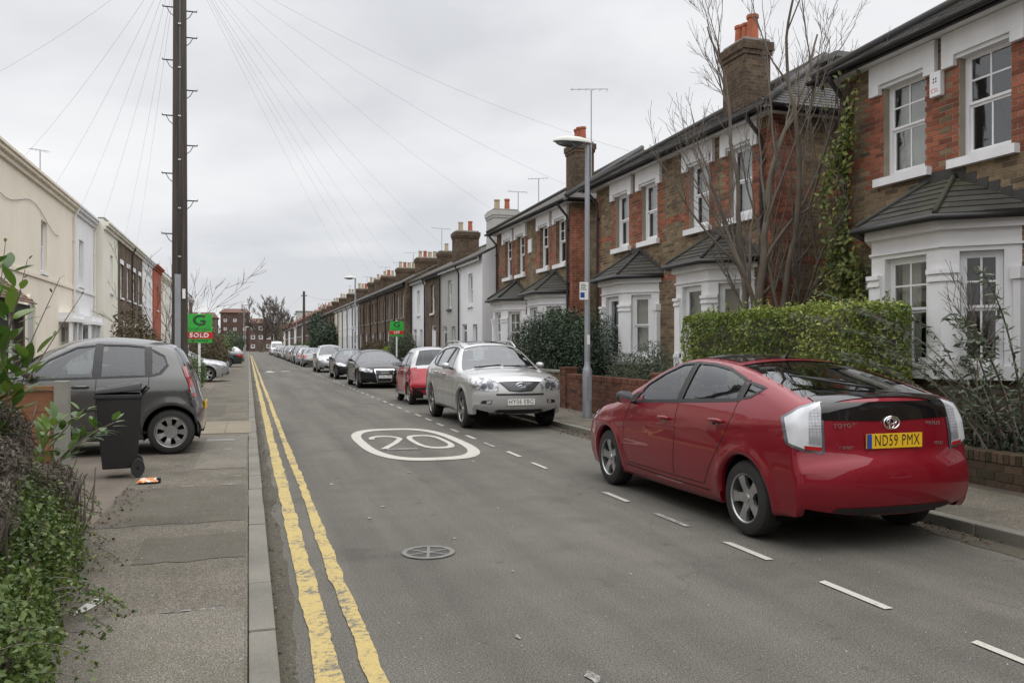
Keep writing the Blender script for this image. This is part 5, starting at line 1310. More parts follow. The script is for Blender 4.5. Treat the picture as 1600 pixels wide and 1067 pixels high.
    def ribbon(s, path, w, m, name, off=.0015, v=(0, 1, 0), mirror=True, step=.05):
        for sg in ((1, -1) if mirror else (1,)):
            pts = []
            for a, b in zip(path, path[1:]):
                n = max(1, int(math.hypot(b[0] - a[0], b[1] - a[1]) / step)); pts += [(a[0] + (b[0] - a[0]) * k / n, a[1] + (b[1] - a[1]) * k / n) for k in range(n)]
            pts.append(path[-1]); V = []; F = []; ok = []
            for i, p in enumerate(pts):
                a, b = pts[max(0, i - 1)], pts[min(len(pts) - 1, i + 1)]
                if i == 0 and path[0] == path[-1]: a = pts[-2]
                if i == len(pts) - 1 and path[0] == path[-1]: b = pts[1]
                tx, tz = b[0] - a[0], b[1] - a[1]; l_ = math.hypot(tx, tz) or 1; nx, nz = -tz / l_ * w / 2, tx / l_ * w / 2; good = True
                for q in ((p[0] + nx, p[1] + nz), (p[0] - nx, p[1] - nz)):
                    pp = (q[0], 0, q[1]) if v[1] else (0, q[0] * sg, q[1])
                    if v[1]: pp = (q[0], .5 * sg, q[1])
                    h, nn = s.cast(pp, (v[0], v[1] * sg, v[2]))
                    if h is None: V.append((0, 0, 0)); good = False
                    else: V.append(tuple(h + nn * off))
                ok.append(good)
            for i in range(len(pts) - 1):
                if ok[i] and ok[i + 1]: F.append((2 * i, 2 * i + 1, 2 * i + 3, 2 * i + 2))
            if F: s.part(name, MB().add(V, F), m, recalc=False, smooth=True)
    # -------- underside, wheels, cabin
    def under(s):
        sp = s.sp; hw = sp['W'] / 2; b = MB(); zl = sp['low'][len(sp['low']) // 2][1]; Rw, Ra = sp['R'], sp['Ra']; w0, w1 = sp['wheels']
        P = s.P
        def bx(x0, x1, y0, y1, z0, z1): b.hexa([P(x0, y0, z0), P(x1, y0, z0), P(x1, y1, z0), P(x0, y1, z0), P(x0, y0, z1), P(x1, y0, z1), P(x1, y1, z1), P(x0, y1, z1)])
        bx(w0 + Ra + .02, w1 - Ra - .02, -hw * .9, hw * .9, zl + .02, zl + .16); bx(.28, s.L - .22, -hw * .52, hw * .52, zl + .03, zl + .2)
        s.part('underbody', b, 'underbody')
        for xw in (w0, w1):
            for sg in (1, -1):
                al = MB()
                n = 14; V = []; F = []
                for k in range(n + 1):
                    a = -.35 + (math.pi + .7) * k / n; x, z = xw + (Ra + .012) * math.cos(a), Rw + (Ra + .012) * math.sin(a)
                    V += [P(x, sg * hw * .52, max(z, .12)), P(x, sg * (hw * .9), max(z, .12))]
                c0 = len(V); V.append(P(xw, sg * hw * .52, Rw))
                for k in range(n): F += [(2 * k, 2 * k + 1, 2 * k + 3, 2 * k + 2), (2 * k, 2 * k + 2, c0)]
                al.add(V, F); s.part('wheel_arch_liner', al, 'underbody', recalc=False)
        ty, rim = wheel_meshes(sp['R'], sp.get('tw', .205), sp.get('spokes', 5), sp.get('rimf', .66), sp.get('wstyle', 'alloy'))
        for xw in (w0, w1):
            for sg in (1, -1):
                yo = s.yside(xw, Rw + Ra + .03) - sp.get('inset', .035)
                w_ = new_obj('wheel', ty, s.root); w_.location = P(xw, sg * (yo - sp.get('tw', .205) / 2), Rw); w_.rotation_euler = (0, random.uniform(0, 6) if sg > 0 else random.uniform(0, 6), 0 if sg > 0 else math.pi)
                r_ = new_obj('rim', rim, w_)
    def cabin(s):
        sp = s.sp; P = s.P; hw = sp['W'] / 2; fl = sp['low'][len(sp['low']) // 2][1] + .12; xs = sp['seats']; b = MB()
        def bx(mb, x0, x1, y0, y1, z0, z1, sh=0.0): mb.hexa([P(x0, y0, z0), P(x1, y0, z0), P(x1, y1, z0), P(x0, y1, z0), P(x0 + sh, y0 + .02, z1), P(x1 + sh, y0 + .02, z1), P(x1 + sh, y1 - .02, z1), P(x0 + sh, y1 - .02, z1)])
        sm = sp.get('seatm', 'interior_dark'); zs = sp['belt'] - .42
        for xsx in xs:
            for yc in (.37, -.37):
                st = MB(); bx(st, xsx - .5, xsx + .02, yc - .25, yc + .25, fl, zs); bx(st, xsx - .08, xsx + .08, yc - .25, yc + .25, zs, zs + .58, .16); bx(st, xsx + .10, xsx + .19, yc - .13, yc + .13, zs + .6, zs + .8, .03)
                s.part('seat', st, sm, bevel=.03, smooth=True)
        d = MB(); xd = sp['dash']; bx(d, xd, xd + .42, -hw * .84, hw * .84, sp['belt'] - .45, sp['belt'] - .06, -.1); s.part('dashboard', d, 'interior_dark', bevel=.03, smooth=True)
        ring = MB(); pts = [P(xd + .50 + .07 * math.sin(a) * .5, .37 + .185 * math.cos(a), sp['belt'] - .06 + .17 * math.sin(a)) for a in np.linspace(0, 2 * math.pi, 20)]
        ring.tube(pts, .014, 6, cap=False); s.part('steering_wheel', ring, 'trim_black', smooth=True)
        f = MB(); bx(f, xd, xs[-1] + .5 if len(xs) > 1 else xs[-1] + .25, -hw * .85, hw * .85, fl - .04, fl - .01); s.part('cabin_floor', f, 'interior_dark')
        ls = MB(); bx(ls, xs[-1] + .22, s.L - .35, -hw * .78, hw * .78, sp['belt'] - .14, sp['belt'] - .12); s.part('parcel_shelf', ls, 'interior_dark')
    # -------- features
    def mirror(s, x, z, m, w=.16, h=.125, arm=.06):
        for sg in (1, -1):
            h0, n0 = s.cast((x, .6 * sg, z - .02), (0, sg, 0))
            if h0 is None: continue
            b = MB(); yo = abs(h0.y); V = []; F = []; n, k = 12, 5
            for i in range(k):
                t = i / (k - 1); dx = -.085 + .15 * t; sc = [.35, .82, 1, 1.02, .98][i]
                for j in range(n):
                    a = 2 * math.pi * j / n; ca, sa = math.cos(a), math.sin(a); ca = math.copysign(abs(ca) ** .7, ca); sa = math.copysign(abs(sa) ** .7, sa)
                    V.append(P0 := s.P(x + dx, sg * (yo + arm + w / 2 + ca * w / 2 * sc), z + .03 + sa * h / 2 * sc))
            for i in range(k - 1):
                for j in range(n): F.append((i * n + j, i * n + (j + 1) % n, (i + 1) * n + (j + 1) % n, (i + 1) * n + j))
            F.append(tuple(range(n))[::-1]); b.add(V, F); mi = s.part('wing_mirror', b, m, smooth=True)
            g = MB(); g.add([V[(k - 1) * n + j] for j in range(n)], [tuple(range(n))]); s.part('mirror_glass', g, 'chrome', mi, recalc=False)
            a_ = MB(); a_.tube([s.P(x, sg * (yo - .02), z - .035), s.P(x, sg * (yo + arm + .03), z - .01)], .022, 6); s.part('arm', a_, 'trim_black', mi, smooth=True)
    def handle(s, x, z, m, w=.2):
        for sg in (1, -1):
            h0, n0 = s.cast((x, .6 * sg, z), (0, sg, 0))
            if h0 is None: continue
            c = MB(); n = 14; V = [tuple(h0 + n0 * .002 + Vector((math.cos(2 * math.pi * k / n) * w * .36, 0, math.sin(2 * math.pi * k / n) * .038 - .008))) for k in range(n)]; c.add(V, [tuple(range(n))]); ho = s.part('door_handle', c, 'seam', recalc=False)
            b = MB(); pts = [h0 + n0 * .008 + Vector((-w / 2, 0, .004)), h0 + n0 * .034 + Vector((-w * .36, 0, .008)), h0 + n0 * .036 + Vector((w * .36, 0, .010)), h0 + n0 * .008 + Vector((w / 2, 0, .008))]
            b.tube(pts, [.012, .017, .017, .012], 8); s.part('grip', b, m, ho, smooth=True)
    def plate(s, x, z, txt, m, sgn, tilt=0.0, blue=False, w=.52, h=.111):
        """ number plate; sgn = -1 front, +1 rear """
        h0, n0 = s.cast((x, 0.0, z), (sgn, 0, 0)); px = (h0.x if h0 is not None else x - s.L / 2) + sgn * .012
        b = MB(); b.box((px - .006, -w / 2, z - h / 2), (px + .006, w / 2, z + h / 2)); o = s.part('number_plate', b, m)
        if txt:
            me = text_mesh(txt, .122, .80); wd = max(v.co.x for v in me.vertices) - min(v.co.x for v in me.vertices); k = (.42 if blue else .47) / wd
            for v in me.vertices: v.co.x *= k
            t = new_obj('lettering', me, o, 'plate_black'); t.rotation_euler = (R(90), 0, R(90) if sgn > 0 else R(-90)); t.location = (px + sgn * .0075, (.022 if blue else 0) * sgn, z)
        if blue:
            q = MB(); y0 = -w / 2 * sgn; q.quad((px + sgn * .0072, y0, z - h / 2), (px + sgn * .0072, y0 + sgn * .045, z - h / 2), (px + sgn * .0072, y0 + sgn * .045, z + h / 2), (px + sgn * .0072, y0, z + h / 2)); s.part('plate_band', q, 'sign_blue', o, recalc=False)
        return o
    def badge_text(s, txt, y, z, size, sgn, m='alloy', sx=1.15, x=None):
        h0, n0 = s.cast((s.L / 2, y, z), (sgn, 0, 0))
        if h0 is None: return
        me = text_mesh(txt, size, sx, extrude=.0015); o = new_obj('lettering', me, s.root, m)
        o.rotation_euler = (R(90), 0, R(90) if sgn > 0 else R(-90)); o.location = h0 + n0 * .006
    def place(s, X, Y, heading, label, cat='car', group=None):
        """ heading 'N' away from camera (+Y), 'S' towards it, 'W' -X, 'E' +X """
        rz = {'N': -90, 'S': 90, 'W': 0, 'E': 180}[heading] if isinstance(heading, str) else heading
        s.root.location = (X, Y, s.z0 if hasattr(s, 'z0') else .004); s.root.rotation_euler = (0, 0, R(rz)); tag(s.root, label, cat, group); return s.root
WHEELS = {}
def wheel_meshes(Rw, tw, spokes, rimf, style):
    key = (Rw, tw, spokes, rimf, style)
    if key in WHEELS: return WHEELS[key]
    rr_ = Rw * rimf; h = tw / 2
    t = MB(); t.lathe([(rr_ - .012, -h + .02), (rr_ + .006, -h), (Rw - .055, -h - .004), (Rw - .018, -h + .012), (Rw - .004, -h + .035), (Rw, -h + .06), (Rw, h - .06), (Rw - .004, h - .035), (Rw - .018, h - .012), (Rw - .055, h + .004), (rr_ + .006, h), (rr_ - .012, h - .02)], axis='y', n=36, cap=False)
    ty = t.mesh('wheel', smooth=35); ty.materials.append(MATS['plain_rubber'])
    r_ = MB(); r_.mi = 0
    r_.lathe([(rr_ - .008, -h + .02), (rr_ - .008, h - .012), (rr_ - .002, h - .004), (rr_ + .004, h - .002), (rr_ + .006, h - .008)], axis='y', n=36, cap=False)
    r_.lathe([(.0, h - .02), (.030, h - .022), (.034, h - .032), (.07, h - .036), (.075, h - .06), (.0, h - .06)], axis='y', n=20, cap=False)
    for k in range(spokes):
        a0 = 2 * math.pi * k / spokes; wi, wo = (.042, .052) if spokes <= 6 else (.028, .030)
        if style == 'cover': wi, wo = .034, .05
        subs = [(-.09, 1), (.09, 1)] if style == 'split' else [(0, 1)]
        for da, _ in subs:
            a = a0 + da; ca, sa = math.cos(a), math.sin(a); nx, nz = -sa, ca
            if style == 'split': wi, wo = .018, .026
            pts = []
            for rad, wd, y_ in ((.05, wi, h - .040), (rr_ * .55, wi * .8, h - .022), (rr_ - .006, wo, h - .018)):
                for sd in (-1, 1): pts.append((rad * sa + nx * 0 + ca * wd * sd, y_, rad * ca - sa * wd * sd))
            lowp = [(x, y_ - .03, z) for x, y_, z in pts]
            V = pts + lowp; F = [(0, 1, 3, 2), (2, 3, 5, 4), (0, 2, 8, 6), (2, 4, 10, 8), (1, 7, 9, 3), (3, 9, 11, 5), (4, 5, 11, 10)]; r_.add(V, F)
    r_.mi = 1; r_.lathe([(rr_ - .01, -h * .2), (0.001, -h * .2)], axis='y', n=28, cap=False)
    if style == 'cover': r_.mi = 0; r_.lathe([(rr_ - .012, h - .022), (rr_ * .84, h - .02)], axis='y', n=28, cap=False); r_.lathe([(rr_ * .42, h - .012), (.001, h - .012)], axis='y', n=28, cap=False)
    rim = r_.mesh('rim', smooth=30); rim.materials.append(MATS['alloy']); rim.materials.append(MATS['underbody'])
    WHEELS[key] = (ty, rim); return ty, rim
# ---------------------------------------------------------------- specs (x from the nose, z up)
SEC = lambda W, belt, roof, rw: [(.12, W / 2 * .90), (.22, W / 2 * .945), (.36, W / 2 * .98), (.56, W / 2), (belt - .18, W / 2 * .993), (belt - .05, W / 2 * .965), (belt + .02, W / 2 * .94), ((belt + roof) / 2, (W / 2 * .94 + rw) / 2 * 1.012), (roof - .03, rw), (roof + .1, rw * .96)]
PRIUS = dict(L=4.46, W=1.745, belt=1.0, R=.312, Ra=.362, wheels=(.93, 3.63), seats=(2.25, 3.15), dash=1.2, crease=(.66, .98), spokes=5, rimf=.64, step=.045, rows=22,
    prof=[(.14, .19, .20), (.04, .32, .22), (0, .47, .25), (.04, .61, .25), (.14, .72, .19, 'a1'), (.40, .845, .10), (.75, .945, .07), (1.06, 1.025, .09, 'w0'), (1.45, 1.215, .115, 'a2'), (1.93, 1.415, .09, 'w1'), (2.35, 1.484, .06), (2.75, 1.478, .055), (3.16, 1.432, .05, 'r0 a3'), (3.65, 1.325, .045), (4.12, 1.205, .05, 'r1 a4'), (4.25, 1.168, .06), (4.29, 1.135, .07), (4.335, 1.0, .09), (4.365, .86, .11), (4.385, .75, .125), (4.43, .675, .14), (4.46, .57, .15), (4.455, .42, .15), (4.42, .32, .14), (4.38, .27, .12)],
    sec=[(.12, .78), (.22, .82), (.36, .852), (.55, .872), (.76, .868), (.90, .853), (1.0, .828), (1.1, .788), (1.25, .708), (1.40, .622), (1.5, .58)], plan=[(0, .83), (.15, .875), (.4, .935), (.8, .985), (1.3, 1), (3.2, 1), (3.7, .99), (4.1, .965), (4.46, .93)], up=[(0, 1), (2.9, 1), (3.6, .97), (4.2, .95)],
    low=[(0, .2), (.5, .19), (2.2, .195), (3.9, .23), (4.2, .265), (4.46, .275)], wq=.93, rq=.93, fil=.03,
    wins=[[(1.57, .985), (2.46, 1.045), (2.46, 1.40), (2.25, 1.385), (1.98, 1.285), (1.75, 1.17)], [(2.54, 1.05), (3.42, 1.11), (3.42, 1.275), (3.1, 1.36), (2.8, 1.395), (2.54, 1.40)], [(3.49, 1.12), (3.60, 1.14), (3.73, 1.215), (3.49, 1.255)], [(1.36, .972), (1.50, .982), (1.63, 1.085)]])
LEXUS = dict(L=4.73, W=1.845, belt=1.10, R=.36, Ra=.415, wheels=(.94, 3.655), seats=(2.35, 3.25), dash=1.4, spokes=5, crease=(.86, .98),
    prof=[(.12, .30, .18), (.03, .42, .21), (0, .58, .22), (.02, .78, .22), (.09, .93, .16, 'a1'), (.40, 1.04, .09), (.95, 1.12, .075), (1.25, 1.16, .10, 'w0'), (1.62, 1.37, .13, 'a2'), (2.02, 1.585, .10, 'w1'), (2.5, 1.665, .07), (3.2, 1.672, .07, 'a3'), (3.85, 1.61, .07, 'r0'), (4.2, 1.43, .08), (4.46, 1.16, .09, 'r1 a4'), (4.58, 1.0, .11), (4.66, .78, .14), (4.72, .62, .16), (4.70, .46, .16), (4.62, .34, .14)],
    sec=SEC(1.845, 1.10, 1.62, .60), plan=[(0, .88), (.15, .92), (.4, .96), (.8, .985), (1.3, 1), (3.4, 1), (4.0, .98), (4.73, .90)], up=[(0, 1), (3.0, 1), (4.5, .93)], low=[(0, .31), (.5, .29), (2.3, .30), (3.9, .31), (4.73, .36)], inset=.02, tw=.225,
    wins=[[(1.78, 1.115), (2.45, 1.125), (2.40, 1.53), (2.20, 1.51), (2.0, 1.41)], [(2.52, 1.127), (3.28, 1.14), (3.40, 1.50), (2.8, 1.545), (2.48, 1.54)], [(3.36, 1.145), (3.72, 1.20), (3.92, 1.37), (3.48, 1.49)]])
SMART = dict(L=2.70, W=1.56, belt=.98, R=.29, Ra=.335, wheels=(.47, 2.28), seats=(1.55,), dash=.75, spokes=6, tw=.18, seatm='interior_dark',
    prof=[(.10, .2, .15), (.01, .38, .2), (.03, .62, .2), (.16, .80, .13, 'a1'), (.50, .95, .09, 'w0'), (.85, 1.28, .11, 'a2'), (1.12, 1.47, .08, 'w1'), (1.5, 1.545, .06), (2.0, 1.525, .06, 'a3'), (2.24, 1.47, .06, 'r0'), (2.45, 1.06, .08, 'r1 a4'), (2.53, .9, .1), (2.62, .72, .13), (2.69, .56, .14), (2.69, .40, .14), (2.64, .26, .12)],
    sec=SEC(1.56, .98, 1.5, .54), plan=[(0, .82), (.15, .88), (.4, .96), (.8, 1), (2.1, 1), (2.45, .97), (2.7, .91)], low=[(0, .2), (1.3, .22), (2.7, .26)], glass={'rear_window': 'tinted_glass'},
    wins=[[(.90, .99), (1.60, 1.0), (1.62, 1.40), (1.32, 1.38), (1.12, 1.27)], [(1.72, 1.02), (2.15, 1.06), (2.10, 1.36), (1.72, 1.40)]])
SALOON = dict(L=5.0, W=1.88, belt=.99, R=.335, Ra=.385, wheels=(.93, 3.87), seats=(2.5, 3.45), dash=1.5, spokes=7, seatm='interior_dark', crease=(.72, .88),
    prof=[(.13, .19, .2), (.03, .33, .24), (0, .48, .26), (.03, .66, .25), (.13, .77, .15, 'a1'), (.6, .91, .08), (1.35, 1.01, .09, 'w0'), (1.75, 1.20, .12, 'a2'), (2.2, 1.375, .09, 'w1'), (2.7, 1.438, .06), (3.25, 1.41, .06), (3.48, 1.37, .06, 'r0 a3'), (4.15, 1.09, .08, 'r1'), (4.45, 1.06, .07, 'a4'), (4.86, 1.02, .08), (4.93, .94, .1), (4.97, .75, .14), (5.0, .58, .16), (4.98, .4, .16), (4.89, .25, .14)],
    sec=SEC(1.88, .99, 1.40, .56), plan=[(0, .84), (.15, .885), (.4, .94), (.9, .99), (1.4, 1), (3.7, 1), (4.3, .97), (5.0, .90)], up=[(0, 1), (2.8, 1), (4.2, .90)], low=[(0, .2), (.5, .19), (2.5, .19), (4.2, .21), (5.0, .27)],
    wins=[[(1.85, 1.0), (2.55, 1.01), (2.50, 1.335), (2.32, 1.32), (2.08, 1.20)], [(2.62, 1.012), (3.36, 1.02), (3.52, 1.22), (3.3, 1.31), (2.9, 1.345), (2.57, 1.34)], [(3.44, 1.022), (3.72, 1.04), (3.78, 1.10), (3.60, 1.19)]])
HATCH = dict(L=4.2, W=1.75, belt=.95, R=.31, Ra=.36, wheels=(.86, 3.44), seats=(2.1, 2.95), dash=1.15, spokes=5, crease=(.70, .84),
    prof=[(.12, .2, .2), (.03, .33, .23), (0, .48, .25), (.04, .64, .23), (.14, .75, .15, 'a1'), (.5, .88, .08), (1.02, .98, .09, 'w0'), (1.4, 1.19, .12, 'a2'), (1.82, 1.385, .09, 'w1'), (2.3, 1.45, .06), (2.95, 1.43, .06, 'a3'), (3.5, 1.36, .06, 'r0'), (3.85, 1.05, .07, 'r1 a4'), (3.96, .94, .09), (4.06, .78, .12), (4.17, .60, .15), (4.19, .44, .16), (4.12, .27, .14)],
    sec=SEC(1.75, .95, 1.41, .55), plan=[(0, .83), (.15, .88), (.4, .94), (.8, .99), (1.3, 1), (3.2, 1), (3.7, .98), (4.2, .90)], up=[(0, 1), (2.8, 1), (4.0, .94)], low=[(0, .2), (.5, .19), (2.1, .20), (3.8, .22), (4.2, .27)],
    wins=[[(1.55, .965), (2.15, .975), (2.12, 1.35), (1.95, 1.33), (1.72, 1.22)], [(2.22, .977), (2.88, .99), (3.02, 1.16), (2.98, 1.335), (2.6, 1.355), (2.19, 1.355)], [(2.96, 1.0), (3.25, 1.05), (3.36, 1.15), (3.08, 1.30)]])
MPV = dict(L=4.3, W=1.81, belt=1.05, R=.32, Ra=.37, wheels=(.82, 3.5), seats=(2.0, 2.9), dash=1.0, spokes=7, seatm='interior_light',
    prof=[(.13, .22, .2), (.03, .36, .23), (0, .52, .25), (.05, .70, .23), (.16, .83, .14, 'a1'), (.45, .95, .09), (.82, 1.06, .10, 'w0'), (1.25, 1.36, .12, 'a2'), (1.72, 1.58, .09, 'w1'), (2.2, 1.645, .07), (3.0, 1.64, .07, 'a3'), (3.75, 1.56, .07, 'r0'), (4.05, 1.14, .08, 'r1 a4'), (4.12, .98, .1), (4.2, .78, .14), (4.28, .6, .15), (4.28, .45, .15), (4.2, .3, .14)],
    sec=SEC(1.81, 1.05, 1.6, .60), plan=[(0, .83), (.15, .88), (.4, .94), (.8, .99), (1.2, 1), (3.5, 1), (4.3, .91)], low=[(0, .22), (.5, .21), (2.1, .22), (3.8, .24), (4.3, .3)],
    wins=[[(1.38, 1.065), (2.08, 1.075), (2.05, 1.53), (1.85, 1.51), (1.58, 1.33)], [(2.15, 1.077), (2.95, 1.09), (2.97, 1.53), (2.12, 1.54)], [(3.04, 1.10), (3.6, 1.13), (3.55, 1.45), (3.06, 1.52)]])
ACLASS = dict(L=3.66, W=1.764, belt=1.02, R=.305, Ra=.36, wheels=(.68, 3.248), seats=(2.15, 2.85), dash=1.2, spokes=7, wstyle='cover', rimf=.68, crease=(.72, .90), seatm='interior_dark',
    prof=[(.12, .2, .2), (.02, .38, .24), (0, .52, .25), (.05, .68, .22), (.15, .79, .14, 'a1'), (.5, .92, .09), (1.0, 1.03, .10, 'w0'), (1.42, 1.30, .12, 'a2'), (1.9, 1.53, .09, 'w1'), (2.3, 1.592, .06), (2.75, 1.575, .06, 'a3'), (3.05, 1.53, .06), (3.28, 1.46, .06, 'r0'), (3.48, 1.14, .08, 'r1 a4'), (3.54, .99, .08), (3.59, .80, .085), (3.65, .60, .08), (3.66, .44, .075), (3.63, .28, .06)],
    sec=SEC(1.764, 1.02, 1.55, .58), plan=[(0, .83), (.15, .88), (.4, .94), (.8, .99), (1.2, 1), (2.9, 1), (3.3, .985), (3.70, .90)], up=[(0, 1), (2.6, 1), (3.6, .93)], low=[(0, .2), (.5, .2), (2.0, .20), (3.5, .22), (3.70, .28)], 
    glass={'side_window': 'smoke_glass', 'rear_window': 'tinted_glass'}, wins=[[(1.50, 1.03), (2.28, 1.045), (2.29, 1.475), (2.06, 1.45), (1.74, 1.28)], [(2.37, 1.047), (2.93, 1.065), (2.90, 1.455), (2.7, 1.478), (2.37, 1.485)], [(3.0, 1.07), (3.10, 1.10), (3.19, 1.22), (3.15, 1.33), (2.98, 1.425)]])
VAN = dict(L=5.2, W=1.98, belt=1.35, R=.34, Ra=.395, wheels=(.95, 4.0), seats=(2.0,), dash=1.1, spokes=6, wstyle='cover',
    prof=[(.13, .28, .2), (.02, .45, .22), (0, .7, .24), (.08, .95, .2), (.2, 1.1, .13, 'a1'), (.6, 1.25, .1), (.9, 1.36, .1, 'w0'), (1.25, 1.78, .12, 'a2'), (1.55, 2.1, .09, 'w1'), (1.9, 2.3, .07), (3.4, 2.36, .06, 'a3'), (4.9, 2.33, .06), (5.08, 2.2, .06, 'r0'), (5.14, 1.5, .06, 'r1 a4'), (5.18, 1.0, .08), (5.2, .6, .1), (5.18, .38, .1)],
    sec=[(.2, .9), (.4, .95), (.8, .99), (1.35, .985), (1.9, .93), (2.25, .86), (2.45, .8)], plan=[(0, .82), (.2, .89), (.5, .96), (.9, 1), (4.8, 1), (5.2, .96)], low=[(0, .28), (2.5, .28), (5.2, .35)],
    wins=[[(1.28, 1.38), (2.05, 1.40), (2.05, 1.98), (1.72, 1.95), (1.5, 1.72)]])
def common(c, door_x, mirror_x, mirror_z, mm=None, handles=(), hm=None, seam_lo=.30):
    """ shut lines, mirrors, handles """
    for path in door_x: c.ribbon(path, .009, 'seam', 'shut_line')
    c.mirror(mirror_x, mirror_z, mm or c.paint)
    for x, z in handles: c.handle(x, z, hm or c.paint)
def simple_lights(c, style='hatch'):
    sp = c.sp; zf = sp['prof'][4][1] - .03; hw = sp['W'] / 2; L = c.L; zt = sp['belt'] - .06
    c.patch('headlight', [(.05, .42 * hw / .87, zf - .10), (.2, .60 * hw / .87, zf - .10), (.45, .80 * hw / .87, zf - .03)], [(.1, .44 * hw / .87, zf + .0), (.25, .62 * hw / .87, zf + .05), (.6, .80 * hw / .87, zf + .07)], (-.75, .66, .1), 'headlamp', n=10)
    c.patch('grille', [(0, -.33, zf - .10), (0, .33, zf - .10)], [(0, -.38, zf + .01), (0, .38, zf + .01)], (-1, 0, 0), 'trim_black', mirror=False)
    c.patch('lower_grille', [(0, -.5, .29), (0, .5, .29)], [(0, -.45, .40), (0, .45, .40)], (-1, 0, 0), 'trim_black', mirror=False)
    c.patch('tail_light', [(L - .15, .62 * hw / .87, zt - .24), (L - .4, .85 * hw / .87, zt - .22)], [(L - .2, .62 * hw / .87, zt - .03), (L - .5, .83 * hw / .87, zt + .02)], (.72, .69, 0), 'lens_red', n=8)
    c.patch('rear_bumper_strip', [(L, -.6, .40), (L, .6, .40)], [(L, -.6, .46), (L, .6, .46)], (1, 0, 0), 'trim_black', mirror=False)
def std_seams(sp):
    w = sp['wins']; b = .34; x0 = w[0][0][0] - .12; xb = (w[0][1][0] + w[1][0][0]) / 2 if len(w) > 1 else w[0][1][0] + .1
    out = [[(x0 - .02, sp['belt'] - .02), (x0 - .08, .6), (x0 - .05, b), (xb - .02, b)], [(xb, sp['belt'] + .0), (xb - .0, .6), (xb - .02, b)]]
    if len(w) > 2: xr = w[1][1][0]; out.append([(xr + .04, sp['belt'] + .02), (xr + .02, .85), (xr - .10, .66), (xr - .22, .5), (xr - .26, b), (xb - .02, b)])
    return out
def make_simple(name, spec, paint_m, handles=((2.0, .85), (2.8, .87))):
    c = Car(name, spec, paint_m); b = spec['belt']; w = spec['wins']
    hs = [(w[0][1][0] - .18, b - .13)] + ([(w[1][1][0] - .18, b - .11)] if len(w) > 2 else [])
    common(c, std_seams(spec), w[0][0][0] + .05, b + .02, handles=hs); simple_lights(c)
    c.plate(0, .42, None, 'plate_white', -1); c.plate(c.L, .62 if spec is not SALOON else .7, None, 'plate_yellow', 1)
    return c
# ---------------------------------------------------------------- the red liftback in front
def torus_pts(cx, cy, cz, ry, rz_, n=28): return [(cx, cy + ry * math.cos(2 * math.pi * k / n), cz + rz_ * math.sin(2 * math.pi * k / n)) for k in range(n + 1)]
def emblem(c, ells, r, m, sgn, y, z):
    h0, n0 = c.cast((c.L / 2, y, z), (sgn, 0, 0)); b = MB()
    for (dy, dz, ry, rz_) in ells: b.tube(torus_pts(h0.x + sgn * .010, y + dy, z + dz, ry, rz_), r, 6, cap=False)
    return c.part('emblem', b, m, smooth=True)
pr = Car('red_liftback', PRIUS, 'paint_red')
common(pr, [[(1.50, .96), (1.38, .72), (1.36, .45), (1.45, .33), (2.44, .33)], [(2.50, 1.05), (2.50, .7), (2.46, .33)], [(3.46, 1.10), (3.44, .96), (3.36, .80), (3.22, .62), (3.10, .46), (3.02, .34), (2.46, .33)]], 1.60, 1.0, 'trim_black', ((2.30, .855), (3.24, .905)), None)
pr.ribbon([(1.40, .30), (2.3, .285), (3.10, .29)], .012, 'seam', 'sill_line')
pr.ribbon([(1.30, .962), (2.0, 1.002), (2.5, 1.032), (3.45, 1.10)], .016, 'trim_black', 'waist_seal', off=.003)
pr.ribbon([(2.50, 1.03), (2.50, 1.415)], .085, 'trim_black', 'door_pillar', off=.0025)
pr.ribbon([(3.455, 1.10), (3.455, 1.275)], .06, 'trim_black', 'door_pillar', off=.0025)
for (fx, fz) in [((3.92, .86), .085)]:
    pts = [(fx[0] + .095 * math.cos(2 * math.pi * k / 20), fx[1] + .085 * math.sin(2 * math.pi * k / 20)) for k in range(21)]; pr.ribbon(pts, .006, 'seam', 'fuel_flap', mirror=False)
# clear tail lamps with red foot
TLv = (.80, .6, 0)
pr.patch('tail_lamp', [(4.38, .665, .765), (4.31, .765, .785), (4.20, .815, .83)], [(4.28, .605, 1.135), (4.19, .70, 1.09), (4.09, .775, 1.01)], TLv, 'lamp_white', n=12, k=14, off=.010)
pr.patch('tail_lamp_edge', [(4.40, .65, .75), (4.30, .78, .77), (4.18, .835, .82)], [(4.29, .59, 1.15), (4.18, .70, 1.105), (4.06, .79, 1.015)], TLv, 'lens_grey', n=12, k=14, off=.006)
pr.patch('lamp_reflector', [(4.385, .668, .81), (4.33, .745, .82)], [(4.28, .612, 1.105), (4.24, .675, 1.065)], TLv, 'lamp_cluster', n=8, k=14, off=.0135)
pr.patch('reversing_lens', [(4.385, .672, .825), (4.33, .738, .835)], [(4.375, .665, .875), (4.32, .73, .88)], TLv, 'lens_clear', n=6, k=3, off=.016)
pr.patch('tail_lamp_foot', [(4.385, .67, .768), (4.31, .765, .785)], [(4.375, .665, .80), (4.30, .765, .812)], TLv, 'lens_red', n=10, k=3, off=.0145)
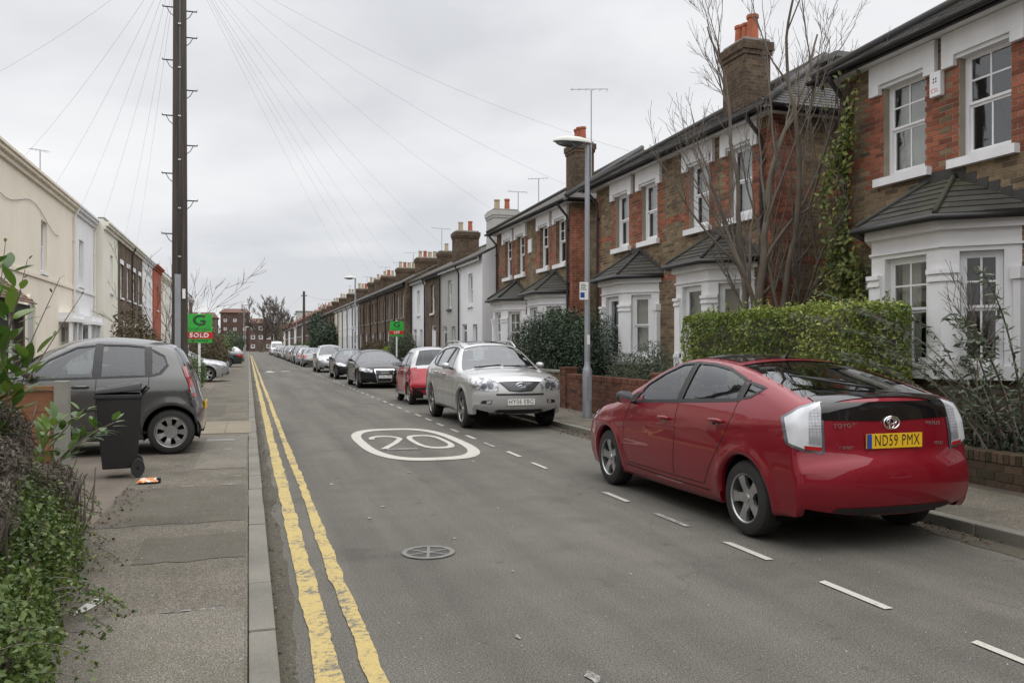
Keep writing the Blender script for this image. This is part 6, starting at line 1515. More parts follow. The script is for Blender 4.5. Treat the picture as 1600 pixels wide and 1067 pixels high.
# lower black tailgate glass, spoiler lip, plate recess, bumper seams
pr.patch('tailgate_glass', [(4.4, -.595, 1.0), (4.4, 0, .985), (4.4, .595, 1.0)], [(4.3, -.575, 1.128), (4.3, 0, 1.13), (4.3, .575, 1.128)], (1, 0, 0), 'gloss_black', mirror=False, n=20, k=5, off=.008)
pr.patch('spoiler_lip', [(4.12, -.60, 1.2), (4.12, .60, 1.2)], [(4.26, -.62, 1.2), (4.26, .62, 1.2)], (0, 0, 1), 'gloss_black', mirror=False, n=20, k=3, off=.008)
pr.ribbon([(-.64, .985), (-.63, .80), (-.56, .70), (0, .685), (.56, .70), (.63, .80), (.64, .985)], .008, 'seam', 'tailgate_line', v=(1, 0, 0), mirror=False)
pr.ribbon([(-.60, .93), (0, .922), (.60, .93)], .012, 'seam', 'tailgate_crease', v=(1, 0, 0), mirror=False)
pr.plate(4.4, .838, 'ND59 PMX', 'plate_yellow', 1, blue=True)
emblem(pr, [(0, 0, .072, .048), (0, .012, .045, .022), (0, 0, .022, .044)], .008, 'chrome', 1, 0, .972)
pr.badge_text('TOYOTA', -.40, .955, .046, 1); pr.badge_text('PRIUS', .42, .955, .043, 1, sx=1.2); pr.badge_text('T SPIRIT', -.42, .79, .032, 1, sx=1.1); pr.badge_text('HSD', .46, .80, .036, 1)
pr.patch('bumper_skirt', [(4.36, -.56, .285), (4.42, 0, .285), (4.36, .56, .285)], [(4.4, -.52, .345), (4.44, 0, .35), (4.4, .52, .345)], (1, 0, 0), 'trim_black', mirror=False, n=16)
pr.patch('headlight', [(.08, .52, .60), (.3, .74, .66), (.62, .82, .80)], [(.14, .52, .70), (.35, .70, .80), (.72, .79, .86)], (-.6, .78, .15), 'lens_clear', n=12)
pr.patch('lower_grille', [(0, -.5, .28), (0, .5, .28)], [(0, -.4, .42), (0, .4, .42)], (-1, 0, 0), 'trim_black', mirror=False)
pr.patch('screen_border', [(1.02, -.72, 1.0), (1.02, .72, 1.0)], [(1.08, -.72, 1.0), (1.08, .72, 1.0)], (0, 0, 1), 'trim_black', mirror=False, n=16, k=2)
wp = MB(); wp.tube([pr.P(4.15, .02, 1.225), pr.P(4.02, -.18, 1.262), pr.P(3.86, -.40, 1.305)], [.016, .011, .008], 6); wp.tube([pr.P(4.0, -.05, 1.268), pr.P(3.80, -.52, 1.322)], .009, 5); pr.part('rear_wiper', wp, 'trim_black', smooth=True)
an = MB(); an.tube([pr.P(3.02, 0, 1.45), pr.P(3.2, 0, 1.62)], [.010, .004], 6); an.lathe([(.03, 0), (.022, .03), (.0, .035)], pr.P(3.0, 0, 1.443), n=10, cap=False); pr.part('aerial', an, 'trim_black', smooth=True)
sr = MB(); V = []
for x in np.linspace(1.98, 3.05, 9):
    for y_ in np.linspace(-.5, .5, 7):
        h0, n0 = pr.cast((x, y_, 1.4), (0, 0, 1)); V.append(tuple(h0 + n0 * .004))
sr.add(V, [(i * 7 + j, (i + 1) * 7 + j, (i + 1) * 7 + j + 1, i * 7 + j + 1) for i in range(8) for j in range(6)]); pr.part('roof_panel', sr, 'gloss_black', recalc=False, smooth=True)
pr.place(4.735, 7.36, 'N', 'glossy red liftback car with plate ND59 PMX, rear towards us')
# ---------------------------------------------------------------- champagne SUV
lx = Car('silver_suv', LEXUS, 'paint_champagne')
common(lx, std_seams(LEXUS), 1.78, 1.14, None, ((2.30, .985), (3.12, 1.0)))
lx.ribbon([(1.42, .60), (2.4, .61), (3.22, .62)], .045, 'chrome', 'side_moulding', off=.006)
for a in ((2.485, 1.12, 2.44, 1.55), (3.32, 1.14, 3.44, 1.51)): lx.ribbon([(a[0], a[1]), (a[2], a[3])], .07, 'trim_black', 'door_pillar', off=.0025)
lx.patch('headlight', [(.02, .44, .745), (.15, .66, .735), (.40, .83, .76)], [(.12, .40, .905), (.25, .58, .965), (.62, .84, .985)], (-.84, .5, .2), 'headlamp', n=14, k=8, off=.010)
for (yc, zc, r_) in ((.56, .83, .062), (.70, .84, .058), (.62, .905, .035)):
    A = [(.1, yc - r_ + 2 * r_ * k / 8, zc - r_ * math.sqrt(max(0, 1 - (k / 4 - 1) ** 2))) for k in range(9)]; B = [(.1, y_, 2 * zc - z_) for _, y_, z_ in A]; lx.patch('lamp_reflector', A, B, (-.84, .5, .2), 'lens_grey', n=8, k=5, off=.016)
lx.patch('grille', [(0, -.22, .735), (0, 0, .715), (0, .22, .735)], [(0, -.41, .915), (0, 0, .925), (0, .41, .915)], (-1, 0, .15), 'trim_black', mirror=False, n=16, k=6, off=.006)
for k in range(-9, 10):
    yb = .021 * k; yt = .041 * k; lx.patch('grille_bar', [(0, yb - .005, .745), (0, yb + .005, .745)], [(0, yt - .008, .905), (0, yt + .008, .905)], (-1, 0, .15), 'lens_grey', mirror=False, n=1, k=5, off=.016)
lx.patch('grille_trim', [(0, -.44, .918), (0, 0, .928), (0, .44, .918)], [(0, -.44, .945), (0, 0, .955), (0, .44, .945)], (-1, 0, .15), 'chrome', mirror=False, n=16, k=2, off=.010)
emblem(lx, [(0, 0, .085, .058), (.0, -.012, .05, .022)], .011, 'chrome', -1, 0, .83)
lx.patch('grille_slot', [(0, -.46, .655), (0, .46, .655)], [(0, -.46, .69), (0, .46, .69)], (-1, 0, 0), 'trim_black', mirror=False, n=12, k=2)
lx.plate(0, .535, 'HY06 EBG', 'plate_white', -1)
lx.patch('fog_lamp', [(.05, .56, .50), (.12, .76, .505)], [(.05, .54, .575), (.12, .72, .56)], (-.9, .4, 0), 'trim_black', n=8); lx.patch('fog_lens', [(.05, .57, .51), (.08, .65, .51)], [(.05, .56, .565), (.08, .64, .562)], (-.9, .4, 0), 'lens_clear', n=4, k=3, off=.010)
lx.patch('bumper_skirt', [(.1, -.55, .315), (.05, .55, .315)], [(.1, -.42, .395), (.05, .42, .395)], (-1, 0, 0), 'trim_black', mirror=False, n=14)
lx.patch('tail_light', [(4.5, .6, .85), (4.2, .85, .87)], [(4.4, .6, 1.05), (4.1, .82, 1.12)], (.72, .69, 0), 'lens_red')
for sg in (1, -1):
    b = MB(); pts = []
    for x in np.linspace(2.12, 3.75, 12):
        h0, n0 = lx.cast((x, sg * .57, 1.6), (0, 0, 1)); t = (x - 2.12) / 1.63; pts.append(h0 + Vector((0, 0, .065 * min(1, 6 * min(t, 1 - t)) + .004)))
    b.tube(pts, .019, 8); lx.part('roof_rail', b, 'alloy', smooth=True)
wp = MB(); wp.tube([lx.P(1.28, -.05, 1.17), lx.P(1.34, -.62, 1.175)], .012, 5); wp.tube([lx.P(1.28, .55, 1.15), lx.P(1.33, .0, 1.19)], .012, 5); lx.part('wiper', wp, 'trim_black', smooth=True)
lx.patch('sunroof', [(2.2, -.42, 1.6), (2.2, .42, 1.6)], [(2.9, -.42, 1.6), (2.9, .42, 1.6)], (0, 0, 1), 'gloss_black', mirror=False, off=.004)
lx.place(4.80, 16.95, 'S', 'silver champagne SUV with plate HY06 EBG facing us')
# ---------------------------------------------------------------- small red two-seater with silver frame
def smart_frame(x, y, z):
    return z > 1.38 or (x > 1.62 and z > .98 and x < 2.6) or (1.62 < x < 1.95 and z > .45) or (z > .95 + (x - .5) * .9 and x < 1.15) 
SMART['two'] = ('paint_silver', smart_frame)
sm = Car('red_city_car', SMART, 'paint_smart_red')
common(sm, [[(.80, .95), (.78, .6), (.84, .32), (1.62, .32), (1.66, 1.0)]], .92, 1.03, 'trim_black', ((1.48, .86),), 'trim_black'); simple_lights(sm)
sm.ribbon([(.84, .27), (1.2, .265), (1.85, .27)], .07, 'paint_silver', 'sill_trim', off=.006)
sm.plate(2.7, .62, None, 'plate_yellow', 1); sm.place(4.86, 23.15, 'N', 'small red city car with silver body frame behind the SUV')
# ---------------------------------------------------------------- black saloon with tall framed grille
au = make_simple('black_saloon', SALOON, 'paint_black')
for ch_ in list(au.root.children):
    if ch_.name.split('.')[0] in ('grille', 'lower_grille', 'number_plate', 'headlight'):
        for g in list(ch_.children): bpy.data.objects.remove(g)
        bpy.data.objects.remove(ch_)
au.patch('grille', [(0, -.25, .26), (0, .25, .26)], [(0, -.36, .70), (0, .36, .70)], (-1, 0, 0), 'trim_black', mirror=False, n=10, k=8, off=.006)
for a, b_ in (((-.25, .26), (-.36, .70)), ((-.36, .70), (.36, .70)), ((.36, .70), (.25, .26)), ((.25, .26), (-.25, .26))): au.ribbon([a, b_], .035, 'chrome', 'grille_frame', v=(-1, 0, 0), mirror=False, off=.012)
for k in range(1, 8):
    z_ = .27 + k * .053; hw_ = .25 + .11 * (z_ - .26) / .44 - .02; au.ribbon([(-hw_, z_), (hw_, z_)], .010, 'lens_grey', 'grille_bar', v=(-1, 0, 0), mirror=False, off=.011)
emblem(au, [(-.115, 0, .048, .048), (-.038, 0, .048, .048), (.038, 0, .048, .048), (.115, 0, .048, .048)], .008, 'chrome', -1, 0, .61)
au.plate(0, .44, 'LD06 ZFX', 'plate_white', -1, blue=True)
au.patch('headlight', [(.05, .46, .60), (.2, .68, .60), (.42, .84, .64)], [(.1, .44, .70), (.25, .64, .735), (.52, .84, .75)], (-.84, .5, .2), 'headlamp', n=12, off=.008)
au.patch('fog_lamp', [(.05, .5, .36), (.15, .76, .37)], [(.05, .5, .44), (.15, .74, .44)], (-.9, .4, 0), 'trim_black', n=8)
au.place(4.80, 33.2, 'S', 'black saloon with framed chrome grille facing us')
# ---------------------------------------------------------------- the rest of the parked row and the left drives
SEDAN2 = dict(SALOON); 
b2 = make_simple('black_hatchback', HATCH, 'paint_black'); b2.place(4.78, 41.7, 'S', 'black hatchback between the black saloon and the silver people carrier')
mv = make_simple('silver_people_carrier', MPV, 'paint_silver'); mv.place(4.78, 52.4, 'S', 'silver people carrier facing us beyond the black hatchback')
dh = make_simple('dark_hatchback', HATCH, 'paint_mid_grey'); dh.place(4.76, 66.3, 'N', 'dark grey hatchback with red tail lights showing')
ac = Car('grey_hatchback', ACLASS, 'paint_grey')
common(ac, [[(1.40, 1.0), (1.30, .7), (1.32, .36), (2.3, .35)], [(2.325, 1.04), (2.325, .6), (2.3, .35)], [(2.97, 1.06), (2.97, .95), (2.90, .80), (2.78, .60), (2.74, .36), (2.3, .35)]], 1.56, 1.08, None, ((2.14, .915), (2.78, .945)))
for a in ((2.325, 1.04, 2.33, 1.50), (2.965, 1.06, 2.94, 1.455)): ac.ribbon([(a[0], a[1]), (a[2], a[3])], .085, 'trim_black', 'door_pillar', off=.0025)
ac.ribbon([(1.40, 1.018), (2.0, 1.03), (3.0, 1.06), (3.12, 1.09), (3.21, 1.21)], .02, 'trim_black', 'waist_seal', off=.003)
ac.patch('tail_light', [(3.6, .60, .76), (3.50, .77, .77), (3.44, .81, .82)], [(3.45, .60, 1.18), (3.38, .66, 1.19), (3.34, .69, 1.19)], (.72, .69, 0), 'lens_red', n=8, k=10, off=.007)
ac.patch('reversing_lens', [(3.6, .66, .82), (3.46, .80, .82)], [(3.58, .66, .90), (3.44, .80, .90)], (.72, .69, 0), 'lens_clear', n=6, k=3, off=.011)
ac.ribbon([(1.3, .60), (2.0, .615), (2.76, .63)], .018, 'trim_black', 'side_moulding', off=.006); ac.ribbon([(1.05, .30), (2.8, .30)], .05, 'trim_black', 'sill_trim', off=.004)
ac.patch('headlight', [(.05, .45, .62), (.35, .78, .68)], [(.12, .45, .75), (.5, .80, .84)], (-.7, .7, .1), 'lens_clear', n=10); ac.plate(3.55, .62, None, 'plate_yellow', 1)
ac.z0 = ZP; ac.place(-2.42, 13.02, 'W', 'dark grey small hatchback on the drive behind the wheelie bin')
sv = make_simple('silver_hatchback', HATCH, 'paint_silver'); sv.z0 = ZP; sv.place(-2.85, 37.2, 'E', 'silver hatchback nosing out of a drive beyond the sold sign')
ds = make_simple('dark_saloon', SALOON, 'paint_dark_green'); ds.z0 = ZP; ds.place(-2.75, 62.6, 'W', 'dark saloon with red tail lights backed up to the left pavement')
# far row: copies with their own paint
def recolour(root, paint_m):
    for o in root.children:
        if o.type == 'MESH' and o.name.split('.')[0] in ('body', 'wing_mirror') and len(o.material_slots):
            o.material_slots[0].link = 'OBJECT'; o.material_slots[0].material = MATS[paint_m]
        for g in o.children:
            if g.name.split('.')[0] == 'grip': g.material_slots[0].link = 'OBJECT'; g.material_slots[0].material = MATS[paint_m]
def drop_small(root):
    keep = ('body', 'windscreen', 'rear_window', 'side_window', 'wheel', 'headlight', 'tail_light', 'grille', 'wing_mirror', 'number_plate', 'underbody', 'wheel_arch_liner', 'lining', 'seat', 'bumper_strip', 'dashboard')
    for o in list(root.children):
        if o.name.split('.')[0] not in keep:
            for g in list(o.children): bpy.data.objects.remove(g)
            bpy.data.objects.remove(o)
van = make_simple('white_van', VAN, 'paint_white'); van.place(4.75, 152, 'S', 'white high-roofed van far down the parked row', 'van')
row = [(HATCH, dh, 'paint_silver', 'silver'), (MPV, mv, 'paint_blue', 'dark blue tall'), (HATCH, b2, 'paint_mid_grey', 'mid grey'), (SALOON, ds, 'paint_silver', 'silver saloon'), (HATCH, dh, 'paint_black', 'black'), (MPV, mv, 'paint_mid_grey', 'grey tall'), (HATCH, b2, 'paint_white', 'white'), (HATCH, dh, 'paint_blue', 'blue'), (SALOON, ds, 'paint_black', 'black saloon'), (HATCH, b2, 'paint_silver', 'pale silver'), (HATCH, dh, 'paint_dark_green', 'dark green'), (MPV, mv, 'paint_silver', 'silver tall'), (HATCH, b2, 'paint_burgundy', 'burgundy'), (HATCH, dh, 'paint_mid_grey', 'grey'), (HATCH, b2, 'paint_black', 'small black'), (HATCH, dh, 'paint_silver', 'last silver')]
y = 72.3; gr = 'cars far down the parked row'
for k, (spec, src, pm, col) in enumerate(row):
    if 146 < y < 158: y = 158
    r_ = copy_tree(src.root); r_.rotation_euler = (0, 0, R(90 if k % 3 else -90)); r_.location = (4.76 + random.uniform(-.06, .06), y, .004)
    r_.name = 'far_car'; tag(r_, '%s car, %s in the far row beyond the dark grey hatchback' % (col, ORD[k]), 'car', gr)
    recolour(r_, pm); drop_small(r_); y += random.uniform(5.4, 6.1)
for (x_, y_, src, pm, lab, rz) in ((-2.7, 84, dh, 'paint_white', 'white car on a drive beyond the dark saloon', 180), (-2.6, 100, b2, 'paint_silver', 'silver car farthest along the left drives', 0)):
    r_ = copy_tree(src.root); r_.rotation_euler = (0, 0, R(rz)); r_.location = (x_, y_, ZP); r_.name = 'far_car'; tag(r_, lab, 'car', 'cars on the left drives'); recolour(r_, pm); drop_small(r_)
# ------------------------------------------------------------------ street furniture
# lamp posts
def lamp_post(X, Y, H, label, side=-1, head=1.0, plate=False, z0=ZP):
    o = empty('lamp_post', (X, Y, z0)); tag(o, label, 'lamp post', 'street lamps')
    b = MB(); b.lathe([(.098, 0), (.098, .93), (.088, 1.0), (.062, 1.06), (.060, 1.2), (.048, H - .1), (.048, H)], (X, Y, z0), n=14, cap=False); b.build('column', 'galvanised', o, smooth=30)
    d = MB(); d.box((X - .05, Y - .1, z0 + .35), (X + .05, Y - .094, z0 + .85)); d.build('inspection_door', 'galvanised', o)
    hz = z0 + H; V = []; F = []; n, m_ = 16, 8
    L = .86 * head
    for i in range(m_ + 1):
        t = i / m_
        for k in range(n):
            a = 2 * math.pi * k / n; x = X + side * (L * .5 * (1 - math.cos(a)) - .1); yw = math.sin(a) * .17
            V.append((X + side * (L * .5 - .1) + side * L * .5 * math.cos(a) * math.cos(t * math.pi / 2), Y + .17 * math.sin(a) * math.cos(t * math.pi / 2), hz + .02 + .13 * math.sin(t * math.pi / 2) - side * 0))
    for i in range(m_):
        for k in range(n): F.append((i * n + k, i * n + (k + 1) % n, (i + 1) * n + (k + 1) % n, (i + 1) * n + k))
    F.append(tuple(range(n))[::-1]); c = MB(); c.add(V, F); hd = c.build('lantern', 'lamp_cover', o, smooth=50)
    V = []; F = []
    for i in range(5):
        t = i / 4
        for k in range(n):
            a = 2 * math.pi * k / n; V.append((X + side * (L * .58 - .1) + side * L * .36 * math.cos(a) * math.cos(t * 1.4), Y + .14 * math.sin(a) * math.cos(t * 1.4), hz + .018 - .10 * math.sin(t * 1.4)))
    for i in range(4):
        for k in range(n): F.append((i * n + k, i * n + (k + 1) % n, (i + 1) * n + (k + 1) % n, (i + 1) * n + k))
    F.append(tuple(range(4 * n, 5 * n))); g = MB(); g.add(V, F); g.build('lens', 'lens_grey', hd, smooth=True)
    s = MB(); s.lathe([(.03, .148), (.035, .19), (.02, .21), (.0, .212)], (X + side * .32, Y, hz), n=10, cap=False); s.build('photocell', 'sign_white', hd, smooth=True)
    if plate:
        pz = z0 + 2.42; p = MB(); p.box((X - .20, Y - .075, pz), (X - .01, Y - .068, pz + .36)); po = p.build('parking_sign', 'sign_white', o)
        q = MB(); q.quad((X - .185, Y - .076, pz + .04), (X - .09, Y - .076, pz + .04), (X - .09, Y - .076, pz + .15), (X - .185, Y - .076, pz + .15)); q.build('sign_panel', 'sign_blue', po, recalc=False)
        q2 = MB()
        for j in range(4): q2.quad((X - .18, Y - .076, pz + .2 + j * .035), (X - .05 - .02 * (j % 2), Y - .076, pz + .2 + j * .035), (X - .05 - .02 * (j % 2), Y - .076, pz + .215 + j * .035), (X - .18, Y - .076, pz + .215 + j * .035))
        q2.build('sign_text', 'iron', po, recalc=False)
        st = MB(); st.box((X - .03, Y - .064, z0 + 1.5), (X + .03, Y - .058, z0 + 1.7)); st.build('number_label', 'sign_white', o)
    return o
lamp_post(6.67, 15.9, 5.62, 'grey lamp post between the red car and the silver SUV', plate=True)
lamp_post(6.67, 55.0, 5.9, 'grey lamp post in front of the long brown row', plate=True)
lamp_post(6.67, 125, 5.8, 'distant lamp post against the far right houses')
lamp_post(-.62, 130, 7.6, 'tall lamp post on the left pavement near the flats', side=1)
lamp_post(-.62, 200, 5.8, 'small lamp post at the far left end', side=1)
# telegraph pole with steps
PX, PY = -1.36, 18.6
tp = empty('telegraph_pole', (PX, PY, ZP)); tag(tp, 'tall dark wooden telegraph pole with climbing steps behind the grey car', 'telegraph pole')
MB().lathe([(.165, 0), (.155, 2.4), (.125, 10.2), (.11, 10.25), (0, 10.27)], (PX, PY, ZP), n=18, cap=False).build('shaft', 'pole_wood', tp, smooth=40)
cb = MB(); cb.tube([(PX + .01, PY - .165, .1 + ZP), (PX + .01, PY - .150, 5.0), (PX + .012, PY - .135, 10.1)], .022, 6); cb.build('cable_run', 'wire', tp, smooth=True)
gd = MB(); gd.box((PX - .085, PY - .185, ZP), (PX + .03, PY - .14, 3.05)); gd.build('cable_guard', 'galvanised', tp)
MB().box((PX + .06, PY - .16, 2.55), (PX + .12, PY - .13, 2.75)).build('pole_label', 'sign_white', tp)
zl = [3.9, 5.15, 6.35, 7.5, 8.6, 9.4]; zr = [4.6, 5.75, 6.9, 8.0, 8.55, 9.0]
for sg, zs in ((-1, zl), (1, zr)):
    for z_ in zs:
        b = MB(); rad = .155 - (z_ - 2.4) * .0038; b.tube([(PX + sg * (rad - .02), PY, z_), (PX + sg * (rad + .20), PY, z_), (PX + sg * (rad + .20), PY, z_ + .03)], .013, 6); b.tube([(PX + sg * rad, PY, z_ - .17), (PX + sg * (rad + .06), PY, z_ - .12), (PX + sg * (rad + .12), PY, z_ - .01)], .008, 5); b.build('step', 'iron', tp, smooth=True)
for z_ in (3.4, 4.4, 5.4, 6.3, 7.3, 8.2, 9.1): MB().box((PX + .0 - .02, PY - .178, z_), (PX + .035, PY - .13, z_ + .03)).build('cable_clip', 'alloy', tp)
MB().lathe([(.2, 9.75), (.2, 9.8)], (PX, PY, ZP), n=18).build('cable_ring', 'iron', tp)
fp = empty('telegraph_pole', (7.0, 113, ZP)); tag(fp, 'distant dark telegraph pole rising above the right roofs', 'telegraph pole')
MB().lathe([(.19, 0), (.15, 8.7), (0, 8.75)], (7.0, 113, ZP), n=10, cap=False).build('shaft', 'pole_wood', fp, smooth=40); MB().box((6.6, 112.95, 8.2), (7.4, 113.05, 8.3)).build('cross_arm', 'iron', fp)
def wire(p, q, sag, label, r=.0023, n=22):
    P_, Q = Vector(p), Vector(q); pts = [P_.lerp(Q, k / n) - Vector((0, 0, sag * 4 * (k / n) * (1 - k / n))) for k in range(n + 1)]
    o = MB().tube(pts, r, 4).build('telephone_wire', 'phone_wire', None, smooth=True); tag(o, label, 'cable', 'telephone wires from the pole'); return o
T = (PX, PY, 9.9)
lw = [((XL, 21.0, 6.95), 'wire from the pole to the near part of the large cream house'), ((XL, 27.2, 6.9), 'wire from the pole to the far part of the large cream house'), ((XL, 31.5, 6.9), 'wire from the pole to the cream house beside the white one'), ((XL, 36.2, 6.9), 'wire from the pole to the white house on the left'), ((XL + .4, 38.9, 6.9), 'wire from the pole to the white house far corner'), ((XL + .4, 45.5, 6.9), 'wire from the pole to the brown brick house on the left'), ((XL + .4, 50, 6.9), 'wire from the pole to the far end of the brick house on the left'), ((-7.5, 5.0, 6.4), 'wire from the pole off the left picture edge')]
for q, lab in lw: wire(T, q, .25, lab)
rw_ = [((8.4, 33.5, 5.1), 'wire from the pole to the white cottage on the right'), ((8.4, 37.5, 5.1), 'wire from the pole to the grey cottage on the right'), ((8.2, 44, 5.1), 'wire from the pole to the narrow white cottage'), ((8.1, 48.5, 5.1), 'wire from the pole to the first brown cottage'), ((8.1, 52.5, 5.1), 'wire from the pole to the second brown cottage'), ((8.1, 60, 5.1), 'wire from the pole to the far brown cottages'), ((8.7, 27.0, 5.75), 'wire from the pole to the party wall of the brick pair above the evergreen'), ((8.8, 20.9, 5.7), 'wire from the pole to the house by the lamp post'), ((8.8, 16.8, 5.75), 'wire from the pole to the house behind the bare tree')]
for q, lab in rw_: wire(T, q, .45, lab)
wire((7.0, 113, 8.5), (2.0, 200, 7.5), 1.2, 'sagging wire left of the distant telegraph pole', r=.012); wire((7.0, 113, 8.5), (9.5, 85, 6.5), .5, 'sagging wire right of the distant telegraph pole', r=.012)
# estate agents' boards
def agent_board(X, Y, zc, w, h, word, label, ztop, zbot, rot=0.0, post_m='sign_white', back=True):
    o = empty('agent_sign', (X, Y, ZP)); tag(o, label, 'sign', "estate agents' boards")
    MB().box((X - .035, Y - .0, ZP), (X + .035, Y + .05, zc + h / 2 + .05)).build('post', post_m, o)
    bd = MB().box((X - w / 2, Y - .02, zc - h / 2), (X + w / 2, Y - .002, zc + h / 2)).build('board', 'sign_green', o)
    rz0, rz1 = zc - h * .30, zc - h * .10
    st = MB().box((X - w / 2 - .02, Y - .032, zc - h * .36), (X + w / 2 + .02, Y - .021, zc - h * .125)).build('red_strip', 'sign_red', o)
    if back: MB().box((X - w / 2, Y + .051, zc - h / 2), (X + w / 2, Y + .065, zc + h / 2)).build('back_board', 'sign_green', o)
    def tx(t, size, x, z, m, y_, sx=1.0, par=bd, ex=0):
        me = text_mesh(t, size, sx, offset=ex); q = new_obj('lettering', me, par, m); q.rotation_euler = (R(90), 0, 0); q.location = (x - o.location.x, y_ - o.location.y, z - o.location.z)
    tx('G', h * .50, X, zc + h * .26, 'sign_dark', Y - .023, 1.25, ex=.012)
    tx('GREENFIELD', h * .115, X, zc - h * .035, 'sign_dark', Y - .023, 1.0)
    tx(word, h * .21, X, zc - h * .243, 'sign_white', Y - .034, 1.1, st, .006)
    q = MB()
    for k in range(11):
        if k != 3: q.box((X - w * .36 + k * w * .067, Y - .0225, zc - h * .455), (X - w * .36 + k * w * .067 + w * .045, Y - .0205, zc - h * .405))
    q.build('small_print', 'sign_dark', o)
    return o
agent_board(-1.40, 26.6, 2.10, .72, .86, 'SOLD', 'green and red board reading SOLD beside the telegraph pole', 0, 0)
agent_board(7.28, 42.6, 2.46, .70, .77, 'LET', 'green and red board reading LET above the parked cars', 0, 0, back=False)
# TV aerials
def aerial(X, Y, z0, z1, label, n=6, L=.9, ang=0.0):
    o = empty('tv_aerial', (X, Y, z0)); tag(o, label, 'aerial', 'television aerials'); MB().tube([(X, Y, z0), (X, Y, z1)], .017, 6).build('mast', 'galvanised', o)
    c, s = math.cos(ang), math.sin(ang); b = MB(); b.tube([(X - c * L * .55, Y - s * L * .55, z1), (X + c * L * .45, Y + s * L * .45, z1 + .05)], .011, 5)
    b.build('boom', 'galvanised', o)
    e = MB()
    for k in range(n):
        t = -.5 + .92 * k / (n - 1); x, y_ = X + c * L * t, Y + s * L * t; e.tube([(x - s * .14, y_ + c * .14, z1 + .01), (x + s * .14, y_ - c * .14, z1 + .01)], .006, 4)
    e.build('elements', 'galvanised', o); return o
aerial(10.2, 24.0, 6.7, 9.55, 'tall television aerial beside the chimney right of the lamp head', ang=-.2, L=1.2)
aerial(10.6, 32.6, 6.8, 7.9, 'television aerial on the white cottage chimney, hooked', ang=.2); aerial(11.0, 31.2, 6.9, 8.2, 'television aerial right behind the white cottage pots', ang=-.3, L=.8)
aerial(10.6, 46.8, 6.4, 8.3, 'television aerial above the narrow white cottage', ang=.4, L=1.3)
for k, (y_, z_) in enumerate(((56, 7.9), (61, 7.7), (68, 8.0), (79, 8.1), (93, 8.2))): aerial(10.7, y_, 6.3, z_, '%s television aerial above the long cottage row, counting from the let sign' % ORD[k], n=4, ang=.3 * k, L=1.1)
aerial(-7.0, 33.0, 7.7, 8.45, 'television aerial on the cream parapet roof', ang=.8, L=.7)
# wheelie bin
def wheelie_bin(X, Y, rz):
    o = empty('wheelie_bin', (X, Y, ZP), rz); tag(o, 'black wheelie bin standing beside the grey car', 'bin'); P0 = lambda b, nm, m, **k: new_obj(nm, b.mesh(nm, (0, 0, 0), k.get('smooth', False), True, k.get('bevel', 0)), k.get('par', o), m)
    b = MB(); V = []
    for z_, hx, y0, y1 in ((.10, .215, -.24, .26), (.85, .262, -.335, .33), (.93, .262, -.335, .33)): V += [(-hx, y0, z_), (hx, y0, z_), (hx, y1, z_), (-hx, y1, z_)]
    b.add(V, [(3, 2, 1, 0)] + [(4 * i + k, 4 * i + (k + 1) % 4, 4 * i + 4 + (k + 1) % 4, 4 * i + 4 + k) for i in range(2) for k in range(4)] + [(8, 9, 10, 11)]); P0(b, 'body', 'bin_plastic', bevel=.018, smooth=True)
    l = MB(); V = [(-.285, -.36, .935), (.285, -.36, .935), (.285, .33, .965), (-.285, .33, .965), (-.27, -.34, .985), (.27, -.34, .985), (.26, .32, 1.055), (-.26, .32, 1.055)]; l.hexa(V); lid = P0(l, 'lid', 'bin_plastic', bevel=.015, smooth=True)
    r_ = MB(); r_.hexa([(-.16, -.2, 1.0), (.16, -.2, 1.0), (.16, .2, 1.035), (-.16, .2, 1.035), (-.14, -.18, 1.018), (.14, -.18, 1.018), (.14, .18, 1.053), (-.14, .18, 1.053)]); P0(r_, 'lid_panel', 'bin_plastic', bevel=.006, par=lid)
    rim = MB(); rim.box((-.29, -.365, .885), (.29, .335, .93)); P0(rim, 'rim', 'bin_plastic', bevel=.008)
    h = MB(); h.tube([(-.24, .33, .93), (-.24, .43, 1.0), (.24, .43, 1.0), (.24, .33, .93)], .018, 8); P0(h, 'handle', 'bin_plastic', smooth=True)
    for sx in (-.235, .235): w = MB(); w.lathe([(.02, -.03), (.1, -.03), (.105, -.015), (.105, .015), (.1, .03), (.02, .03)], (sx, .27, .105), axis='x', n=18, cap=False); P0(w, 'wheel', 'plain_rubber', smooth=35)
    rb = MB()
    for x_ in (-.14, 0, .14): rb.hexa([(x_ - .012, -.252, .2), (x_ + .012, -.252, .2), (x_ + .012, -.23, .2), (x_ - .012, -.23, .2), (x_ - .012, -.338, .84), (x_ + .012, -.338, .84), (x_ + .012, -.31, .84), (x_ - .012, -.31, .84)])
    P0(rb, 'ribs', 'bin_plastic'); return o
wb = wheelie_bin(-1.40, 10.35, R(-82)); wb.scale = (.92, .70, 1)
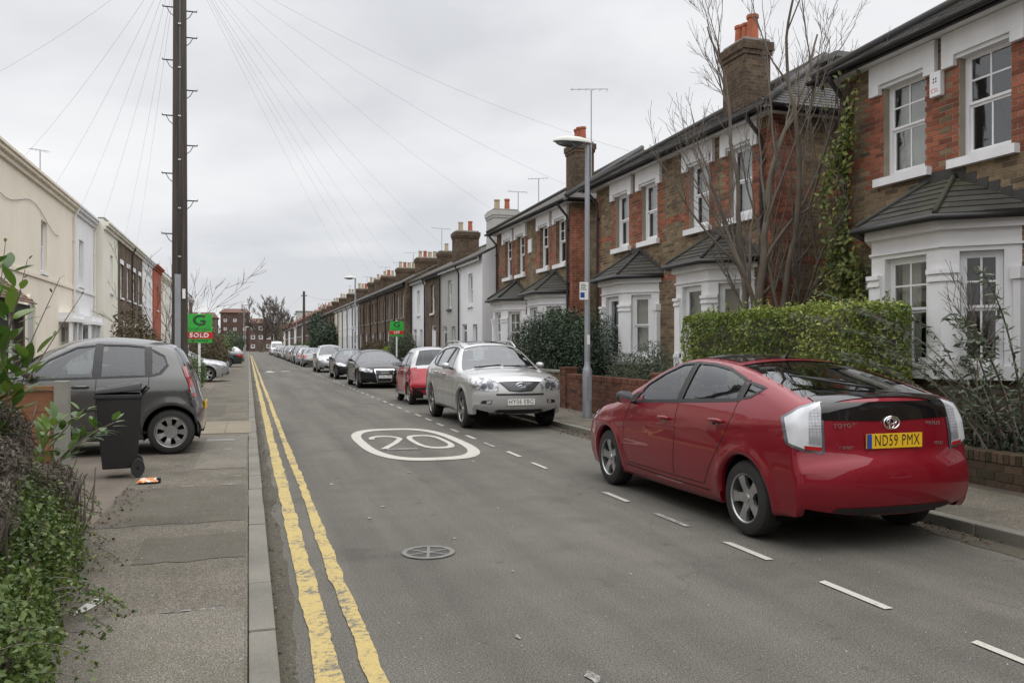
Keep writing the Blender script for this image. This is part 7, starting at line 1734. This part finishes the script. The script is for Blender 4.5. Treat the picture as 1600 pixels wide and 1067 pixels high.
# timber fence panel with concrete post
fe = empty('fence', (-2.4, 8.5, ZP)); tag(fe, 'low orange-brown timber fence with a concrete post by the shrubs', 'fence')
for k in range(8): z0 = .40 + k * .095; MB().box((-4.2, 8.50 + .004 * (k % 2), z0), (-1.69, 8.525 + .004 * (k % 2), z0 + .093)).build('board', 'fence_wood', fe)
MB().box((-4.2, 8.475, 1.17), (-1.69, 8.555, 1.205)).build('capping', 'fence_wood', fe); MB().box((-4.2, 8.46, .62), (-1.69, 8.499, .68)).build('rail', 'fence_wood', fe)
MB().box((-1.685, 8.45, ZP - .1), (-1.565, 8.57, 1.25)).build('concrete_post', 'concrete_post', fe, bevel=.008)
pp = empty('timber_post', (-1.42, 22.5, ZP)); tag(pp, 'short weathered timber post at the back of the left pavement', 'post')
MB().box((-1.47, 22.45, ZP), (-1.37, 22.55, 1.25)).build('shaft', 'concrete_post', pp, bevel=.01)
# litter: crisp packet and small scraps
pk_ = MB(); n = 7; V = [(-1.13 + .21 * i / n + .0, 9.62 + .14 * j / n, ZP + .012 + .045 * abs(math.sin(i * 1.7 + j * 2.3)) * (1 if 0 < i < n and 0 < j < n else .3)) for i in range(n + 1) for j in range(n + 1)]
pk_.add(V, [(i * (n + 1) + j, (i + 1) * (n + 1) + j, (i + 1) * (n + 1) + j + 1, i * (n + 1) + j + 1) for i in range(n) for j in range(n)]); o = pk_.build('crisp_packet', 'orange_plastic', recalc=False, smooth=True); tag(o, 'crumpled orange packet lying on the left pavement', 'litter')
MB().box((-.94, 9.66, ZP + .004), (-.90, 9.72, ZP + .05)).build('packet_end', 'trim_black', o)
# ------------------------------------------------------------------ vegetation
def leaf_mesh(name, P, N, size, aspect=1.7, fold=.25, jitter=.9, m='leaf_green', parent=None, seed=1, kind=None, droop=0.0, tdir=None, val=None):
    """ many small folded leaves: P positions (n,3), N preferred normals (n,3) """
    r = np.random.default_rng(seed); P = np.asarray(P, float); n = len(P); N = np.asarray(N, float) + r.normal(0, jitter, (n, 3)); N /= np.linalg.norm(N, axis=1)[:, None] + 1e-9
    T = r.normal(0, 1, (n, 3)) if tdir is None else np.asarray(tdir, float) + r.normal(0, .35, (n, 3)); T[:, 2] -= droop; T -= N * (T * N).sum(1)[:, None]; T /= np.linalg.norm(T, axis=1)[:, None] + 1e-9
    B = np.cross(N, T); s = (np.asarray(size) * r.uniform(.65, 1.3, n))[:, None]; L = s * aspect
    a = P - T * L * .5; b = P + T * L * .5; ml = P + B * s * .5 + N * s * fold + T * L * .03; mr = P - B * s * .5 + N * s * fold + T * L * .03
    V = np.stack([a, ml, b, mr], 1).reshape(-1, 3); idx = np.arange(n)[:, None] * 4
    F = np.concatenate([idx + np.array([[0, 1, 2]]), idx + np.array([[0, 2, 3]])], 1).reshape(-1, 3)
    org = np.array(base_of(parent)); V = V - org
    me = bpy.data.meshes.new(name); me.vertices.add(len(V)); me.vertices.foreach_set('co', V.ravel()); nf = len(F)
    me.loops.add(nf * 3); me.polygons.add(nf); me.loops.foreach_set('vertex_index', F.ravel().astype(np.int32)); me.polygons.foreach_set('loop_start', np.arange(0, nf * 3, 3, dtype=np.int32)); me.polygons.foreach_set('loop_total', np.full(nf, 3, np.int32))
    v = (r.random(n) if val is None else np.clip(val + r.normal(0, .16, n), 0, 1)); at = me.attributes.new('rnd', 'FLOAT', 'POINT'); at.data.foreach_set('value', np.repeat(v, 4).astype(np.float32)); me.update(calc_edges=True)
    o = new_obj(name, me, parent, m)
    if kind: o['kind'] = kind
    return o
def noise3(P, f, seed):
    r = np.random.default_rng(seed); out = np.zeros(len(P))
    for k in range(6):
        d = r.normal(0, 1, 3); d /= np.linalg.norm(d); out += np.sin(P @ d * f * (1 + .45 * k) + r.uniform(0, 6.3)) / (1 + .4 * k)
    return out / 3.0
def box_hedge(name, x0, x1, y0, y1, z0, z1, n, size, m, label, cat='hedge', wob=.06, seed=1, group=None, rnd=.18, twig_n=60):
    o = empty(name, ((x0 + x1) / 2, (y0 + y1) / 2, ZP)); tag(o, label, cat, group); r = np.random.default_rng(seed)
    c = np.array([(x0 + x1) / 2, (y0 + y1) / 2, (z0 + z1) / 2]); h = np.array([(x1 - x0) / 2, (y1 - y0) / 2, (z1 - z0) / 2])
    A = np.array([h[1] * h[2], h[1] * h[2], h[0] * h[2], h[0] * h[2], h[0] * h[1], h[0] * h[1] * .1]); f = r.choice(6, n, p=A / A.sum()); u = r.uniform(-1, 1, (n, 3)); N = np.zeros((n, 3))
    for k, (ax, sg) in enumerate(((0, -1), (0, 1), (1, -1), (1, 1), (2, 1), (2, -1))): q = f == k; u[q, ax] = sg; N[q, ax] = sg
    P = u * h
    e = np.maximum(0, np.abs(P) - (h - rnd)); l_ = np.linalg.norm(e, axis=1); k = l_ > rnd; P[k] -= (np.sign(P[k]) * e[k]) * (1 - rnd / l_[k])[:, None]; 
    P += c; P += N * (noise3(P, 5.5, seed) * wob + noise3(P, 17, seed + 1) * wob * .5)[:, None]; dep = np.abs(r.normal(0, .07, n)); P -= N * dep[:, None]
    kp = noise3(P, 6.5, seed + 7) + r.normal(0, .18, n) > -.52; P, N = P[kp], N[kp]
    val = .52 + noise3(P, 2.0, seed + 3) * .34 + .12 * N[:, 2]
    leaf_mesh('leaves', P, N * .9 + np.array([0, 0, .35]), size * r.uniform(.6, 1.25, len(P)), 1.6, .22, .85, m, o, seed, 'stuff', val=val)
    ins = .16; MB().box((x0 + ins, y0 + ins, ZP), (x1 - ins, y1 - ins, z1 - ins)).build('branches', 'twig', o, bevel=.05)
    # stray shoots
    sh = MB(); rr_ = random.Random(seed); SP = []
    for k in range(twig_n):
        x, y_ = rr_.uniform(x0, x1), rr_.uniform(y0, y1); z_ = z1 - .03; dx, dy, dz = rr_.gauss(0, .04), rr_.gauss(0, .04), rr_.uniform(.06, .2); sh.tube([(x, y_, z_), (x + dx, y_ + dy, z_ + dz)], .003, 3)
        for j in range(6): t = (j + 1) / 6; SP.append((x + dx * t + rr_.gauss(0, .012), y_ + dy * t + rr_.gauss(0, .012), z_ + dz * t))
    if twig_n: sh.build('shoots', 'twig', o)['kind'] = 'stuff'; SP = np.array(SP); leaf_mesh('shoot_leaves', SP, np.tile([0, 0, 1.], (len(SP), 1)), size, 1.7, .22, .9, m, o, seed + 9, 'stuff')
    return o
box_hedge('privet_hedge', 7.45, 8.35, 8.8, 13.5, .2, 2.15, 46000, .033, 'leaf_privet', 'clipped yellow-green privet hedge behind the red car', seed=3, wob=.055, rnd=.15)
def shrub(name, lobes, n, size, m, label, cat='shrub', seed=1, stems=10, jitter=.8, aspect=1.7, group=None, shell=.35, base=None, droop=0.0, stem_m='twig', fold=.25):
    """ shrub from overlapping lobes (cx, cy, cz, rx, ry, rz) """
    bx = base or (np.mean([l[0] for l in lobes]), np.mean([l[1] for l in lobes]), ZP)
    o = empty(name, bx); tag(o, label, cat, group); r = np.random.default_rng(seed); vol = np.array([l[3] * l[4] + l[4] * l[5] + l[3] * l[5] for l in lobes]); k = r.choice(len(lobes), n, p=vol / vol.sum()); Lb = np.array(lobes)[k]
    d = r.normal(0, 1, (n, 3)); d /= np.linalg.norm(d, axis=1)[:, None]; rad = 1 - np.abs(r.normal(0, shell, n)); rad = np.clip(rad, .1, 1.15); P = Lb[:, :3] + d * Lb[:, 3:6] * rad[:, None]
    P += d * (noise3(P, 7, seed) * .10 + noise3(P, 2.6, seed + 2) * .12)[:, None] * Lb[:, 3:6].mean(1)[:, None]; q = P[:, 2] > ZP + .01; P, d = P[q], d[q]
    val = .5 + noise3(P, 3.0, seed + 4) * .3
    leaf_mesh('leaves', P, d * .7 + np.array([0, 0, .5]), size, aspect, fold, jitter, m, o, seed, 'stuff', droop=droop, val=val)
    st = MB(); rr_ = random.Random(seed)
    for _ in range(stems):
        l = rr_.choice(lobes); tip = Vector((l[0] + rr_.gauss(0, l[3] * .5), l[1] + rr_.gauss(0, l[4] * .5), l[2] + rr_.uniform(0, l[5] * .9))); b0 = Vector((l[0] + rr_.gauss(0, .08), l[1] + rr_.gauss(0, .08), ZP - .05)); mid = b0.lerp(tip, .5) + Vector((rr_.gauss(0, .05), rr_.gauss(0, .05), .05)); st.tube([b0, mid, tip], [.012, .008, .003], 4)
    if stems: st.build('stems', stem_m, o)['kind'] = 'stuff'
    return o
# dark evergreen mass in front of the C pair, wispy shrub by the lamp post, others along the right gardens
shrub('evergreen_shrub', [(8.1, 18.9, 1.25, .7, 1.0, 1.2), (8.0, 20.2, 1.35, .8, 1.2, 1.3), (8.0, 22.0, 1.3, .8, 1.2, 1.3), (8.1, 23.7, 1.2, .75, 1.0, 1.2), (8.0, 21.0, 1.7, .7, 1.4, .95)], 52000, .034, 'leaf_dark', 'big dark evergreen shrub left of the lamp post', seed=5, stems=40)
shrub('wispy_shrub', [(7.75, 15.1, .95, .5, .7, .75), (7.8, 16.3, .85, .5, .65, .65), (7.7, 14.5, .7, .4, .4, .5)], 8000, .022, 'leaf_grey', 'wispy grey-green shrub right of the lamp post', seed=6, stems=60, aspect=3.5, shell=.5)
shrub('garden_shrub', [(7.8, 43.8, 1.35, .8, .9, 1.15), (7.9, 44.8, 1.1, .6, .7, .9)], 6000, .06, 'leaf_grey', 'rounded grey-green shrub in front of the narrow white cottage', seed=7)
shrub('clipped_bush', [(7.6, 46.8, 1.1, .5, 1.0, .5)], 2500, .06, 'leaf_bright', 'bright lime green bush behind the black saloon', seed=8)
shrub('garden_shrub', [(7.7, 31.6, .9, .4, .7, .8), (7.8, 33.0, .8, .4, .7, .6)], 4000, .05, 'leaf_grey', 'low spiky shrub in front of the white cottage flank', seed=9, aspect=3.5)
shrub('garden_shrub', [(7.6, 50.5, 1.0, .7, 1.6, 1.0), (7.6, 54, 1.1, .7, 1.6, 1.0)], 6000, .07, 'leaf_brown', 'brownish hedge of shrubs before the long brown row', seed=10)
shrub('evergreen_tree', [(7.6, 84, 2.0, 1.5, 2.2, 1.9), (7.5, 86.5, 2.3, 1.5, 2.0, 2.0), (7.6, 89.5, 1.9, 1.4, 2.0, 1.7)], 12000, .10, 'leaf_dark', 'large dark green bush hiding the far cottages', 'tree', seed=11, stems=20)
shrub('ivy_mass', [(8.1, 103.5, 3.2, 1.2, 2.6, 2.7)], 7000, .12, 'leaf_dark', 'ivy-covered tall evergreen between the far houses', 'tree', seed=12)
shrub('garden_shrub', [(7.5, 112, 1.1, .8, 4, 1.0), (7.5, 122, 1.0, .8, 4, .9), (7.5, 135, 1.1, .8, 5, 1.0)], 6000, .13, 'leaf_green', 'distant green garden hedges on the right', seed=13)
# left side verges beyond the pole
shrub('verge_shrub', [(-1.75, 24.3, .6, .45, .8, .55), (-1.7, 26.0, .65, .45, .8, .6), (-1.75, 28.0, .7, .5, .9, .65), (-1.8, 30.3, .7, .5, 1.0, .6)], 9000, .035, 'leaf_green', 'green and yellow shrubs at the foot of the sold sign', seed=14, stems=40)
shrub('brown_hedge', [(-2.0, 42, 1.3, .8, 2.0, 1.2), (-1.9, 45.5, 1.4, .8, 2.2, 1.3), (-2.0, 50, 1.35, .8, 2.2, 1.2), (-1.9, 54, 1.1, .8, 2.0, 1.0)], 14000, .07, 'leaf_brown', 'tall russet and green hedge beyond the silver car', seed=15, stems=70)
shrub('verge_shrub', [(-2.5, 20.6, 1.25, .6, .9, 1.2), (-2.3, 22.3, 1.0, .6, .8, .9)], 6000, .05, 'leaf_brown', 'straggly brown shrub behind the telegraph pole', seed=16, stems=50)
shrub('verge_shrub', [(-2.2, 70, 1.2, .9, 3, 1.1), (-2.2, 78, 1.4, .9, 3, 1.3)], 7000, .10, 'leaf_green', 'green hedge beyond the dark saloon', seed=17)
shrub('round_tree', [(-1.9, 116, 2.0, 1.5, 1.8, 1.6)], 5000, .13, 'leaf_grey', 'grey-green round bush beside the far left lamp post', 'tree', seed=18)
# bare trees ------------------------------------------------------------------
def bare_tree(X, Y, H, label, seed, stems=4, spread=.35, lean=None, r0=.08, levels=4, name='bare_tree', z0=ZP, start=1.4, wig=.10, kids=(4, 6), tw=1.0, m='bark', up=.22, first=.18):
    o = empty(name, (X, Y, z0)); tag(o, label, 'tree', 'bare winter trees'); r = random.Random(seed); tr = MB(); tws = MB()
    def branch(p, d, L, rad, lv):
        n = max(4, int(L / .22)); pts = [Vector(p)]; dd = Vector(d).normalized()
        for k in range(n):
            dd = (dd + Vector((r.gauss(0, wig), r.gauss(0, wig), r.gauss(0, wig * .5) + up * .12))).normalized(); pts.append(pts[-1] + dd * (L / n))
        rs = [max(.0028 * tw, rad * (1 - .82 * k / n)) for k in range(n + 1)]; (tr if lv < 2 else tws).tube(pts, rs, 7 if lv < 2 else 4, cap=False)
        if lv >= levels: return
        nk = r.randint(*kids) + (2 if lv == 0 else 0)
        for j in range(nk):
            t = r.uniform(first if lv == 0 else .15, .97); i = min(n - 1, int(t * n)); q = pts[i].lerp(pts[i + 1], t * n - i); ax = (pts[i + 1] - pts[i]).normalized(); s = Vector((r.gauss(0, 1), r.gauss(0, 1), r.gauss(0, .4))); s -= ax * s.dot(ax); s.normalize()
            a = r.uniform(.32, .72); nd = ax * math.cos(a) + s * math.sin(a); nd.z += up * .6; branch(q, nd, L * r.uniform(.32, .55) * (1 - .35 * t), max(.004 * tw, rs[i] * r.uniform(.45, .65)), lv + 1)
    for k in range(stems):
        a = 2 * math.pi * k / stems + r.uniform(-.4, .4); sp = spread * r.uniform(.5, 1.2); d = Vector((math.cos(a) * sp, math.sin(a) * sp, 1)); 
        if lean: d += Vector(lean)
        branch((X + math.cos(a) * r0 * .7, Y + math.sin(a) * r0 * .7, z0 - .05), d, H * r.uniform(.82, 1.03), r0 * r.uniform(.7, 1.0), 0)
    tr.build('trunk', m, o, smooth=True, recalc=False); c = tws.build('crown', 'twig', o, smooth=True, recalc=False); return o
bare_tree(8.25, 12.25, 7.6, 'tall bare multi-stemmed tree rising behind the privet hedge', 45, stems=5, spread=.20, r0=.095, levels=3, wig=.08, kids=(5, 7), up=.36, first=.15, tw=.95)
bare_tree(3.4, 236, 15.0, 'large bare tree in front of the far flats', 22, stems=3, spread=.3, r0=.4, levels=3, kids=(8, 10), wig=.08, tw=9, start=4)
bare_tree(6.6, 243, 13.5, 'second bare tree right of the large one before the flats', 23, stems=3, spread=.35, r0=.35, levels=3, kids=(8, 10), wig=.08, tw=9)
bare_tree(10.0, 250, 12, 'third bare tree at the road end, farthest right', 26, stems=3, spread=.35, r0=.3, levels=3, kids=(8, 10), wig=.08, tw=9)
bare_tree(22, 215, 12, 'bare tree showing above the far right roofs', 27, stems=3, spread=.4, r0=.3, levels=3, kids=(7, 9), wig=.08, tw=8)
bare_tree(-2.3, 29.5, 3.8, 'thin bare sapling with a few leaves right of the telegraph pole', 24, stems=5, spread=.28, r0=.02, levels=2, kids=(4, 6), tw=1.5)
bare_tree(-2.1, 22.8, 3.6, 'thin bare sapling close behind the telegraph pole', 25, stems=4, spread=.3, r0=.02, levels=2, kids=(4, 6), tw=1.4)
def stray_leaves(name, pts, size, m, label, seed, cat='branch', aspect=2.0, stem=None, droop=.2):
    pass
# climber on the corner of the nearest brick house
cl = empty('climbing_plant', (9.0, 11.0, ZP)); tag(cl, 'yellow-green climber growing up the downpipe of the nearest brick house', 'climber'); r = np.random.default_rng(31); n = 5200
z = r.uniform(.3, 5.8, n); wdt = np.interp(z, [.3, 2.2, 3.4, 4.4, 5.2, 5.8], [.75, .55, .30, .22, .20, .30]); yv = 11.0 + r.normal(0, .55, n) * wdt + .12 * np.sin(z * 2.1); xv = 9.02 - np.abs(r.normal(0, .10, n)) - .04; keep = (noise3(np.stack([xv, yv, z], 1), 4.5, 5) > -.28); P = np.stack([xv, yv, z], 1)[keep]
leaf_mesh('leaves', P, np.tile([-1., -.2, .3], (len(P), 1)), .055, 1.8, .2, .6, 'leaf_ivy', cl, 31, 'stuff', droop=.9)
st = MB(); 
for k in range(6): st.tube([(9.05, 11.0 + .1 * math.sin(k * 2 + z_ * 1.7) + .03 * k, z_) for z_ in np.linspace(.1, 5.7, 16)], .010, 5)
st.build('stems', 'twig', cl)['kind'] = 'stuff'
# buddleia-like shrub and thin sapling in front of the nearest bay
bu = empty('arching_shrub', (7.95, 7.1, ZP)); tag(bu, 'arching grey-green shrub in front of the nearest white bay', 'shrub'); st = MB(); LP = []; LT = []; rr_ = random.Random(41)
for k in range(30):
    a = rr_.uniform(0, 6.3); L = rr_.uniform(2.0, 3.3); p = Vector((7.95 + rr_.gauss(0, .12), 7.1 + rr_.gauss(0, .18), ZP)); d = Vector((math.cos(a) * .35, math.sin(a) * .45, 1)); pts = [p]; n = 16
    for j in range(n): d = (d + Vector((math.cos(a) * .045, math.sin(a) * .05, -.028 * j / 6 + rr_.gauss(0, .02)))).normalized(); pts.append(pts[-1] + d * L / n)
    st.tube(pts, [.011 * (1 - .8 * j / n) + .002 for j in range(n + 1)], 4)
    for j in range(4, n):
        for q in range(7): t = rr_.random(); b = pts[j].lerp(pts[j + 1], t); sd = Vector((rr_.gauss(0, 1), rr_.gauss(0, 1), rr_.gauss(-.5, .4))).normalized(); LP.append(tuple(b + sd * .05)); LT.append(tuple(sd))
st.build('stems', 'twig', bu)['kind'] = 'stuff'; leaf_mesh('leaves', LP, np.tile([0, 0, 1.], (len(LP), 1)), .03, 3.8, .15, .6, 'leaf_grey', bu, 41, 'stuff', tdir=LT)
bare_tree(7.85, 7.45, 2.2, 'thin sapling with bare twigs beside the arching shrub', 42, stems=1, spread=.04, r0=.022, levels=2, kids=(7, 9), first=.55, wig=.05, tw=1.0, name='sapling')
shrub('ground_plants', [(7.85, 7.7, .36, .25, .6, .22), (7.9, 6.4, .42, .3, .9, .3), (8.2, 7.0, .5, .3, 1.4, .4)], 5000, .03, 'leaf_dark', 'low dark plants in the bed behind the mossy wall', seed=43, stems=20)
# ------------------------------------------------------------------ left foreground planting
shrub('hedge_shrub', [(-1.08, 3.7, .30, .40, .7, .42), (-1.22, 4.7, .40, .42, .8, .48), (-1.42, 5.7, .42, .36, .8, .46), (-1.62, 6.6, .36, .36, .7, .42), (-1.75, 7.4, .28, .36, .6, .36), (-1.35, 3.0, .45, .45, .7, .5), (-1.6, 4.4, .55, .5, 1.0, .5), (-1.85, 5.6, .5, .5, 1.0, .45)], 85000, .019, 'leaf_small', 'dense small-leaved evergreen shrub filling the lower left corner', seed=51, stems=70, aspect=1.6, shell=.28)
shrub('lavender_bush', [(-1.50, 5.5, .98, .30, .5, .28), (-1.72, 6.3, .95, .34, .5, .28), (-1.32, 4.8, .92, .26, .4, .26), (-1.75, 5.4, 1.05, .35, .6, .25), (-1.25, 4.2, .82, .28, .4, .22)], 28000, .009, 'leaf_lavender', 'grey-brown lavender-like bush above the green shrub', seed=52, stems=170, aspect=6, shell=.4, stem_m='leaf_lavender' if False else 'twig')
shrub('lavender_bush', [(-1.28, 6.1, .62, .24, .5, .22)], 6000, .009, 'leaf_lavender', 'smaller grey dried bush nearer the pavement', seed=53, stems=140, aspect=6, shell=.45)
def laurel(name, base, shoots, label, seed, leaf=.055, dens=9, m='leaf_laurel'):
    o = empty(name, base); tag(o, label, 'shrub'); r = random.Random(seed); st = MB(); P = []; Tn = []
    for tip, sag in shoots:
        st = MB(); b0 = Vector(base) + Vector((r.gauss(0, .05), r.gauss(0, .05), 0)); tip = Vector(tip); n = 12; pts = [b0.lerp(tip, k / n) + Vector((0, 0, sag * math.sin(math.pi * k / n))) for k in range(n + 1)]; st.tube(pts, [.012 * (1 - .75 * k / n) for k in range(n + 1)], 5); st.build('stem', 'twig', o)
        for k in range(5, n + 1):
            for q in range(max(1, dens // 4)):
                sd = Vector((r.gauss(0, 1), r.gauss(0, 1), r.gauss(.1, .5))).normalized(); P.append(tuple(pts[k] + sd * leaf * .8)); Tn.append(tuple(sd + (pts[k] - pts[k - 1]).normalized() * .8))
    org = base_of(o); rn = np.random.default_rng(seed); cache = None
    # each large leaf a piece of its own: curved blade
    V = []; F = []; n = 6
    for i in range(n + 1):
        t = i / n; w = math.sin(math.pi * min(1, t * .92 + .06)) ** .8 * .5; z = -.22 * t * t
        V += [(t * 2.3 - .05, -w, z + .12 * w), (t * 2.3 - .05, 0, z), (t * 2.3 - .05, w, z + .12 * w)]
    for i in range(n): F += [(3 * i, 3 * i + 3, 3 * i + 4, 3 * i + 1), (3 * i + 1, 3 * i + 4, 3 * i + 5, 3 * i + 2)]
    mes = []
    for k in range(4):
        me = MB().add([(x * leaf, y_ * leaf, z * leaf) for x, y_, z in V], F).mesh('leaf', smooth=True, recalc=False); me.materials.append(MATS[m]); at = me.attributes.new('rnd', 'FLOAT', 'POINT'); at.data.foreach_set('value', [.2 + .2 * k] * len(me.vertices)); mes.append(me)
    for p, t in zip(P[:290], Tn[:290]):
        d = Vector(t).normalized(); q = d.to_track_quat('X', 'Z'); lo = new_obj('leaf', r.choice(mes), o); lo.location = Vector(p) - org; lo.rotation_mode = 'QUATERNION'; lo.rotation_quaternion = q; s_ = r.uniform(.7, 1.25); lo.scale = (s_, s_, s_)
    return o
laurel('laurel_bush', (-1.75, 5.7, .15), [((-1.22, 5.3, 1.88), .0), ((-1.36, 5.6, 2.02), .0), ((-1.25, 5.2, 1.62), 0), ((-1.42, 5.5, 1.78), 0), ((-1.18, 5.35, 1.50), .05), ((-1.35, 5.3, 1.45), .05), ((-1.5, 5.7, 2.05), 0), ((-1.30, 5.45, 1.72), 0), ((-1.22, 5.2, 1.40), 0), ((-1.45, 5.4, 1.6), 0)], 'large-leaved laurel branches at the left picture edge', 61, leaf=.058, dens=16)
laurel('laurel_sprig', (-1.65, 7.0, .3), [((-.98, 7.1, .98), .12), ((-1.22, 7.2, 1.08), .05), ((-1.35, 7.0, 1.02), .05), ((-1.12, 7.3, .92), .1), ((-1.45, 7.3, .98), .05)], 'broad-leaved green sprig in front of the wheelie bin', 62, leaf=.05, dens=12)
sprig = laurel('leafy_twigs', (-2.6, 9.5, .15), [((-2.15, 9.6, 2.45), .0), ((-1.85, 9.6, 2.28), .05), ((-1.66, 9.7, 2.12), .05), ((-2.3, 9.4, 2.6), 0)], 'thin leafy twigs against the cream house', 63, leaf=.028, dens=5)
# thin trailing shoots over the pavement
ts_ = empty('trailing_shoots', (-1.3, 4.5, ZP)); tag(ts_, 'thin leafy shoots trailing from the shrub over the pavement', 'plant'); st = MB(); LP = []; rr_ = random.Random(71)
for k in range(46):
    y_ = rr_.uniform(2.6, 7.8); p = Vector((np.interp(y_, [2.6, 4, 5.5, 7.8], [-.85, -.8, -1.1, -1.45]), y_, rr_.uniform(.15, .55))); d = Vector((1, rr_.gauss(0, .5), rr_.uniform(-.1, .5))).normalized(); L = rr_.uniform(.15, .4); n = 9; pts = [p]
    for j in range(n): d = (d + Vector((0, 0, -.12))).normalized(); q = pts[-1] + d * L / n; q.z = max(q.z, ZP + .012); pts.append(q)
    st.tube(pts, .0022, 3)
    for j in range(2, n + 1):
        for w in range(3): LP.append(tuple(pts[j] + Vector((rr_.gauss(0, .014), rr_.gauss(0, .014), rr_.gauss(0, .010)))))
st.build('stems', 'twig', ts_)['kind'] = 'stuff'; leaf_mesh('leaves', LP, np.tile([0, 0, 1.], (len(LP), 1)), .016, 1.7, .2, .8, 'leaf_small', ts_, 71, 'stuff')
# ------------------------------------------------------------------ fallen leaves and grit
r = np.random.default_rng(81); n = 2600
y_ = r.uniform(2, 24, n); x_ = KR0 - np.abs(r.normal(0, .13, n)) - .01; P = np.stack([x_, y_, np.full(n, .012)], 1); keep = noise3(P, 2.0, 6) > -.15
P2 = np.stack([r.uniform(5.9, 7.15, 500) ** 1.0, r.uniform(9, 24, 500), np.full(500, ZP + .008)], 1); P2[:, 0] = 7.15 - np.abs(r.normal(0, .25, 500)); P3 = np.stack([KL1 + np.abs(r.normal(0, .05, 160)) + .01, r.uniform(2, 20, 160), np.full(160, .012)], 1); P4 = np.stack([PAVL + np.abs(r.normal(0, .14, 420)), r.uniform(2.2, 9.5, 420), np.full(420, ZP + .008)], 1)
lf = leaf_mesh('fallen_leaves', np.concatenate([P[keep], P2, P3, P4]), np.tile([0, 0, 1.], (keep.sum() + 500 + 160 + 420, 1)), .02, 1.5, .15, .35, 'leaf_litter', None, 81, 'stuff'); lf['label'] = 'fallen leaves and grit lying along the kerbs'
def grit(name, xs, ys, z, size, m, label, seed):
    n = len(xs); o = leaf_mesh(name, np.stack([xs, ys, np.full(n, z)], 1), np.tile([0, 0, 1.], (n, 1)), size, 1.1, .3, .25, m, None, seed, 'stuff'); o['label'] = label
r = np.random.default_rng(91); d_ = 1 / r.uniform(1 / 26, 1 / 2.8, 1500)
grit('road_grit', r.uniform(.15, 5.6, 1500), d_, .011, .0065, 'leaf_grit', 'pale grit and chippings scattered over the road', 91)
d_ = 1 / r.uniform(1 / 18, 1 / 2.8, 700); grit('pavement_grit', r.uniform(-1.15, -.02, 700), d_, ZP + .006, .006, 'leaf_grit', 'pale grit scattered over the left pavement', 92)
# ------------------------------------------------------------------ front garden walls on the right
def garden_wall(y0, y1, z1, label, m, x=PAVR + .02, th=.22, single=0, coping='brick', piers=(), mort='mortar_dark', pier_h=.1, seed=1):
    o = empty('garden_wall', (x, (y0 + y1) / 2, ZP)); tag(o, label, 'wall', 'brick front garden walls'); z0 = ZP - .03; zt = z1 - (.11 if coping == 'brick' else .06)
    MB().box((x + .006, y0, z0), (x + th - .006, y1, zt - .003)).build('mortar_core', mort, o)
    fr = frame((x + .006, 0), (0, 1), (-1, 0)); nb = int((zt - z0) / .075); H = (zt - z0) / nb; bs = brick_courses(y0 + .002, y1 - .002, z0, zt, [], H=H); brickwork(o, fr, bs, lambda b: m, single=single, seed=seed)
    fb = frame((x, y0 + .006), (1, 0), (0, -1)); brickwork(o, fb, brick_courses(0, th, z0, zt, [], H=H), lambda b: m, seed=seed + 1); f3 = frame((x, y1 - .006), (1, 0), (0, 1)); brickwork(o, f3, brick_courses(0, th, z0, zt, [], H=H), lambda b: m, seed=seed + 2)
    if coping == 'brick':      # bricks on edge along the top
        me = MB().box((-.008, .004, 0), (th + .008, .068, .105)).mesh('coping_brick', bevel=.006); me.materials.append(MATS[m]); k = 0; y = y0; r_ = random.Random(seed)
        while y < y1 - .05: c = new_obj('coping_brick', me, o); c.location = Vector((x, y, zt + r_.uniform(-.003, .004))) - o.location; y += .0725; k += 1
    else:
        y = y0
        while y < y1 - .05: MB().box((x - .03, y + .003, zt), (x + th + .03, min(y1, y + .6) - .003, zt + .06)).build('coping_stone', 'concrete_post', o, bevel=.008); y += .6
    for py in piers:
        pz = z1 + pier_h; MB().box((x - .04, py - .17, z0), (x + th + .05, py + .17, pz - .005)).build('pier_core', mort, o); f4 = frame((x - .04, 0), (0, 1), (-1, 0)); nb2 = int((pz - z0) / .075); brickwork(o, f4, brick_courses(py - .168, py + .168, z0, pz, [], H=(pz - z0) / nb2), lambda b: m, seed=seed + 3)
        f5 = frame((x - .04, py - .17), (1, 0), (0, -1)); brickwork(o, f5, brick_courses(0, th + .09, z0, pz, [], H=(pz - z0) / nb2), lambda b: m, seed=seed + 4); MB().box((x - .06, py - .19, pz - .004), (x + th + .07, py + .19, pz + .05)).build('pier_cap', m if m != 'mossy_brick' else 'concrete_post', o, bevel=.008)
    return o
garden_wall(3.6, 8.7, .46, 'low mossy brick wall behind the rear of the red car', 'mossy_brick', x=7.42, single=200, coping='brick', seed=2)
garden_wall(8.75, 13.7, .86, 'brick garden wall below the privet hedge', 'garden_brick', seed=3)
garden_wall(13.75, 18.6, .92, 'red-brown brick garden wall behind the lamp post', 'garden_brick', single=60, seed=4, piers=(18.6, 13.85))
garden_wall(18.8, 25.0, .98, 'buff brick garden wall below the dark evergreen', 'stock_brick', coping='stone', seed=5)
garden_wall(26.0, 31.0, .95, 'brick garden wall beyond the dark evergreen', 'garden_brick', seed=6)
